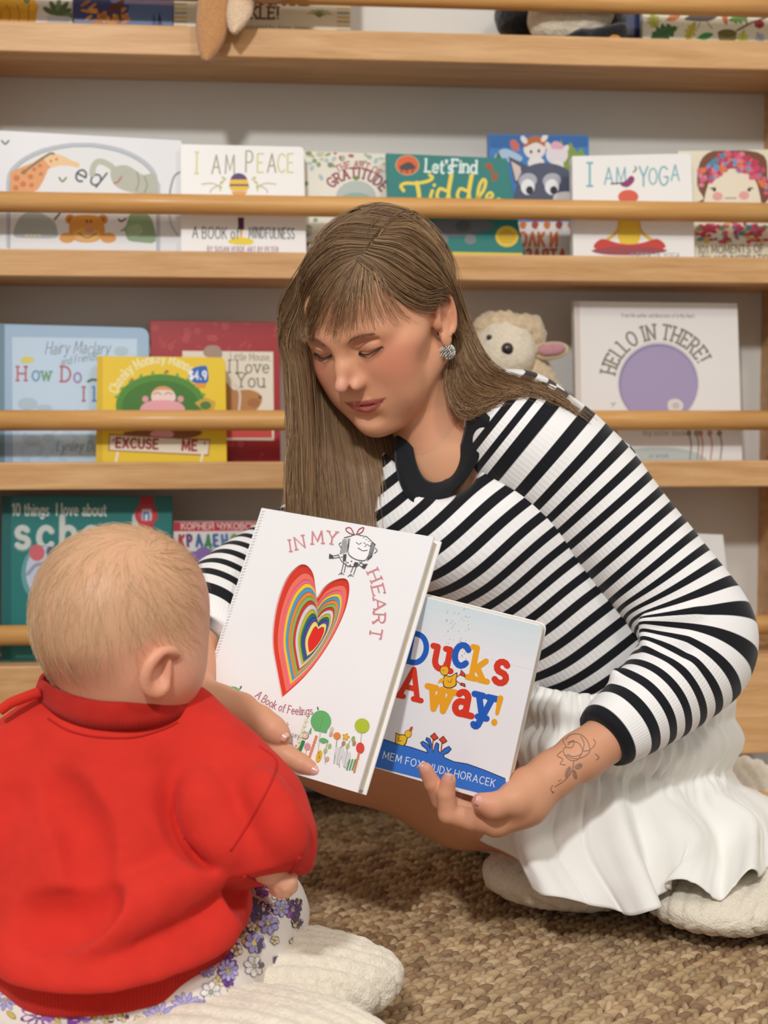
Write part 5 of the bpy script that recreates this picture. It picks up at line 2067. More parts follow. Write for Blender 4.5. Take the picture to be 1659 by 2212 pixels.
# ------------------------------------------------------------------ white skirt
def build_skirt():
    NU, NT = 240, 90
    rows = [  # xL, xR, yL, yC, yR, dL, dR, D
        (1140, 1552, 1470, 1500, 1478, 1.74, 1.80, .120),
        (1128, 1588, 1548, 1578, 1548, 1.74, 1.81, .135),
        (1112, 1586, 1620, 1655, 1632, 1.735, 1.81, .140),
        (1088, 1600, 1690, 1735, 1692, 1.730, 1.80, .145),
        (1058, 1672, 1748, 1830, 1728, 1.720, 1.80, .168),
    ]
    hem = [(1024, 1800), (1060, 1838), (1110, 1874), (1180, 1926), (1250, 1948), (1310, 1960), (1368, 1976), (1420, 1966), (1446, 1922), (1480, 1914), (1540, 1926), (1600, 1908), (1642, 1892), (1690, 1850), (1704, 1796)]
    hd = [1.70, 1.650, 1.615, 1.578, 1.566, 1.562, 1.556, 1.564, 1.600, 1.584, 1.572, 1.584, 1.604, 1.67, 1.74]
    u = np.linspace(0, 1, NU // 2)
    fr = []
    for xL, xR, yL, yC, yR, dL, dR, D in rows:
        c = (1 - np.cos(np.pi * u)) / 2
        x = xL + (xR - xL) * c
        sn = np.maximum(np.sin(np.pi * u), 0)
        y = (yL * (1 - c) + yR * c) + (yC - (yL + yR) / 2) * sn
        d = dL * (1 - c) + dR * c - D * sn ** .55
        fr.append([PT(a, b, e) for a, b, e in zip(x, y, d)])
    hp = catmull([(a, b, e) for (a, b), e in zip(hem, hd)], NU // 2)
    fr.append([PT(*q) for q in hp])
    fr = np.array(fr)                                          # (6, NU/2, 3)
    front = np.array([catmull(fr[:, i], NT) for i in range(NU // 2)]).transpose(1, 0, 2)
    # back half: sweep round behind
    bk = []
    for j in range(NT):
        a, b = front[j, -1], front[j, 0]
        t = np.linspace(0, 1, NU // 2 + 2)[1:-1]
        s = np.sin(np.pi * t) ** .6
        q = a[None] * (1 - t)[:, None] + b[None] * t[:, None] + np.array(FWD)[None] * (.12 + .05 * j / NT) * s[:, None]
        q[:, 2] = np.maximum(q[:, 2] - .05 * s * j / NT, .07)
        bk.append(q)
    V = np.concatenate([front, np.array(bk)], 1)               # (NT, NU, 3)
    NUx = V.shape[1]
    t = np.linspace(0, 1, NT)[:, None]
    uu = np.linspace(0, 1, NUx, endpoint=False)[None, :] * 2   # 0..1 front
    du = np.roll(V, -1, 1) - np.roll(V, 1, 1)
    dt = np.gradient(V, axis=0)
    n = np.cross(du, dt)
    n /= np.linalg.norm(n, axis=2, keepdims=True) + 1e-12
    if (n[NT // 2, NU // 4] @ np.array(FWD)) > 0:
        n = -n
    ph = 1.3 * np.sin(uu * 9.0 + t * 1.5) + .8 * np.sin(uu * 23 + 1)
    big = np.sin(2 * np.pi * uu * 5.2 + ph + 2.2 * (t - .5) * np.sin(uu * 7))
    big = np.where(big > 0, big ** .8, -np.abs(big) ** 1.5)
    amp = .015 * sstep(.42, .85, t)
    small = np.sin(2 * np.pi * uu * 17 + 2.5 * np.sin(uu * 31) + 1.6 * np.sin(t * 16 + uu * 20)) + .5 * np.sin(2 * np.pi * uu * 41 + 3 * np.sin(uu * 13))
    gl = np.exp(-((t - .20) / .055) ** 2) + np.exp(-((t - .47) / .05) ** 2) + .8 * np.exp(-((t - .0) / .05) ** 2)
    tier = .006 * np.exp(-((t - .11) / .06) ** 2) + .008 * np.exp(-((t - .33) / .09) ** 2)
    ruf = (.0020 + .0020 * np.minimum(gl, 1)) * (1 - sstep(.5, .75, t))
    pts = V.reshape(-1, 3)
    nz = vnoise(pts, 22, 5).reshape(NT, NUx) + .6 * vnoise(pts, 48, 9).reshape(NT, NUx)
    crs = np.abs(np.sin(2 * np.pi * uu * 9.3 + 1.7 * np.sin(uu * 11) + 2.4 * t * np.sin(uu * 5 + 1)))
    crease = -.004 * np.exp(-(crs / .16) ** 2) * sstep(.5, .62, t) * (.4 + .6 * np.abs(np.sin(uu * 19)))
    disp = amp * big + crease + ruf * small - .007 * np.minimum(gl, 1) + tier + .0022 * nz
    V = V + n * disp[..., None]
    V = V.reshape(-1, 3)
    i, j = np.meshgrid(np.arange(NT - 1), np.arange(NUx), indexing='ij')
    i, j = i.ravel(), j.ravel()
    Fc = np.stack([i * NUx + j, i * NUx + (j + 1) % NUx, (i + 1) * NUx + (j + 1) % NUx, (i + 1) * NUx + j], 1)
    return V, Fc


sv, sf = build_skirt()
skirt = link_mesh('skirt', sv, sf, mat('white_cotton', 'EFEDE7', rough=.8, spec=.25, sheen=.1, bump=(260, .12, .0008)), woman, True)
md = skirt.modifiers.new('cloth_thickness', 'SOLIDIFY')
md.thickness = .0012
# ------------------------------------------------------------------ the two books she holds
def held(name, label, q, thick, cover, **kw):
    c = [P(*a) for a in q]
    n = (c[1] - c[0]).cross(c[0] - c[3]).normalized()
    if n.dot(FWD) > 0:
        n = -n
    # square the quad up on its plane: keep TL,TR,BL and derive BR
    c[2] = c[1] + c[3] - c[0]
    O = c[0]
    t = make_book(name, label, c, n, thick, cover, group='books held by the woman', **kw)
    pr = Print(lambda x, y, h: on_plane(x, y, O, n) + n * h)
    return t, pr, c, n, O


# --- heart book
hq = [(565, 1097, 1.640), (937, 1160, 1.510), (770, 1675, 1.460), (402, 1602, 1.592)]
hb, p, hcn, hn, hO = held('picture_book', 'white hardcover titled IN MY HEART with a rainbow die-cut heart', hq, .017, 'F3F2F2')
for o in list(hb.children):
    if o.name.split('.')[0] in ('front_cover', 'page_block'):
        bpy.data.objects.remove(o)
OUT = [(684, 1291), (700, 1268), (720, 1254), (742, 1249), (753, 1258), (754, 1282), (745, 1320), (725, 1365), (695, 1415), (655, 1465), (608, 1508),
       (597, 1450), (588, 1395), (590, 1345), (600, 1295), (618, 1250), (640, 1225), (655, 1219), (668, 1226), (678, 1245)]
INN = [(672, 1352), (676, 1349), (681, 1347), (685, 1349), (685, 1356), (682, 1366), (676, 1378), (668, 1389), (661, 1397), (656, 1401), (652, 1403),
       (650, 1394), (649, 1384), (650, 1374), (654, 1364), (659, 1354), (664, 1347), (668, 1346), (670, 1348), (671, 1350)]


def fine(pts):
    """Smooth the outline but keep the notch (0) and the tip (10) sharp."""
    a = catmull([(x, y, 0) for x, y in pts[:11]], 41)[:-1]
    b = catmull([(x, y, 0) for x, y in pts[10:] + pts[:1]], 41)[:-1]
    return np.vstack([a, b])[:, :2]


OUTF, INNF = fine(OUT), fine(INN)
hcen = np.array((655.0, 1370.0))
NL = len(OUTF)


def rect_loop(corn):
    """Point on the book outline in the direction of every heart-outline point."""
    ex, ey = (corn[1] - corn[0]), (corn[3] - corn[0])
    out = []
    c0 = on_plane(hcen[0], hcen[1], hO, hn)
    for x, y in OUTF:
        d = on_plane(x, y, hO, hn) - c0
        best = None
        for k in range(4):
            A, B = corn[k], corn[(k + 1) % 4]
            e = B - A
            m3 = np.array([[d.dot(ex), -e.dot(ex)], [d.dot(ey), -e.dot(ey)]])
            rhs = np.array([(A - c0).dot(ex), (A - c0).dot(ey)])
            if abs(np.linalg.det(m3)) < 1e-12:
                continue
            s_, r_ = np.linalg.solve(m3, rhs)
            if s_ > 0 and -1e-6 <= r_ <= 1 + 1e-6 and (best is None or s_ < best[0]):
                best = (s_, A + e * r_)
        out.append(best[1])
    # pull the nearest loop point onto each corner so the outline stays rectangular
    for cpt in corn:
        i = min(range(NL), key=lambda k: (out[k] - cpt).length)
        out[i] = cpt.copy()
    return out


def holed(name, corn, t0, t1, m):
    o = rect_loop(corn)
    h_ = [on_plane(x, y, hO, hn) for x, y in OUTF]
    V, Fc = [], []
    for loop, t in ((o, t1), (h_, t1), (h_, t0), (o, t0)):
        V += [q + hn * t for q in loop]
    for r in range(4):
        a, b = r * NL, ((r + 1) % 4) * NL
        for i in range(NL):
            j = (i + 1) % NL
            Fc.append((a + i, a + j, b + j, b + i))
    return link_mesh(name, V, Fc, m, hb)


holed('front_cover', hcn, -.0022, 0.0, cover_mat('F3F2F2'))
ex, ey = (hcn[1] - hcn[0]).normalized(), (hcn[0] - hcn[3]).normalized()
pgc = [hcn[0] + ex * .004 - ey * .0035, hcn[1] - ex * .0035 - ey * .0035, hcn[2] - ex * .0035 + ey * .0035, hcn[3] + ex * .004 + ey * .0035]
holed('page_block', pgc, -.0148, -.0022, M_PAGES)
stops = [0, .13, .24, .30, .37, .44, .51, .58, .64, .72, .79, .85, .92, 1.0]
cols = ['D93A26', 'EF7463', 'E8728F', 'F3CB32', '4A9FD0', 'EE8A3A', '86B966', 'D2362B', 'D6D5DA', 'BDB735', '20707A', '55479A', 'EAE57E', 'E3261F']
g = Geo()
for k, c_ in enumerate(cols):
    t0 = stops[k]
    t1 = stops[k + 1] if k + 1 < len(stops) else None
    dep = -.0026 - .00085 * k
    A = [on_plane(*(OUTF[i] * (1 - t0) + INNF[i] * t0), hO, hn) for i in range(NL)]
    if t1 is None:
        g.add([q + hn * dep for q in A], [tuple(range(NL))], lin(c_))
        continue
    B = [on_plane(*(OUTF[i] * (1 - t1) + INNF[i] * t1), hO, hn) for i in range(NL)]
    V = [q + hn * dep for q in A] + [q + hn * dep for q in B] + [q + hn * (dep - .00085) for q in B]
    g.add(V, [(i, (i + 1) % NL, NL + (i + 1) % NL, NL + i) for i in range(NL)] + [(NL + i, NL + (i + 1) % NL, 2 * NL + (i + 1) % NL, 2 * NL + i) for i in range(NL)], lin(c_))
g.build('die_cut_heart', M_PRINT, hb, colors=True)
RD = 'C9737A'
UPA = 18.0


def let(ch, x, y, ang, size, **kw):
    p.text(ch, straight(x, y, ang), size, .085, RD, serif=.13, **kw)


for dx, dy in ((0, 0), (1.6, 1.2)):
    for ch, x, y, a, s_ in (('I', 627, 1191, -10, 25), ('N', 640, 1187, -13, 27), ('M', 674, 1175, -4, 27), ('Y', 706, 1174, 5, 27)):
        p.text(ch, straight(x + dx, y + dy, a, up=a + 2), s_, .08, RD if dx == 0 else 'D9959A', serif=.12, sq=1.0)
    for ch, x, y, a, s_ in (('H', 793, 1238, 67, 25), ('E', 802, 1269, 76, 26), ('A', 806, 1293, 86, 26), ('R', 806, 1326, 93, 26), ('T', 801, 1356, 100, 25)):
        p.text(ch, straight(x + dx, y + dy, a), s_, .08, RD if dx == 0 else 'D9959A', serif=.12, sq=1.22)
p.text('A Book of Feelings', arched(656, 1386, 158, 158, 228.5, inward=True), 16.5, .10, 'B77480', serif=.07, track=.10, sq=.72)
p.ell(659, 1537, 3.5, 3.5, 'EBC7CC', 8)
# line-drawn child with a bow
K = '4E4C50'
p.curve([(768, 1157), (752, 1150), (748, 1142), (758, 1141), (768, 1157), (776, 1144), (786, 1140), (782, 1150), (768, 1157)], 2.2, 'A8434A', n=40)
p.poly([(748, 1165), (772, 1154), (795, 1162), (810, 1178), (805, 1198), (790, 1212), (768, 1208), (752, 1196)], 'F7F6F6')
p.curve([(754, 1164), (753, 1195), (768, 1208), (788, 1211), (797, 1200)], 1.8, K)
for k in range(6):
    p.line([(742 + 3 * k, 1163 + (5 - k) * .4), (735 + 3.4 * k, 1198 - k)], 1.3, K)
    p.line([(772 + 6 * k, 1154 + 4.0 * k), (776 + 6 * k, 1153.5 + 4.2 * k)], 1.2, K)
    p.line([(803 + 1.6 * k, 1172 + .6 * k), (794 + 1.8 * k, 1212 - 1.5 * k)], 1.2, K)
p.line([(744, 1162), (770, 1155), (793, 1160), (811, 1177)], 1.8, K)
p.curve([(770, 1172), (776, 1176), (781, 1173)], 1.6, K)
p.curve([(794, 1176), (799, 1180), (803, 1178)], 1.6, K)
p.curve([(786, 1172), (792, 1178), (788, 1182)], 1.4, K)
p.curve([(774, 1184), (784, 1190), (794, 1189)], 1.8, K)
p.curve([(738, 1172), (733, 1176), (738, 1184)], 1.5, K)
p.curve([(811, 1184), (815, 1190), (809, 1196)], 1.5, K)
p.poly([(731, 1198), (748, 1206), (772, 1212), (782, 1216), (770, 1224), (752, 1222), (738, 1212)], 'F3F2F2')
p.line([(731, 1198), (738, 1212), (752, 1224), (772, 1224), (782, 1214)], 1.6, K)
for x, y in ((739, 1204), (744, 1210), (752, 1216), (760, 1213), (766, 1219), (757, 1221)):
    p.ell(x, y, 2.2, 1.6, K, 8)
p.poly([(742, 1198), (749, 1197), (748, 1213), (741, 1213)], K)
p.poly([(767, 1214), (776, 1216), (771, 1225), (764, 1223)], K)
for pts in ([(744, 1213), (738, 1236)], [(749, 1213), (744, 1237)], [(764, 1224), (758, 1238)], [(770, 1225), (764, 1242)], [(732, 1199), (721, 1201)], [(734, 1204), (722, 1206)], [(776, 1214), (786, 1219)], [(774, 1220), (784, 1226)]):
    p.line(pts, 1.5, K)
p.poly([(712, 1196), (720, 1200), (722, 1207), (711, 1207)], K)
p.poly([(785, 1219), (795, 1218), (788, 1230), (781, 1226)], K)
for x, y in ((738, 1237), (758, 1241)):
    for a in (-6, 0, 6):
        p.line([(x, y), (x + a, y + 5)], 1.3, K)
# spine texture
for k in range(60):
    a = k / 60
    x, y = 567 - 128 * a, 1104 + 390 * a
    p.line([(x - 1, y + 2), (x + 6, y)], 1.2, 'D9C9C8', caps=False)
# garden along the bottom edge
GR, LM = '67B36C', 'B4C437'
p.clip = None
p.ell(503, 1500, 18, 17, GR, 24, rot=-10)
p.line([(519, 1488), (522, 1483)], 2.5, '4E5A48')
p.curve([(528, 1507), (530, 1510), (529, 1502)], 2, '4E5A48')
p.line([(693, 1580), (686, 1640)], 2, 'D0D0CC')
p.ell(694, 1558, 22, 23, GR, 28)
p.poly([(674, 1560), (690, 1555), (712, 1562), (706, 1584), (680, 1578)], GR)
p.line([(688, 1533), (687, 1528)], 2.5, '4E5A48')
p.curve([(690, 1580), (696, 1560), (700, 1545)], 1, '55A05C')
p.ell(783, 1568, 16, 16, LM, 24)
p.line([(782, 1584), (776, 1640)], 1.5, 'B9C0A8')
p.ell(779, 1616, 9, 12, 'D94A3E', 16)
p.line([(776, 1628), (766, 1668)], 4, 'D9824A')
p.ell(729, 1590, 8, 8, 'E08A3E', 14)
p.line([(729, 1598), (722, 1650)], 1.4, '8E9A88')
p.ell(748, 1592, 5, 6, 'E3BE4A', 10)
for k in range(5):
    p.ell(748 + 6 * math.cos(k * 1.26), 1592 + 6 * math.sin(k * 1.26), 2.5, 2.5, 'D9A03E', 6)
p.ell(660, 1589, 8, 8, '8C4A3E', 16)
p.ell(660, 1589, 6.6, 6.6, 'EFE3D0', 16)
for k in range(9):
    p.ell(660 + 4 * math.cos(k * 2.4), 1589 + 4 * math.sin(k * 2.4), .9, .9, '8C4A3E', 6)
p.line([(657, 1600), (647, 1626)], 7, '2F8A4E', caps=False)
p.blob([(668, 1582), (674, 1572), (672, 1586)], GR)
p.ell(665, 1613, 7, 8, 'D897A0', 14)
p.line([(663, 1620), (660, 1636)], 1.2, 'C9A9AA')
for k in range(8):
    p.ell(684 - 2.0 * k, 1592 + 6 * k, 3.2, 3.6, 'DE8B62', 8)
p.blob([(690, 1600), (698, 1594), (710, 1600), (700, 1606)], GR)
p.ell(690, 1634, 6, 14, 'E0B338', 14, rot=16)
for k in range(6):
    p.ell(690 + random.uniform(-3, 3), 1634 + random.uniform(-9, 9), 1, 1, '6B5320', 6)
for x, y, h_, lean in ((668, 1545, 90, -26), (710, 1600, 50, -6), (742, 1604, 54, -8), (757, 1600, 60, -10)):
    p.curve([(x, y), (x + lean * .5 - 4, y + h_ * .5), (x + lean, y + h_)], 1.2, '8E9A88')
for k in range(7):
    p.ell(662 - 3.5 * k, 1556 + 11 * k, 4, 5.5, 'E3E3C2', 8, rot=20)
for x, y, s_ in ((733, 1632, 20), (748, 1640, 18)):
    for a in (-14, 0, 12):
        p.ell(x + a * .2, y, 5, s_, 'D9DAD8', 14, rot=10 + a)
    p.curve([(x + 4, y - s_), (x - 4, y + s_)], 1, 'A8AAA8')
for x, y, c_ in ((764, 1596, '9AB26A'), (766, 1606, 'B58A6A'), (752, 1612, 'A9C07A'), (716, 1586, 'CFA9A0'), (718, 1576, 'D9C9B0'), (743, 1606, 'B58A6A'), (708, 1640, 'D9A98E'), (704, 1622, 'A9C07A'), (713, 1612, 'A9C07A')):
    p.ell(x, y, 4, 6, c_, 10, rot=20)
for x in (753, 759, 765):
    p.line([(x + 4, 1640), (x - 3, 1664)], 3, '5FA06A', caps=False)
for k in range(12):
    p.ell(618 + 2.4 * k + random.uniform(-2, 2), 1604 + 1.2 * k + random.uniform(-5, 5), 2, 2, random.choice(['B58A6A', 'C9A98E', 'A9806A']), 7)
p.text('Jo Witek', straight(581, 1562, 12), 11, .1, 'B9A9A8', sq=.7)
p.text('Roussey', straight(606, 1586, 12), 11, .1, 'A9A4A6', sq=.7)
p.build('cover_print', hb)

# --- ducks book
dq = [(843, 1270, 1.532), (1174, 1352, 1.482), (1090, 1728, 1.508), (764, 1646, 1.556)]
db, p, dcn, dn, dO = held('board_book', 'smaller white board book titled Ducks Away with blue water band', dq, .017, 'EFEFF3', board=True, rad=(.0, .008, .002, .0))
SKY = [(843, 1270), (1174, 1352), (1158, 1430), (826, 1346)]
p.clip = [(844, 1272), (1172, 1353.5), (1089, 1726), (766, 1645)]
UA = 11.2
BA = 13.6
for k in range(8):
    a0, a1 = k / 8, (k + 1) / 8
    q = [(843 - 20 * a0, 1270 + 96 * a0), (1174 - 20 * a0, 1352 + 96 * a0), (1174 - 20 * a1, 1352 + 96 * a1), (843 - 20 * a1, 1270 + 96 * a1)]
    c_ = tuple(int(round((1 - (k + .5) / 8) * a + (k + .5) / 8 * b)) for a, b in zip((216, 231, 236), (239, 239, 243)))
    p.poly(q, '%02X%02X%02X' % c_)
for k in range(60):
    x = 990 + random.uniform(-26, 26)
    y = 1312 + random.uniform(0, 110)
    p.line([(x, y), (x - 1, y + random.uniform(1.5, 4))], 1.0, '9FA4A8', caps=False)
BL_, RD_, YE_ = '1F5FC2', 'DB3A22', 'F0A822'
for ch, x, y, s_, c_ in (('D', 880, 1428, 62, BL_), ('u', 937, 1441, 70, RD_), ('c', 979, 1434, 70, BL_), ('k', 1018, 1464, 66, YE_), ('s', 1066, 1472, 72, RD_),
                         ('A', 863, 1502, 62, RD_), ('w', 925, 1528, 70, YE_), ('a', 980, 1538, 74, RD_), ('y', 1026, 1546, 72, BL_)):
    p.text(ch, straight(x, y, BA, up=UA), s_, .19, c_, serif=.17, sq=.80 if ch not in 'Dw' else .84)
p.line([(1081, 1508), (1074, 1541)], 13, YE_, taper=(1.0, .6))
p.ell(1068, 1560, 6.5, 7.5, YE_, 14)


def duck(cx, cy, s, flip, dive):
    if dive:
        p.blob([(958, 1464), (962, 1458), (974, 1460), (988, 1452), (986, 1468), (986, 1480), (972, 1487), (958, 1482)], '4A3A22')
        p.blob([(959.5, 1465), (963, 1460), (974, 1462), (986, 1455), (984.5, 1468), (984, 1479), (972, 1485), (960, 1481)], 'F3B62C')
        p.ell(960.5, 1448, 10, 11, '4A3A22')
        p.ell(960.5, 1448, 8.8, 9.8, 'F3B62C')
        p.poly([(956, 1440), (960, 1429), (965, 1428), (966, 1440)], 'DB4A2A')
        p.curve([(957, 1447), (959, 1449)], 1.4, '4A3A22')
        p.curve([(967, 1470), (973, 1474), (977, 1466)], 1.5, '8A6A22')
        p.blob([(946, 1476), (951, 1466), (959, 1466), (956, 1474), (951, 1474)], 'F3B62C')
        for y0, y1 in ((1462, 1448), (1471, 1482)):
            p.line([(987, y0), (995, (y0 + y1) / 2 + 1)], 2, 'C9542A')
            p.poly([(994, (y0 + y1) / 2 + 3), (996, y1 - 2 if y1 < y0 else y1 - 8), (1005, (y0 + y1) / 2), (1006, (y0 + y1) / 2 + 8), (999, (y0 + y1) / 2 + 5)], '3A2A20')
            p.poly([(995.5, (y0 + y1) / 2 + 2), (997, y1 if y1 < y0 else y1 - 6), (1004, (y0 + y1) / 2 + 1), (1004, (y0 + y1) / 2 + 6)], 'E0452A')


duck(0, 0, 1, 1, True)
# water band with its inked edge
top = [(764, 1592), (800, 1592), (826, 1596), (856, 1606), (888, 1614), (912, 1622), (924, 1626), (922, 1618), (912, 1610), (909, 1604), (914, 1601), (924, 1607), (930, 1617), (926, 1604), (920, 1598), (922, 1593), (929, 1596), (934, 1612),
       (936, 1624), (940, 1610), (943, 1604), (948, 1607), (947, 1622), (952, 1626), (960, 1617), (970, 1612), (975, 1618), (968, 1626), (958, 1630), (960, 1636), (980, 1645), (1010, 1650), (1046, 1663), (1092, 1682)]
p.poly(top + [(1100, 1740), (750, 1660)], '3572CF')
p.poly([(780, 1618), (830, 1622), (900, 1640), (980, 1668), (1086, 1704), (1084, 1724), (764, 1644)], '3A78D6')
p.line(top, 1.8, '24345A', caps=False)
for (a, b), s_ in (((938, 1592), 1), ((957, 1599), 1)):
    p.line([(a - 2, b + 6), (a - 4, b + 26)], 2.4, 'B5482A')
    p.poly([(a - 9, b - 2), (a + 1, b - 10), (a + 10, b + 2), (a, b + 8)], '3A2A20')
    p.poly([(a - 7, b - 2), (a + 1, b - 8), (a + 8, b + 1.5), (a, b + 6)], 'E0452A')
p.poly([(855, 1582), (862, 1586), (872, 1586), (882, 1590), (878, 1606), (872, 1612), (854, 1606)], '4A3A22')
p.poly([(856, 1584), (862, 1588), (872, 1588), (880, 1591), (876, 1605), (871, 1610), (855.5, 1605)], 'EFC02F')
p.ell(882, 1585, 7.6, 8.6, '4A3A22')
p.ell(882, 1585, 6.6, 7.6, 'F3C02F')
p.poly([(883, 1578), (887, 1570), (892, 1569), (892, 1573), (889, 1581)], 'C9503A')
p.curve([(862, 1592), (862, 1600), (869, 1600)], 1.4, '6A5A22')
p.text('MEM FOX', straight(827, 1638, 14.2, up=UA), 15.5, .12, 'E6ECF6', track=.2, sq=.9)
p.text('&', straight(909, 1659, 14.2, up=UA), 15.5, .12, 'E6ECF6')
p.text('JUDY HORACEK', straight(927, 1664, 14.2, up=UA), 15.5, .12, 'E6ECF6', track=.2, sq=.86)
p.build('cover_print', db)

# ------------------------------------------------------------------ line tattoos on her arms
bvh_w = BVHTree.FromPolygons([Vector(q.co) + world_loc(woman) for q in woman.data.vertices], [tuple(q.vertices) for q in woman.data.polygons])


def w_proj(x, y, h):
    r = ray(x, y).normalized()
    q = bvh_w.ray_cast(CAM, r)
    return (q[0] - r * (h + .0003)) if q[0] is not None else P(x, y, 1.56)


tt = Print(w_proj)
IK = '8A6A5C'
LF = 'A07A68'


def ink(pts, w=1.6):
    tt.curve(pts, w, IK, n=22, caps=False)


for r_, cx, cy in ((30, 1244, 1612), (18, 1240, 1618)):
    ink([(cx + r_ * math.cos(a) * (1 + .12 * math.sin(3 * a)), cy + r_ * .9 * math.sin(a)) for a in np.linspace(-2.6, 2.4, 9)])
ink([(1222, 1586), (1216, 1600), (1222, 1612), (1216, 1622), (1228, 1640), (1246, 1642), (1256, 1628), (1262, 1606), (1254, 1590)])
ink([(1226, 1604), (1240, 1600), (1236, 1614), (1222, 1614)])
ink([(1258, 1622), (1274, 1620), (1286, 1606), (1282, 1596)])
ink([(1214, 1622), (1204, 1632), (1216, 1640), (1210, 1650), (1222, 1652)])
ink([(1240, 1642), (1236, 1664), (1222, 1684), (1198, 1700)])
ink([(1286, 1628), (1294, 1636), (1288, 1642)])
for x, y, L_, w_, rot in ((1227, 1668, 26, 11, 110), (1242, 1673, 22, 9, 75), (1250, 1655, 18, 12, -25)):
    tt.ell(x, y, L_ / 2, w_ / 2, LF, 14, rot=rot)
    ink([(x - L_ / 2 * math.cos(math.radians(rot)), y - L_ / 2 * math.sin(math.radians(rot))), (x + L_ / 2 * math.cos(math.radians(rot)), y + L_ / 2 * math.sin(math.radians(rot)))], 1.2)
ink([(1194, 1696), (1190, 1706), (1197, 1712)])
for x, y in ((1206, 1688), (1192, 1714)):
    ink([(x, y), (x + 6, y - 4)])
tt.build('tattoo', woman)
for k in range(9):
    a = k * .7
    ink([(412, 1514), (412 + 12 * math.cos(a), 1512 + 10 * math.sin(a)), (412 + 20 * math.cos(a + .25), 1511 + 15 * math.sin(a + .25))], 1.0)
tt.build('tattoo', woman)
# ------------------------------------------------------------------ the baby
def CE(f, c, r, k=.02, mode='add', R=None):
    f.ell(PT(*c), r, k, CAMR if R is None else R, mode)


BD = 1.285
lo, hi = bounds([(60, 1120, 1.20), (460, 1590, 1.38), (60, 1590, 1.20), (460, 1120, 1.38)], .02)
f = Field(lo, hi, .0017)
CE(f, (252, 1302, 1.285), (.0660, .0720, .0650), .02)
CE(f, (208, 1340, 1.278), (.0360, .0540, .0400), .04)
CE(f, (338, 1318, 1.300), (.0365, .0480, .0460), .04)
CE(f, (256, 1395, 1.285), (.0480, .0540, .0430), .04)
CE(f, (362, 1430, 1.290), (.0225, .0380, .0300), .03)
CE(f, (335, 1462, 1.275), (.0300, .0350, .0220), .03)
f.cap(PT(262, 1440, 1.285), PT(265, 1580, 1.30), .038, .048, .03)
hb_v, hb_f = f.mesh(1)
bvh_b = BVHTree.FromPolygons([Vector(q) for q in hb_v], [tuple(q) for q in hb_f])


def bd(px, py, lift):
    q = cast(bvh_b, px, py, 1.25)
    return float((Vector(q) - CAM).dot(FWD)) - lift


# ear on the near side of the head
helix = [(383, 1414, .001), (372, 1407, .005), (355, 1408, .008), (337, 1418, .010), (322, 1437, .011), (314, 1460, .011), (315, 1480, .010), (326, 1493, .009), (342, 1495, .007), (352, 1486, .005)]
hp = [PT(x, y, bd(x, y, l)) for x, y, l in helix]
f.chain(list(catmull(hp, 30)), list(np.interp(np.linspace(0, 1, 30), [0, .3, .6, 1], [.0028, .0042, .0040, .0042])), .003)
CE(f, (342, 1455, bd(342, 1455, .002)), (.0105, .0055, .0160), .006)
ecd = bd(350, 1452, .008)
CE(f, (354, 1448, ecd), (.0062, .0070, .0125), .004, 'sub')
f.cap(PT(362, 1432, bd(362, 1432, .003)), PT(355, 1474, bd(355, 1474, .004)), .0026, .0030, .004)
hb_v, hb_f = f.mesh(1)
bvh_b = BVHTree.FromPolygons([Vector(q) for q in hb_v], [tuple(q) for q in hb_f])


def to_px(V):
    r = np.asarray(V) - np.array(CAM)
    d = r @ np.array(FWD)
    return W / 2 + F * (r @ np.array(RIGHT)) / d, H / 2 - F * (r @ np.array(UP)) / d, d


bx, by, bdep = to_px(hb_v)
skin_b = np.array(lin('DDA486'))
CB = np.tile(skin_b, (len(hb_v), 1))


def mixc(C, w, c):
    return C * (1 - w[:, None]) + np.array(lin(c)) * w[:, None]


# downy hair tint over the scalp, fading at nape, temple and cheek
line_y = 1425 + 40 * sstep(330, 130, bx)
hairw = sstep(0, -70, by - line_y) * sstep(452, 395, bx + .25 * np.maximum(by - 1330, 0))
ear_m = np.exp(-(((bx - 345) / 42) ** 2 + ((by - 1452) / 60) ** 2) ** 2)
hairw *= 1 - np.clip(ear_m * 1.2, 0, 1)
CB = mixc(CB, hairw * (.55 + .15 * vnoise(hb_v, 60, 3)), 'C79F75')
CB = mixc(CB, sstep(300, 150, bx) * sstep(1395, 1440, by) * sstep(1500, 1460, by) * .5, '9A6444')
CB = mixc(CB, np.clip(ear_m, 0, 1) * .55, 'E09272')
CB = mixc(CB, np.exp(-(((bx - 400) / 40) ** 2 + ((by - 1450) / 40) ** 2)) * .35, 'E0927E')
BH = [(592, 1862, 1.250, .0115), (604, 1886, 1.252, .0120)]
BFG = [[(612, 1890, 1.245, .0068), (626, 1903, 1.243, .0062), (630, 1916, 1.245, .0055)],
       [(608, 1896, 1.246, .0068), (618, 1912, 1.243, .0062), (619, 1926, 1.246, .0055)],
       [(600, 1898, 1.250, .0066), (606, 1916, 1.247, .0060), (606, 1930, 1.250, .0052)],
       [(592, 1896, 1.256, .0062), (594, 1912, 1.254, .0056), (594, 1924, 1.256, .0050)],
       [(616, 1878, 1.256, .0066), (628, 1888, 1.262, .0058), (630, 1898, 1.266, .0050)]]
lo, hi = bounds(BH + sum(BFG, []), .025)
f = Field(lo, hi, .0013)
px_chain(f, BH, .008)
for c in BFG:
    f.cap(PT(*BH[1][:3]), PT(*c[0][:3]), .011, c[0][3], .006)
    px_chain(f, c, .002)
bh_v, bh_f = f.mesh(1)
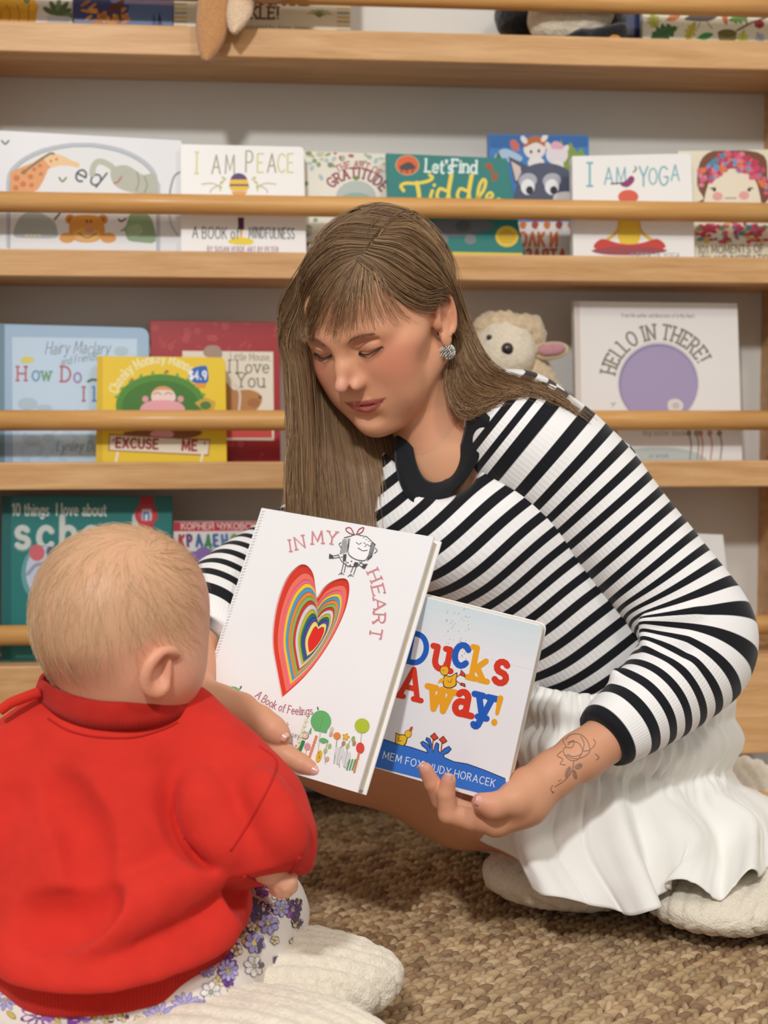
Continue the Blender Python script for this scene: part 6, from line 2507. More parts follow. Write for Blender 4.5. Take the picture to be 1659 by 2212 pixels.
# trunk, arms, legs under the clothes
TR = [(262, 1560, 1.30, .050), (245, 1700, 1.31, .068), (240, 1900, 1.305, .078), (240, 2080, 1.30, .082)]
RA = [(380, 1640, 1.30, .034), (480, 1690, 1.29, .032), (545, 1765, 1.272, .024), (570, 1840, 1.255, .016), (596, 1876, 1.248, .011)]
LA = [(120, 1640, 1.30, .034), (20, 1700, 1.29, .032), (-50, 1790, 1.27, .026), (-60, 1880, 1.28, .018)]
RL = [(330, 2120, 1.30, .050), (460, 2040, 1.37, .038), (548, 1974, 1.44, .030), (470, 1975, 1.56, .028), (380, 1985, 1.62, .024)]
LL = [(140, 2110, 1.30, .062), (20, 2040, 1.37, .050), (-60, 1990, 1.44, .036), (40, 1985, 1.56, .028), (120, 1990, 1.62, .024)]
lo, hi = bounds([q[:3] for q in TR + RA + LA + RL + LL], .10)
f = Field(lo, hi, .005)
for ch in (TR, RA, LA, RL, LL):
    px_chain(f, ch, .03)
bb_v, bb_f = f.mesh(1)
vs = [hb_v, bh_v, bb_v]
fs, off = [], 0
for v_, f_ in zip(vs, (hb_f, bh_f, bb_f)):
    fs.append(f_ + off)
    off += len(v_)
bbase = P(240, 2200, 1.30)
baby = link_mesh('person', np.vstack(vs), np.vstack(fs), M_SKIN, None, True, np.vstack([CB, np.tile(skin_b, (len(bh_v) + len(bb_v), 1))]), loc=(bbase.x, bbase.y, .05))
tag(baby, 'baby seen from behind in red sweatshirt and floral pants watching the books', 'person')

# fine hair
nrm = vnormals(hb_v, hb_f)
crown = PT(300, 1195, 1.245)
face = np.array(-FWD)
cand = np.where((hairw > .25) & ((nrm @ face) > -.45))[0]
pick = RNG.choice(cand, 1500, p=hairw[cand] / hairw[cand].sum())
P0 = hb_v[pick]
N0 = nrm[pick]
paths = [P0 + N0 * .0003]
cur, nn = P0.copy(), N0.copy()
sw = RNG.normal(0, .35, len(pick))
ln = RNG.uniform(.018, .036, len(pick)) / 6
kd_tree = bvh_b
for stp in range(6):
    t = cur - crown
    t -= nn * (t * nn).sum(1)[:, None]
    t /= np.linalg.norm(t, axis=1)[:, None] + 1e-6
    s_ = np.cross(nn, t)
    down = np.array((0, 0, -1.0)) + 0 * t
    down -= nn * (down * nn).sum(1)[:, None]
    d_ = t * .7 + s_ * (sw + .5)[:, None] + down * .35
    d_ /= np.linalg.norm(d_, axis=1)[:, None] + 1e-6
    nx_ = cur + d_ * ln[:, None]
    for i in range(len(nx_)):
        h = kd_tree.find_nearest(Vector(nx_[i]))
        nx_[i] = h[0]
        nn[i] = h[1]
    cur = nx_
    paths.append(cur + nn * (.0004 + .00045 * stp) + RNG.normal(0, .0004, cur.shape))
paths = np.array(paths).transpose(1, 0, 2)
cc_ = np.array([lin(c) for c in ('E2C8A0', 'D6B58A', 'C6A277', 'EBD8B2', 'CFAB80')])[RNG.choice(5, len(pick), p=[.25, .3, .2, .1, .15])]
_nx, _ny, _ = to_px(P0)
cc_ = mixc(cc_, sstep(330, 160, _nx) * sstep(1400, 1450, _ny) * .8, '8A5A3C')
V_, F_, C_ = strands_geo(paths, .00012, .00006, np.repeat(cc_[:, None, :], 7, 1))
bhair = link_mesh('hair', V_, F_, mat('downy_hair', attr='col', rough=.4, spec=.5), baby, True, C_)

# ------------------------------------------------------------------ red sweatshirt
M_RED = mat('red_fleece', 'CE342A', rough=1.0, spec=.05, sheen=.05, noise=(40, .05), bump=(420, .25, .0008))
M_REDRIB = mat('red_rib', 'C22E25', rough=1.0, spec=.05, sheen=.05, noise=(60, .05))
T_CH = [(262, 1610, 1.305, .066), (245, 1740, 1.308, .090), (238, 1930, 1.300, .106), (238, 2060, 1.292, .104), (238, 2130, 1.290, .100)]


def shirt_field(h, grow=0.0, arms=True):
    lo, hi = bounds([q[:3] for q in T_CH] + [(-60, 1500, 1.3), (640, 1880, 1.25), (240, 2200, 1.18)], .10)
    f = Field(lo, hi, h)
    px_chain(f, [(a, b, c, r + grow) for a, b, c, r in T_CH], .04)
    f.cap(PT(150, 1590, 1.305), PT(385, 1592, 1.305), .038 + grow, .038 + grow, .04)
    if arms:
        px_chain(f, [(380, 1640, 1.302, .050), (470, 1690, 1.292, .0475), (540, 1755, 1.272, .0425), (568, 1820, 1.258, .0385), (580, 1892, 1.248, .0320)], .022)
        px_chain(f, [(120, 1640, 1.302, .050), (30, 1690, 1.292, .0475), (-40, 1770, 1.272, .0425), (-60, 1880, 1.27, .034)], .022)
    return f


f0 = shirt_field(.006)
v0, fc0 = f0.mesh(1)
bvh_s = BVHTree.FromPolygons([Vector(q) for q in v0], [tuple(q) for q in fc0])


def sdep(px, py, lift=0.0):
    q = cast(bvh_s, px, py, 1.25)
    return float((Vector(q) - CAM).dot(FWD)) - lift


def half_space(f, o, n, k=.004):
    """Remove everything on the +n side of the plane."""
    o, n = np.array(o), np.array(n) / np.linalg.norm(n)
    f.op(lambda X, Y, Z: -((X - o[0]) * n[0] + (Y - o[1]) * n[1] + (Z - o[2]) * n[2]), f.lo, f.lo + (f.n - 1) * f.h, k, 'sub')


def plane3(a, b, c):
    n = np.cross(b - a, c - a)
    n /= np.linalg.norm(n)
    return n if n[2] < 0 else -n


hA, hB, hC = PT(300, 2190, sdep(300, 2150)), PT(540, 2050, 1.300), PT(-46, 2085, 1.300)
hemN = plane3(hA, hB, hC)
f = shirt_field(.0028)
fold = [  # (px path, radius, lift, mode)
    ([(478, 1862), (400, 1905), (320, 1945), (235, 1995), (180, 2045)], .012, .000, 'add'),
    ([(-30, 2040), (60, 2100), (160, 2125), (270, 2118), (380, 2080), (460, 2020), (500, 1960)], .012, .000, 'add'),
    ([(385, 1710), (420, 1780), (462, 1842)], .009, .010, 'sub'),
    ([(425, 1690), (450, 1770), (490, 1830)], .010, .000, 'add'),
    ([(560, 1690), (600, 1760), (628, 1830)], .007, -.001, 'add'),
    ([(120, 1690), (180, 1800), (190, 1900)], .010, .005, 'sub'),
    ([(60, 1980), (150, 1990), (230, 1950)], .010, .004, 'sub'),
]
for pts, r, l, mode in fold:
    q = catmull([PT(x, y, sdep(x, y, l)) for x, y in pts], 14)
    rr = r * (.55 + .45 * np.sin(np.linspace(0.15, math.pi - .15, 14)))
    f.chain(list(q), list(rr), .02, mode)
nax_b = PT(265, 1440, 1.285) - PT(265, 1580, 1.30)
nax_b /= np.linalg.norm(nax_b)
f.cap(PT(262, 1480, 1.285), PT(262, 1540, 1.292), .052, .047, .006, 'sub')
half_space(f, hA - hemN * .026, hemN, .010)
ce, ct = PT(582, 1896, 1.247), PT(580, 1892, 1.248) - PT(568, 1820, 1.258)
ct = ct / np.linalg.norm(ct)
f.op(lambda X, Y, Z: np.maximum(np.sqrt((X - ce[0]) ** 2 + (Y - ce[1]) ** 2 + (Z - ce[2]) ** 2) - .042, -((X - ce[0]) * ct[0] + (Y - ce[1]) * ct[1] + (Z - ce[2]) * ct[2])), ce - .05, ce + .05, .003, 'sub')
sw_v, sw_f = f.mesh(1)
sw_v = wrinkle(sw_v, sw_f, .0022, 15, 21)
sw_v = wrinkle(sw_v, sw_f, .0007, 55, 23)
sweat = link_mesh('red_sweatshirt', sw_v, sw_f, M_RED, baby, True)
# rib hem
f = shirt_field(.003, -.010, arms=False)
half_space(f, hA + hemN * .004, hemN, .004)
half_space(f, hA - hemN * .040, -hemN, .002)
V_, F_ = f.mesh(1)
hc_ = PT(238, 2080, 1.292)
r_ = V_ - hc_
ang = np.arctan2(r_ @ np.array(FWD), r_ @ np.array(RIGHT))


def rib_bump(m, scale, name):
    m = m.copy()
    m.name = name
    N, L = m.node_tree.nodes, m.node_tree.links
    at = N.new('ShaderNodeAttribute')
    at.attribute_name = 'rib'
    sn = N.new('ShaderNodeMath')
    sn.operation = 'SINE'
    L.new(at.outputs['Fac'], sn.inputs[0])
    bp = N.new('ShaderNodeBump')
    bp.inputs['Strength'].default_value = .6
    bp.inputs['Distance'].default_value = scale
    L.new(sn.outputs[0], bp.inputs['Height'])
    L.new(bp.outputs[0], N['Principled BSDF'].inputs['Normal'])
    return m


M_RR = rib_bump(M_REDRIB, .0012, 'red_rib_knit')
link_mesh('rib_hem', V_, F_, M_RR, baby, True, attrs={'rib': ang * 210})
# rib neck band
nb_px = [(82, 1502), (120, 1528), (185, 1551), (255, 1558), (325, 1552), (380, 1536), (410, 1524)]
bvh_sw = BVHTree.FromPolygons([Vector(q) for q in sw_v], [tuple(q) for q in sw_f])
ring = []
for x, y, _ in catmull([(a, b, 0) for a, b in nb_px], 24):
    u_ = (x - 82) / (410 - 82) * 2 - 1
    ring.append(PT(x, y, 1.298 - .062 * math.sqrt(max(0, 1 - u_ * u_)) ** .9))
ring += [PT(395, 1490, 1.33), PT(330, 1478, 1.352), PT(250, 1474, 1.358), PT(160, 1474, 1.350), PT(95, 1482, 1.328)]
rp = catmull(ring + [ring[0]], 140)[:-1]
cen = rp.mean(0)
V_, F_, rib_ = [], [], []
for i, q in enumerate(rp):
    inw = cen - q
    inw -= nax_b * (inw @ nax_b)
    inw /= np.linalg.norm(inw)
    wd = nax_b * .93 + inw * .30
    th = -inw
    for a, b in ((-.006, -.002), (-.006, .003), (.004, .0048), (.013, .0038), (.0165, .001), (.013, -.002)):
        V_.append(q + wd * a + th * b)
        rib_.append(i / len(rp) * 2 * math.pi * 105)
m_ = len(rp)
for i in range(m_):
    for j in range(6):
        F_.append((i * 6 + j, i * 6 + (j + 1) % 6, ((i + 1) % m_) * 6 + (j + 1) % 6, ((i + 1) % m_) * 6 + j))
link_mesh('neck_band', V_, F_, M_RR, baby, True, attrs={'rib': rib_})
# stitched seams: neckline, shoulder placket, sleeve
M_SEAM = mat('red_stitching', 'B81E14', rough=.9, noise=(80, .05))


def seam(pts, r, name, lift=.0003, bv=None):
    q = [cast(bv or bvh_sw, x, y, 1.25, lift) for x, y, _ in catmull([(a, b, 0) for a, b in pts], 40)]
    v, fc = tube_geo(np.array(q), r, 6)
    link_mesh(name, v, fc, M_SEAM, baby, True)


seam([(104, 1552), (150, 1578), (215, 1592), (290, 1592), (350, 1576), (384, 1560)], .0009, 'neck_stitching', .0006)
seam([(560, 1612), (596, 1642), (590, 1680), (560, 1740), (530, 1790), (498, 1838)], .0010, 'sleeve_seam')
seam([(525, 1892), (560, 1902), (600, 1898), (632, 1880), (648, 1850)], .0022, 'cuff_edge') if cast(bvh_sw, 560, 1895) is not None else None
plk = [(x, y) for x, y in ((0, 1535), (25, 1518), (55, 1506), (88, 1494))]
v, fc = tube_geo(np.array([PT(x, y, 1.262) for x, y, _ in catmull([(a, b, 0) for a, b in plk], 20)]), .0045, 8)
link_mesh('shoulder_placket', v, fc, M_RED, baby, True)

# ------------------------------------------------------------------ floral pants
PCH = [(140, 2150, 1.285, .082), (340, 2150, 1.285, .082)]
lo, hi = bounds([(-60, 1960, 1.25), (660, 1960, 1.48), (240, 2280, 1.16), (380, 1985, 1.62)], .09)
f = Field(lo, hi, .0035)
px_chain(f, PCH, .03)
px_chain(f, [(238, 2080, 1.295, .078), (238, 2150, 1.29, .086)], .03)
px_chain(f, [(340, 2110, 1.30, .074), (470, 2035, 1.37, .062), (556, 1974, 1.44, .0415), (470, 1980, 1.56, .036), (400, 1985, 1.60, .032)], .03)
px_chain(f, [(140, 2110, 1.30, .074), (20, 2045, 1.37, .062), (-60, 1990, 1.44, .0415), (40, 1985, 1.56, .036)], .03)
half_space(f, (0, 0, .022), (0, 0, -1), .02)
_c = PT(300, 2000, 1.285)
f.op(lambda X, Y, Z: np.maximum(np.sqrt((X - _c[0]) ** 2 + (Y - _c[1]) ** 2 + (Z - _c[2]) ** 2) - .125,
                                (X - hA[0]) * hemN[0] + (Y - hA[1]) * hemN[1] + (Z - hA[2]) * hemN[2] + .012), _c - .14, _c + .14, .006, 'sub')
pv, pf = f.mesh(1)
pv = wrinkle(pv, pf, .0015, 24, 31)
pants = link_mesh('floral_pants', pv, pf, mat('pants_cotton', 'EAE3DC', rough=.85, noise=(30, .02), bump=(500, .15, .0005)), baby, True)
bvh_p = BVHTree.FromPolygons([Vector(q) for q in pv], [tuple(q) for q in pf])


def p_proj(x, y, h):
    r = ray(x, y).normalized()
    q = bvh_p.ray_cast(CAM, r)
    if q[0] is None:
        return P(x, y, 1.40)
    return q[0] + q[1].normalized() * h * .6 if q[1].dot(r) < 0 else q[0] - q[1].normalized() * h * .6


fp = Print(p_proj)


def hit(x, y):
    return bvh_p.ray_cast(CAM, ray(x, y).normalized())[0] is not None


def flower(x, y, r, n, c1, c2, c3, squash=1.0, rot=0.0, out='5A4A66'):
    if not all(hit(x + r * 1.2 * math.cos(a), y + r * squash * 1.2 * math.sin(a)) for a in np.linspace(0, 6.28, 8)):
        return
    rr = math.radians(rot)
    for k in range(n):
        a = 2 * math.pi * k / n + rr
        cx, cy = x + r * .62 * math.cos(a), y + r * .62 * squash * math.sin(a)
        wv = r * math.pi * .62 / n * 1.05
        dg = math.degrees(math.atan2(squash * math.sin(a), math.cos(a)))
        fp.ell(cx, cy, r * .42 + 1.0, wv * max(squash, .6) + 1.0, out, 12, rot=dg)
        fp.ell(cx, cy, r * .42, wv * max(squash, .6), c1 if k % 2 else c2, 12, rot=dg)
    fp.ell(x, y, r * .30, r * .30 * squash, c3, 12)
    for k in range(5):
        a = k * 1.257
        fp.ell(x + r * .17 * math.cos(a), y + r * .17 * squash * math.sin(a), r * .06, r * .06 * squash, out, 6)


PU = ('8E4BA8', 'A56BC0', 'B39AA0')
LI = ('B9B2E0', 'A5A2D8', 'E3D06A')
DP = ('6E3596', '7C46A4', '4A2A5A')
OL = ('D9CC9A', 'E3DAB4', 'C9A84A')
for a in ((85, 2195, 40, 9, *PU, .75), (165, 2190, 34, 4, *PU, .8), (12, 2160, 26, 9, *LI, .8), (232, 2200, 14, 5, *OL, .9), (265, 2196, 13, 5, *OL, .9), (345, 2195, 36, 12, *LI, .75), (402, 2172, 32, 12, *LI, .8), (445, 2176, 24, 10, *LI, .8),
          (300, 2205, 12, 5, *OL, .9), (472, 2120, 13, 5, *OL, .9), (462, 2148, 12, 5, *OL, .9), (490, 2065, 14, 5, *DP, .9), (508, 2050, 14, 5, *DP, .9), (484, 2098, 15, 5, *DP, .9), (500, 2085, 13, 5, *DP, .9), (492, 2120, 13, 5, *DP, .9),
          (537, 1990, 24, 8, *PU, 1.2), (548, 2035, 15, 8, *LI, 1.1), (568, 1920, 16, 8, *PU, 1.2), (632, 1965, 18, 8, *PU, 1.2), (570, 1965, 16, 7, 'F0ECE6', 'E6E2DE', 'D9CDB0', 1.2), (600, 1930, 15, 6, 'F0ECE6', 'E6E2DE', 'B9C49A', 1.1),
          (590, 1962, 9, 5, *OL, 1.1), (612, 1955, 9, 5, *OL, 1.1), (580, 1985, 9, 5, *OL, 1.1), (425, 2198, 12, 5, *OL, .9), (455, 2200, 12, 5, *OL, .9), (40, 2130, 16, 7, *PU, .8)):
    flower(*a, rot=random.uniform(0, 60))
for x, y, L_, w_, r_, c_ in ((552, 1950, 26, 12, 70, 'C9A63C'), (524, 2015, 24, 11, 110, 'C9A63C'), (530, 2040, 22, 10, 60, 'D0B048'), (556, 2000, 22, 9, 100, 'C2A23C'), (596, 1990, 16, 7, 40, 'C9C07A'), (618, 1938, 22, 6, 60, 'A9A85A'), (540, 1925, 18, 7, 80, 'B9973C'),
                             (25, 2192, 24, 10, 40, 'D0B85A'), (125, 2205, 20, 9, 60, 'D0B85A'), (205, 2196, 18, 8, 100, 'D0B85A'), (380, 2204, 20, 8, 30, 'D9CC8A'), (60, 2155, 20, 8, 20, 'D9CC8A')):
    if hit(x, y) and hit(x + 12, y) and hit(x - 12, y):
        fp.ell(x, y, L_ / 2 + .8, w_ / 2 + .8, '6A5A3A', 12, rot=r_)
        fp.ell(x, y, L_ / 2, w_ / 2, c_, 12, rot=r_)
used = []
for _ in range(900):
    x, y = random.uniform(440, 650), random.uniform(1890, 2205)
    if y > 2210 - (x - 430) * .3 + 40 or any(math.hypot(x - a, y - b) < r + 24 for a, b, r in used):
        continue
    r = random.choice([9, 10, 12, 17, 21])
    used.append((x, y, r))
    if r > 13:
        flower(x, y, r, random.choice([7, 8, 10]), *random.choice([PU, LI, LI, ('F0ECE6', 'E6E2DE', 'B9C49A')]), 1.05, rot=random.uniform(0, 60))
    else:
        flower(x, y, r, 5, *random.choice([OL, OL, OL, DP]), 1.0, rot=random.uniform(0, 60))
fp.build('flower_print', pants)
# ------------------------------------------------------------------ jute rug
M_JUTE = mat('jute', attr='col', rough=.9, spec=.15, bump=(700, .5, .0008))
M_JUTEB = mat('jute_base', '6A543E', rough=.95, noise=(90, .25), bump=(300, .6, .002))
rug = thing('jute_rug', (0.15, 1.40, 0.0), 'chunky woven natural jute rug covering the floor', 'rug')
v, f = box_geo(-1.3, 1.6, .55, 2.21, 0.0005, 0.006)
link_mesh('rug_base', v, f, M_JUTEB, rug)


def build_weave():
    a = math.radians(50)
    r2 = Vector((RIGHT.x, RIGHT.y)).normalized()
    f2 = Vector((FWD.x, FWD.y)).normalized()
    e1 = np.array((r2 * math.cos(a) + f2 * math.sin(a)))        # along a row
    e2 = np.array((-r2 * math.sin(a) + f2 * math.cos(a)))
    row, pit = .0180, .0126
    # lozenge template
    nu, nv = 7, 6
    T = []
    for i in range(nu):
        s = i / (nu - 1) * 2 - 1
        w = (1 - abs(s) ** 2.2) ** .5 if abs(s) < 1 else 0.0
        for j in range(nv):
            b = math.pi * j / (nv - 1)
            T.append((s * .0112, math.cos(b) * .0046 * w, math.sin(b) * .0058 * w))
    T = np.array(T)
    TF = np.array([(i * nv + j, i * nv + j + 1, (i + 1) * nv + j + 1, (i + 1) * nv + j) for i in range(nu - 1) for j in range(nv - 1)])
    org = np.array((0.15, 1.6))
    ii, jj = np.meshgrid(np.arange(-84, 85), np.arange(-120, 121), indexing='ij')
    ii, jj = ii.ravel(), jj.ravel()
    allc, allang, side = [], [], []
    for sd in (-1, 1):
        c = org + np.outer(ii * row + sd * row * .215, e2) + np.outer((jj + (.5 if sd > 0 else 0)) * pit, e1)
        allc.append(c)
        allang.append(np.full(len(c), a + sd * .42))
    c = np.vstack(allc)
    an = np.concatenate(allang)
    p3 = np.column_stack([c, np.full(len(c), .006)])
    x, y, d = to_px(p3)
    ok = (x > -60) & (x < 1720) & (y < 2290) & (c[:, 1] < 2.20) & (c[:, 1] > .9) & (d > 0)
    c, an = c[ok], an[ok]
    n = len(c)
    c = c + RNG.normal(0, .0009, c.shape)
    an = an + RNG.normal(0, .12, n)
    sc = RNG.uniform(.85, 1.15, (n, 3))
    t = T[None] * sc[:, None, :]
    roll = RNG.normal(0, .1, n)
    ca, sa = np.cos(an), np.sin(an)
    # axis of the stitch in world xy
    ux = np.outer(ca, r2) + np.outer(sa, f2)
    uy = np.outer(-sa, r2) + np.outer(ca, f2)
    X = c[:, None, :] + t[..., 0:1] * ux[:, None, :] + t[..., 1:2] * uy[:, None, :]
    Z = .0062 + t[..., 2] * 1.25 + t[..., 0] * roll[:, None]
    V = np.concatenate([X, np.maximum(Z, .004)[..., None]], 2).reshape(-1, 3)
    Fc = (TF[None] + (np.arange(n) * len(T))[:, None, None]).reshape(-1, 4)
    pal = np.array([lin(q) for q in ('BC9F78', 'AA8C67', '98795A', 'C9AE88', '87694E', 'AE9673')])
    col = pal[RNG.choice(6, n, p=[.26, .24, .18, .14, .1, .08])]
    q3 = np.column_stack([c, np.zeros(n)])
    g = vnoise(q3, 7, 2)
    grey = np.array(lin('9A8C78'))
    w = np.clip(.35 * g + .1, 0, .4)[:, None]
    col = col * (1 - w) + grey * w
    col = col * (1 + .14 * vnoise(q3, 22, 6))[:, None]
    C = np.repeat(col, len(T), 0)
    return V, Fc, C


V_, F_, C_ = build_weave()
tag(link_mesh('weave', V_, F_, M_JUTE, rug, True, C_), kind='stuff')

# ------------------------------------------------------------------ daisy floor cushions
M_BOUCLE = mat('cream_boucle', 'E9DFCB', rough=.95, spec=.1, sheen=.35, noise=(240, .06), bump=(420, .7, .0025))
M_DAISY = mat('daisy_centre', 'D79A3A', rough=.95, spec=.1, sheen=.3, noise=(200, .08), bump=(400, .7, .0025))


def petal_mesh():
    NU, NV = 130, 150
    u = np.linspace(0, 1, NU)
    v = np.linspace(0, 2 * np.pi, NV, endpoint=False)
    U, Vv = np.meshgrid(u, v, indexing='ij')
    x = .045 + .325 * U
    prof = (np.sin(np.pi * np.clip(U, 0, 1) ** 1.15) ** .5)
    hw = .092 * prof * (.72 + .36 * U)
    hh = .048 * prof ** .9
    cy, sz = np.cos(Vv), np.sin(Vv)
    y = hw * np.sign(cy) * np.abs(cy) ** .85
    z = hh * np.sign(sz) * np.abs(sz) ** .9
    z = np.where(z < 0, z * .85, z) + .046
    Pt = np.stack([x, y, z], 2)
    rib = np.abs(np.sin(np.pi * (y + .006 * np.sin(x * 22)) / .0185)) ** .55
    nrm = np.stack([np.zeros_like(cy) + (U - .5) * .9 * np.abs(U - .5) * 2, cy * .6, sz], 2)
    nrm /= np.linalg.norm(nrm, axis=2, keepdims=True)
    flat = Pt.reshape(-1, 3)
    bz = vnoise(flat, 260, 3) * .5 + vnoise(flat, 130, 5) * .6 + vnoise(flat, 30, 7) * .9
    disp = .0062 * (rib - 1) * np.clip(prof * 1.4, 0, 1) + .0017 * bz.reshape(NU, NV)
    Pt = Pt + nrm * disp[..., None]
    Pt[..., 2] = np.maximum(Pt[..., 2], .0005)
    V = Pt.reshape(-1, 3)
    i, j = np.meshgrid(np.arange(NU - 1), np.arange(NV), indexing='ij')
    i, j = i.ravel(), j.ravel()
    Fc = np.stack([i * NV + j, (i + 1) * NV + j, (i + 1) * NV + (j + 1) % NV, i * NV + (j + 1) % NV], 1)
    return V, Fc


pm_v, pm_f = petal_mesh()
PETAL = None


def daisy(label, centre, ang0, keep, n=9, scale={}):
    global PETAL
    c = thing('daisy_cushion', centre, label, 'cushion', 'cream daisy floor cushions')
    ya = math.atan2(RIGHT.y, RIGHT.x)
    for k in range(n):
        if k not in keep:
            continue
        if PETAL is None:
            o = link_mesh('petal', pm_v, pm_f, M_BOUCLE, None, True)
            PETAL = o.data
        else:
            o = bpy.data.objects.new('petal', PETAL)
            COL.objects.link(o)
        o.parent = c
        o.location = (0, 0, 0)
        o.rotation_euler = (0, 0, ya + math.radians(ang0 + 360 / n * k))
        o.scale = scale.get(k, (1, 1, 1))
    NV, NR = 72, 16
    V, Fc = [], []
    for i in range(NR + 1):
        t = i / NR
        for j in range(NV):
            a = 2 * math.pi * j / NV
            r = .085 * math.sin(t * math.pi * .5) ** .8
            V.append((r * math.cos(a) + centre[0], r * math.sin(a) + centre[1], centre[2] + .03 + .072 * math.cos(t * math.pi / 2) ** .6 + .002 * math.sin(12 * a) * t))
    Fc = np.array([(i * NV + j, i * NV + (j + 1) % NV, (i + 1) * NV + (j + 1) % NV, (i + 1) * NV + j) for i in range(NR) for j in range(NV)])
    link_mesh('cushion_centre', V, Fc, M_DAISY, c, True)
    return c


def floor_pt(px, py, z):
    q = on_z(px, py, z)
    return (q.x, q.y, .010)


daisy('cream ribbed daisy cushion with orange centre under the kneeling woman', floor_pt(1640, 1830, .05), 205.5, range(9), scale={1: (.80, 1.0, .78)})
daisy('cream ribbed daisy cushion under the baby in the foreground', floor_pt(-30, 2224, .05), 19.6, range(10), n=10)
# ------------------------------------------------------------------ plush toys on the shelf
def plush_mat(name, col, sc=260, st=.8):
    return mat(name, col, rough=.95, spec=.1, sheen=.5, noise=(sc, .10), bump=(sc * 1.6, st, .003))


M_CREAM = plush_mat('cream_plush', 'E3D5BC')
M_WOOL = plush_mat('woolly_plush', 'D3BC98', 140, 1.0)
M_TAN = plush_mat('tan_plush', 'C68F5C')
M_PINKP = plush_mat('pink_plush', 'C48C92')
M_BLK = plush_mat('black_plush', '17161A')
M_BEAK = plush_mat('orange_plush', 'D98A2E')
M_BEAD = mat('dark_bead', '2A1E1A', rough=.25, spec=.6, noise=(50, .05))


def blob(name, m, parent, parts, h=.003, fuzz=0.0, sub=()):
    """parts: (px,py,d, (rx,ry,rz)) ellipsoids or ((p),(q),ra,rb) capsules, camera aligned."""
    pts = []
    for q in parts:
        pts += [q[0], q[1]] if isinstance(q[0], tuple) else [q[:3]]
    lo, hi = bounds(pts, .13)
    f = Field(lo, hi, h)
    for q in parts:
        if isinstance(q[0], tuple):
            f.cap(PT(*q[0]), PT(*q[1]), q[2], q[3], .015)
        else:
            f.ell(PT(*q[:3]), q[3], .015, CAMR @ rot_y(math.radians(q[4])) if len(q) > 4 else CAMR)
    V, Fc = f.mesh(1)
    if fuzz:
        V = wrinkle(V, Fc, fuzz, 120, 4)
    return link_mesh(name, V, Fc, m, parent, True)


# lamb
lb = P(1110, 990, 2.165)
lamb = thing('plush_lamb', (lb.x, lb.y, BOARD[2]), 'fluffy cream lamb soft toy with pink ears sitting behind the woman', 'soft toy', 'soft toys on the shelf')
body_ = blob('body', M_WOOL, lamb, [(1130, 900, 2.165, (.062, .042, .075)), (1120, 830, 2.16, (.05, .04, .05))], fuzz=.003)
blob('head', M_CREAM, lamb, [(1092, 755, 2.135, (.042, .036, .046)), (1094, 775, 2.115, (.034, .03, .03))], fuzz=.001)
blob('wool_cap', M_WOOL, lamb, [(1096, 712, 2.15, (.046, .040, .024)), (1050, 730, 2.155, (.020, .03, .03)), (1146, 738, 2.155, (.020, .03, .034))], fuzz=.0035)
for s_, pts in ((1, [(1160, 748, 2.14), (1190, 752, 2.132), (1226, 748, 2.13)]), (-1, [(1030, 752, 2.145), (1005, 760, 2.14), (975, 765, 2.14)])):
    e_ = blob('ear', M_WOOL, lamb, [(pts[1][0], pts[1][1] + 6, pts[1][2] + .006, (.026, .006, .013), -8 * s_)], h=.002)
    blob('ear_lining', M_PINKP, e_, [(pts[1][0] + 2, pts[1][1] + 2, pts[1][2] - .001, (.020, .004, .009), -8 * s_)], h=.0015)
for x in (1057, 1121):
    v, f = ico(PT(x, 729, 2.105), .0042, 2)
    link_mesh('eye', v, f, M_BEAD, lamb, True)
blob('nose', M_BEAD, lamb, [(1096, 754, 2.088, (.0085, .006, .009))], h=.0015)

# penguin lying on the top shelf
pb = P(1210, 80, 2.15)
pen = thing('plush_penguin', (pb.x, pb.y, BOARD[0]), 'black and white penguin soft toy lying on the top shelf', 'soft toy', 'soft toys on the shelf')
blob('body', M_BLK, pen, [(1160, 35, 2.165, (.060, .040, .048)), (1260, 30, 2.170, (.060, .040, .050))], fuzz=.001)
blob('belly', M_CREAM, pen, [(1238, 20, 2.122, (.058, .022, .044)), (1178, 48, 2.125, (.024, .020, .028))], fuzz=.0015)
blob('wing', M_BLK, pen, [((1185, 98, 2.100), (1255, 82, 2.098), .006, .009), ((1255, 82, 2.098), (1342, 66, 2.11), .009, .011)])
blob('foot', M_BEAK, pen, [(1320, 82, 2.108, (.014, .010, .007), 12)], h=.002)

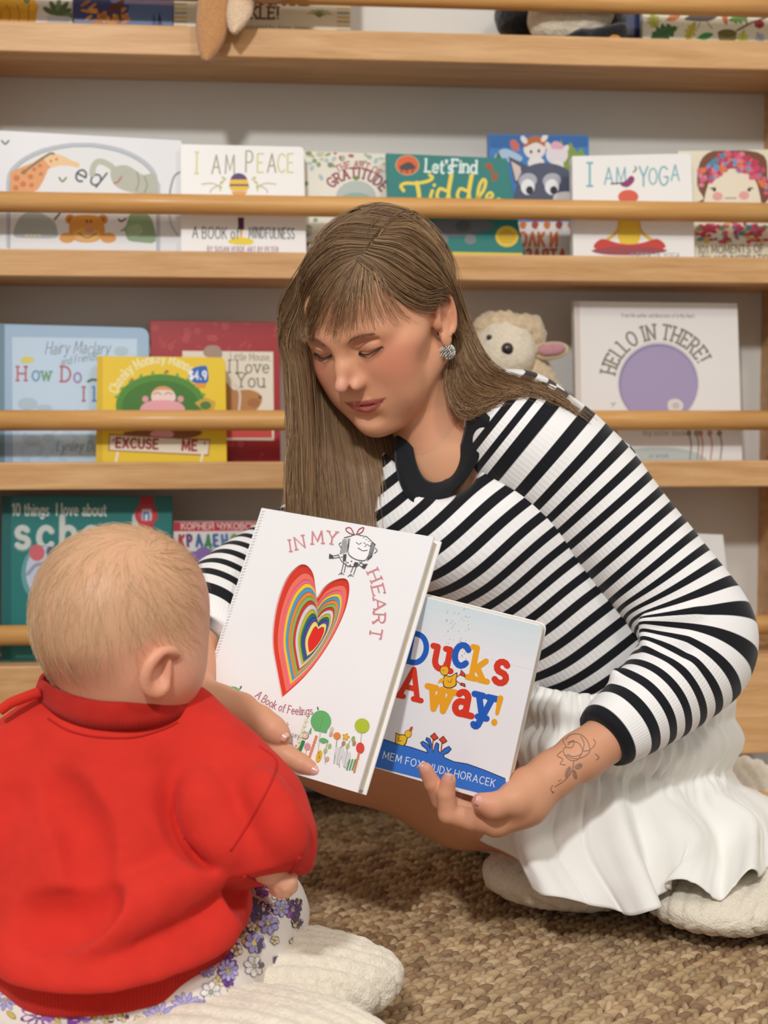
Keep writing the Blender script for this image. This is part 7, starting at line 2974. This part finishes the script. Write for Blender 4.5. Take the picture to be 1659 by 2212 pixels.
# rabbit hanging its ears over the shelf edge
rb_ = P(560, 60, 2.00)
rab = thing('plush_rabbit', (rb_.x, rb_.y, BOARD[0]), 'tan rabbit soft toy with long ears hanging over the top shelf', 'soft toy', 'soft toys on the shelf')
blob('body', M_TAN, rab, [(560, -160, 2.010, (.055, .036, .070))], fuzz=.001)
blob('head', M_TAN, rab, [(580, -66, 2.000, (.046, .036, .042))], fuzz=.001)


def plush_ear(px_l, px_r, d0, d1, thick, name, m):
    """Flat pointed ear from its outline rows (left/right px at the same heights)."""
    n = len(px_l)
    V, Fc = [], []
    for i in range(n):
        d = d0 + (d1 - d0) * i / (n - 1)
        a, b = PT(*px_l[i], d), PT(*px_r[i], d)
        for t in np.linspace(0, 1, 13):
            bul = math.sin(math.pi * t) ** .6
            V.append(a * (1 - t) + b * t - np.array(FWD) * thick * bul)
        for t in np.linspace(1, 0, 13)[1:-1]:
            V.append(a * (1 - t) + b * t + np.array(FWD) * thick * .7 * math.sin(math.pi * t) ** .6)
    k = 24
    for i in range(n - 1):
        for j in range(k):
            Fc.append((i * k + j, i * k + (j + 1) % k, (i + 1) * k + (j + 1) % k, (i + 1) * k + j))
    Fc.append(tuple(range(k)))
    Fc.append(tuple((n - 1) * k + j for j in range(k))[::-1])
    return link_mesh(name, V, Fc, m, rab, True)


el = catmull([(455, -70, 0), (432, -20, 0), (424, 30, 0), (423, 62, 0), (428, 100, 0), (436, 128, 0), (446, 134.5, 0)], 24)
er = catmull([(500, -70, 0), (500, -20, 0), (498, 30, 0), (492, 70, 0), (478, 102, 0), (458, 130, 0), (450, 134.5, 0)], 24)
plush_ear(el[:, :2], er[:, :2], 2.016, 2.010, .010, 'ear', M_TAN)
el = catmull([(510, -70, 0), (497, -20, 0), (489, 20, 0), (489, 45, 0), (495, 66, 0), (504, 74, 0)], 20)
er = catmull([(560, -70, 0), (556, -20, 0), (550, 10, 0), (544, 34, 0), (526, 60, 0), (510, 74, 0)], 20)
plush_ear(el[:, :2], er[:, :2], 2.010, 2.004, .009, 'ear', plush_mat('light_plush', 'E6C7A4'))
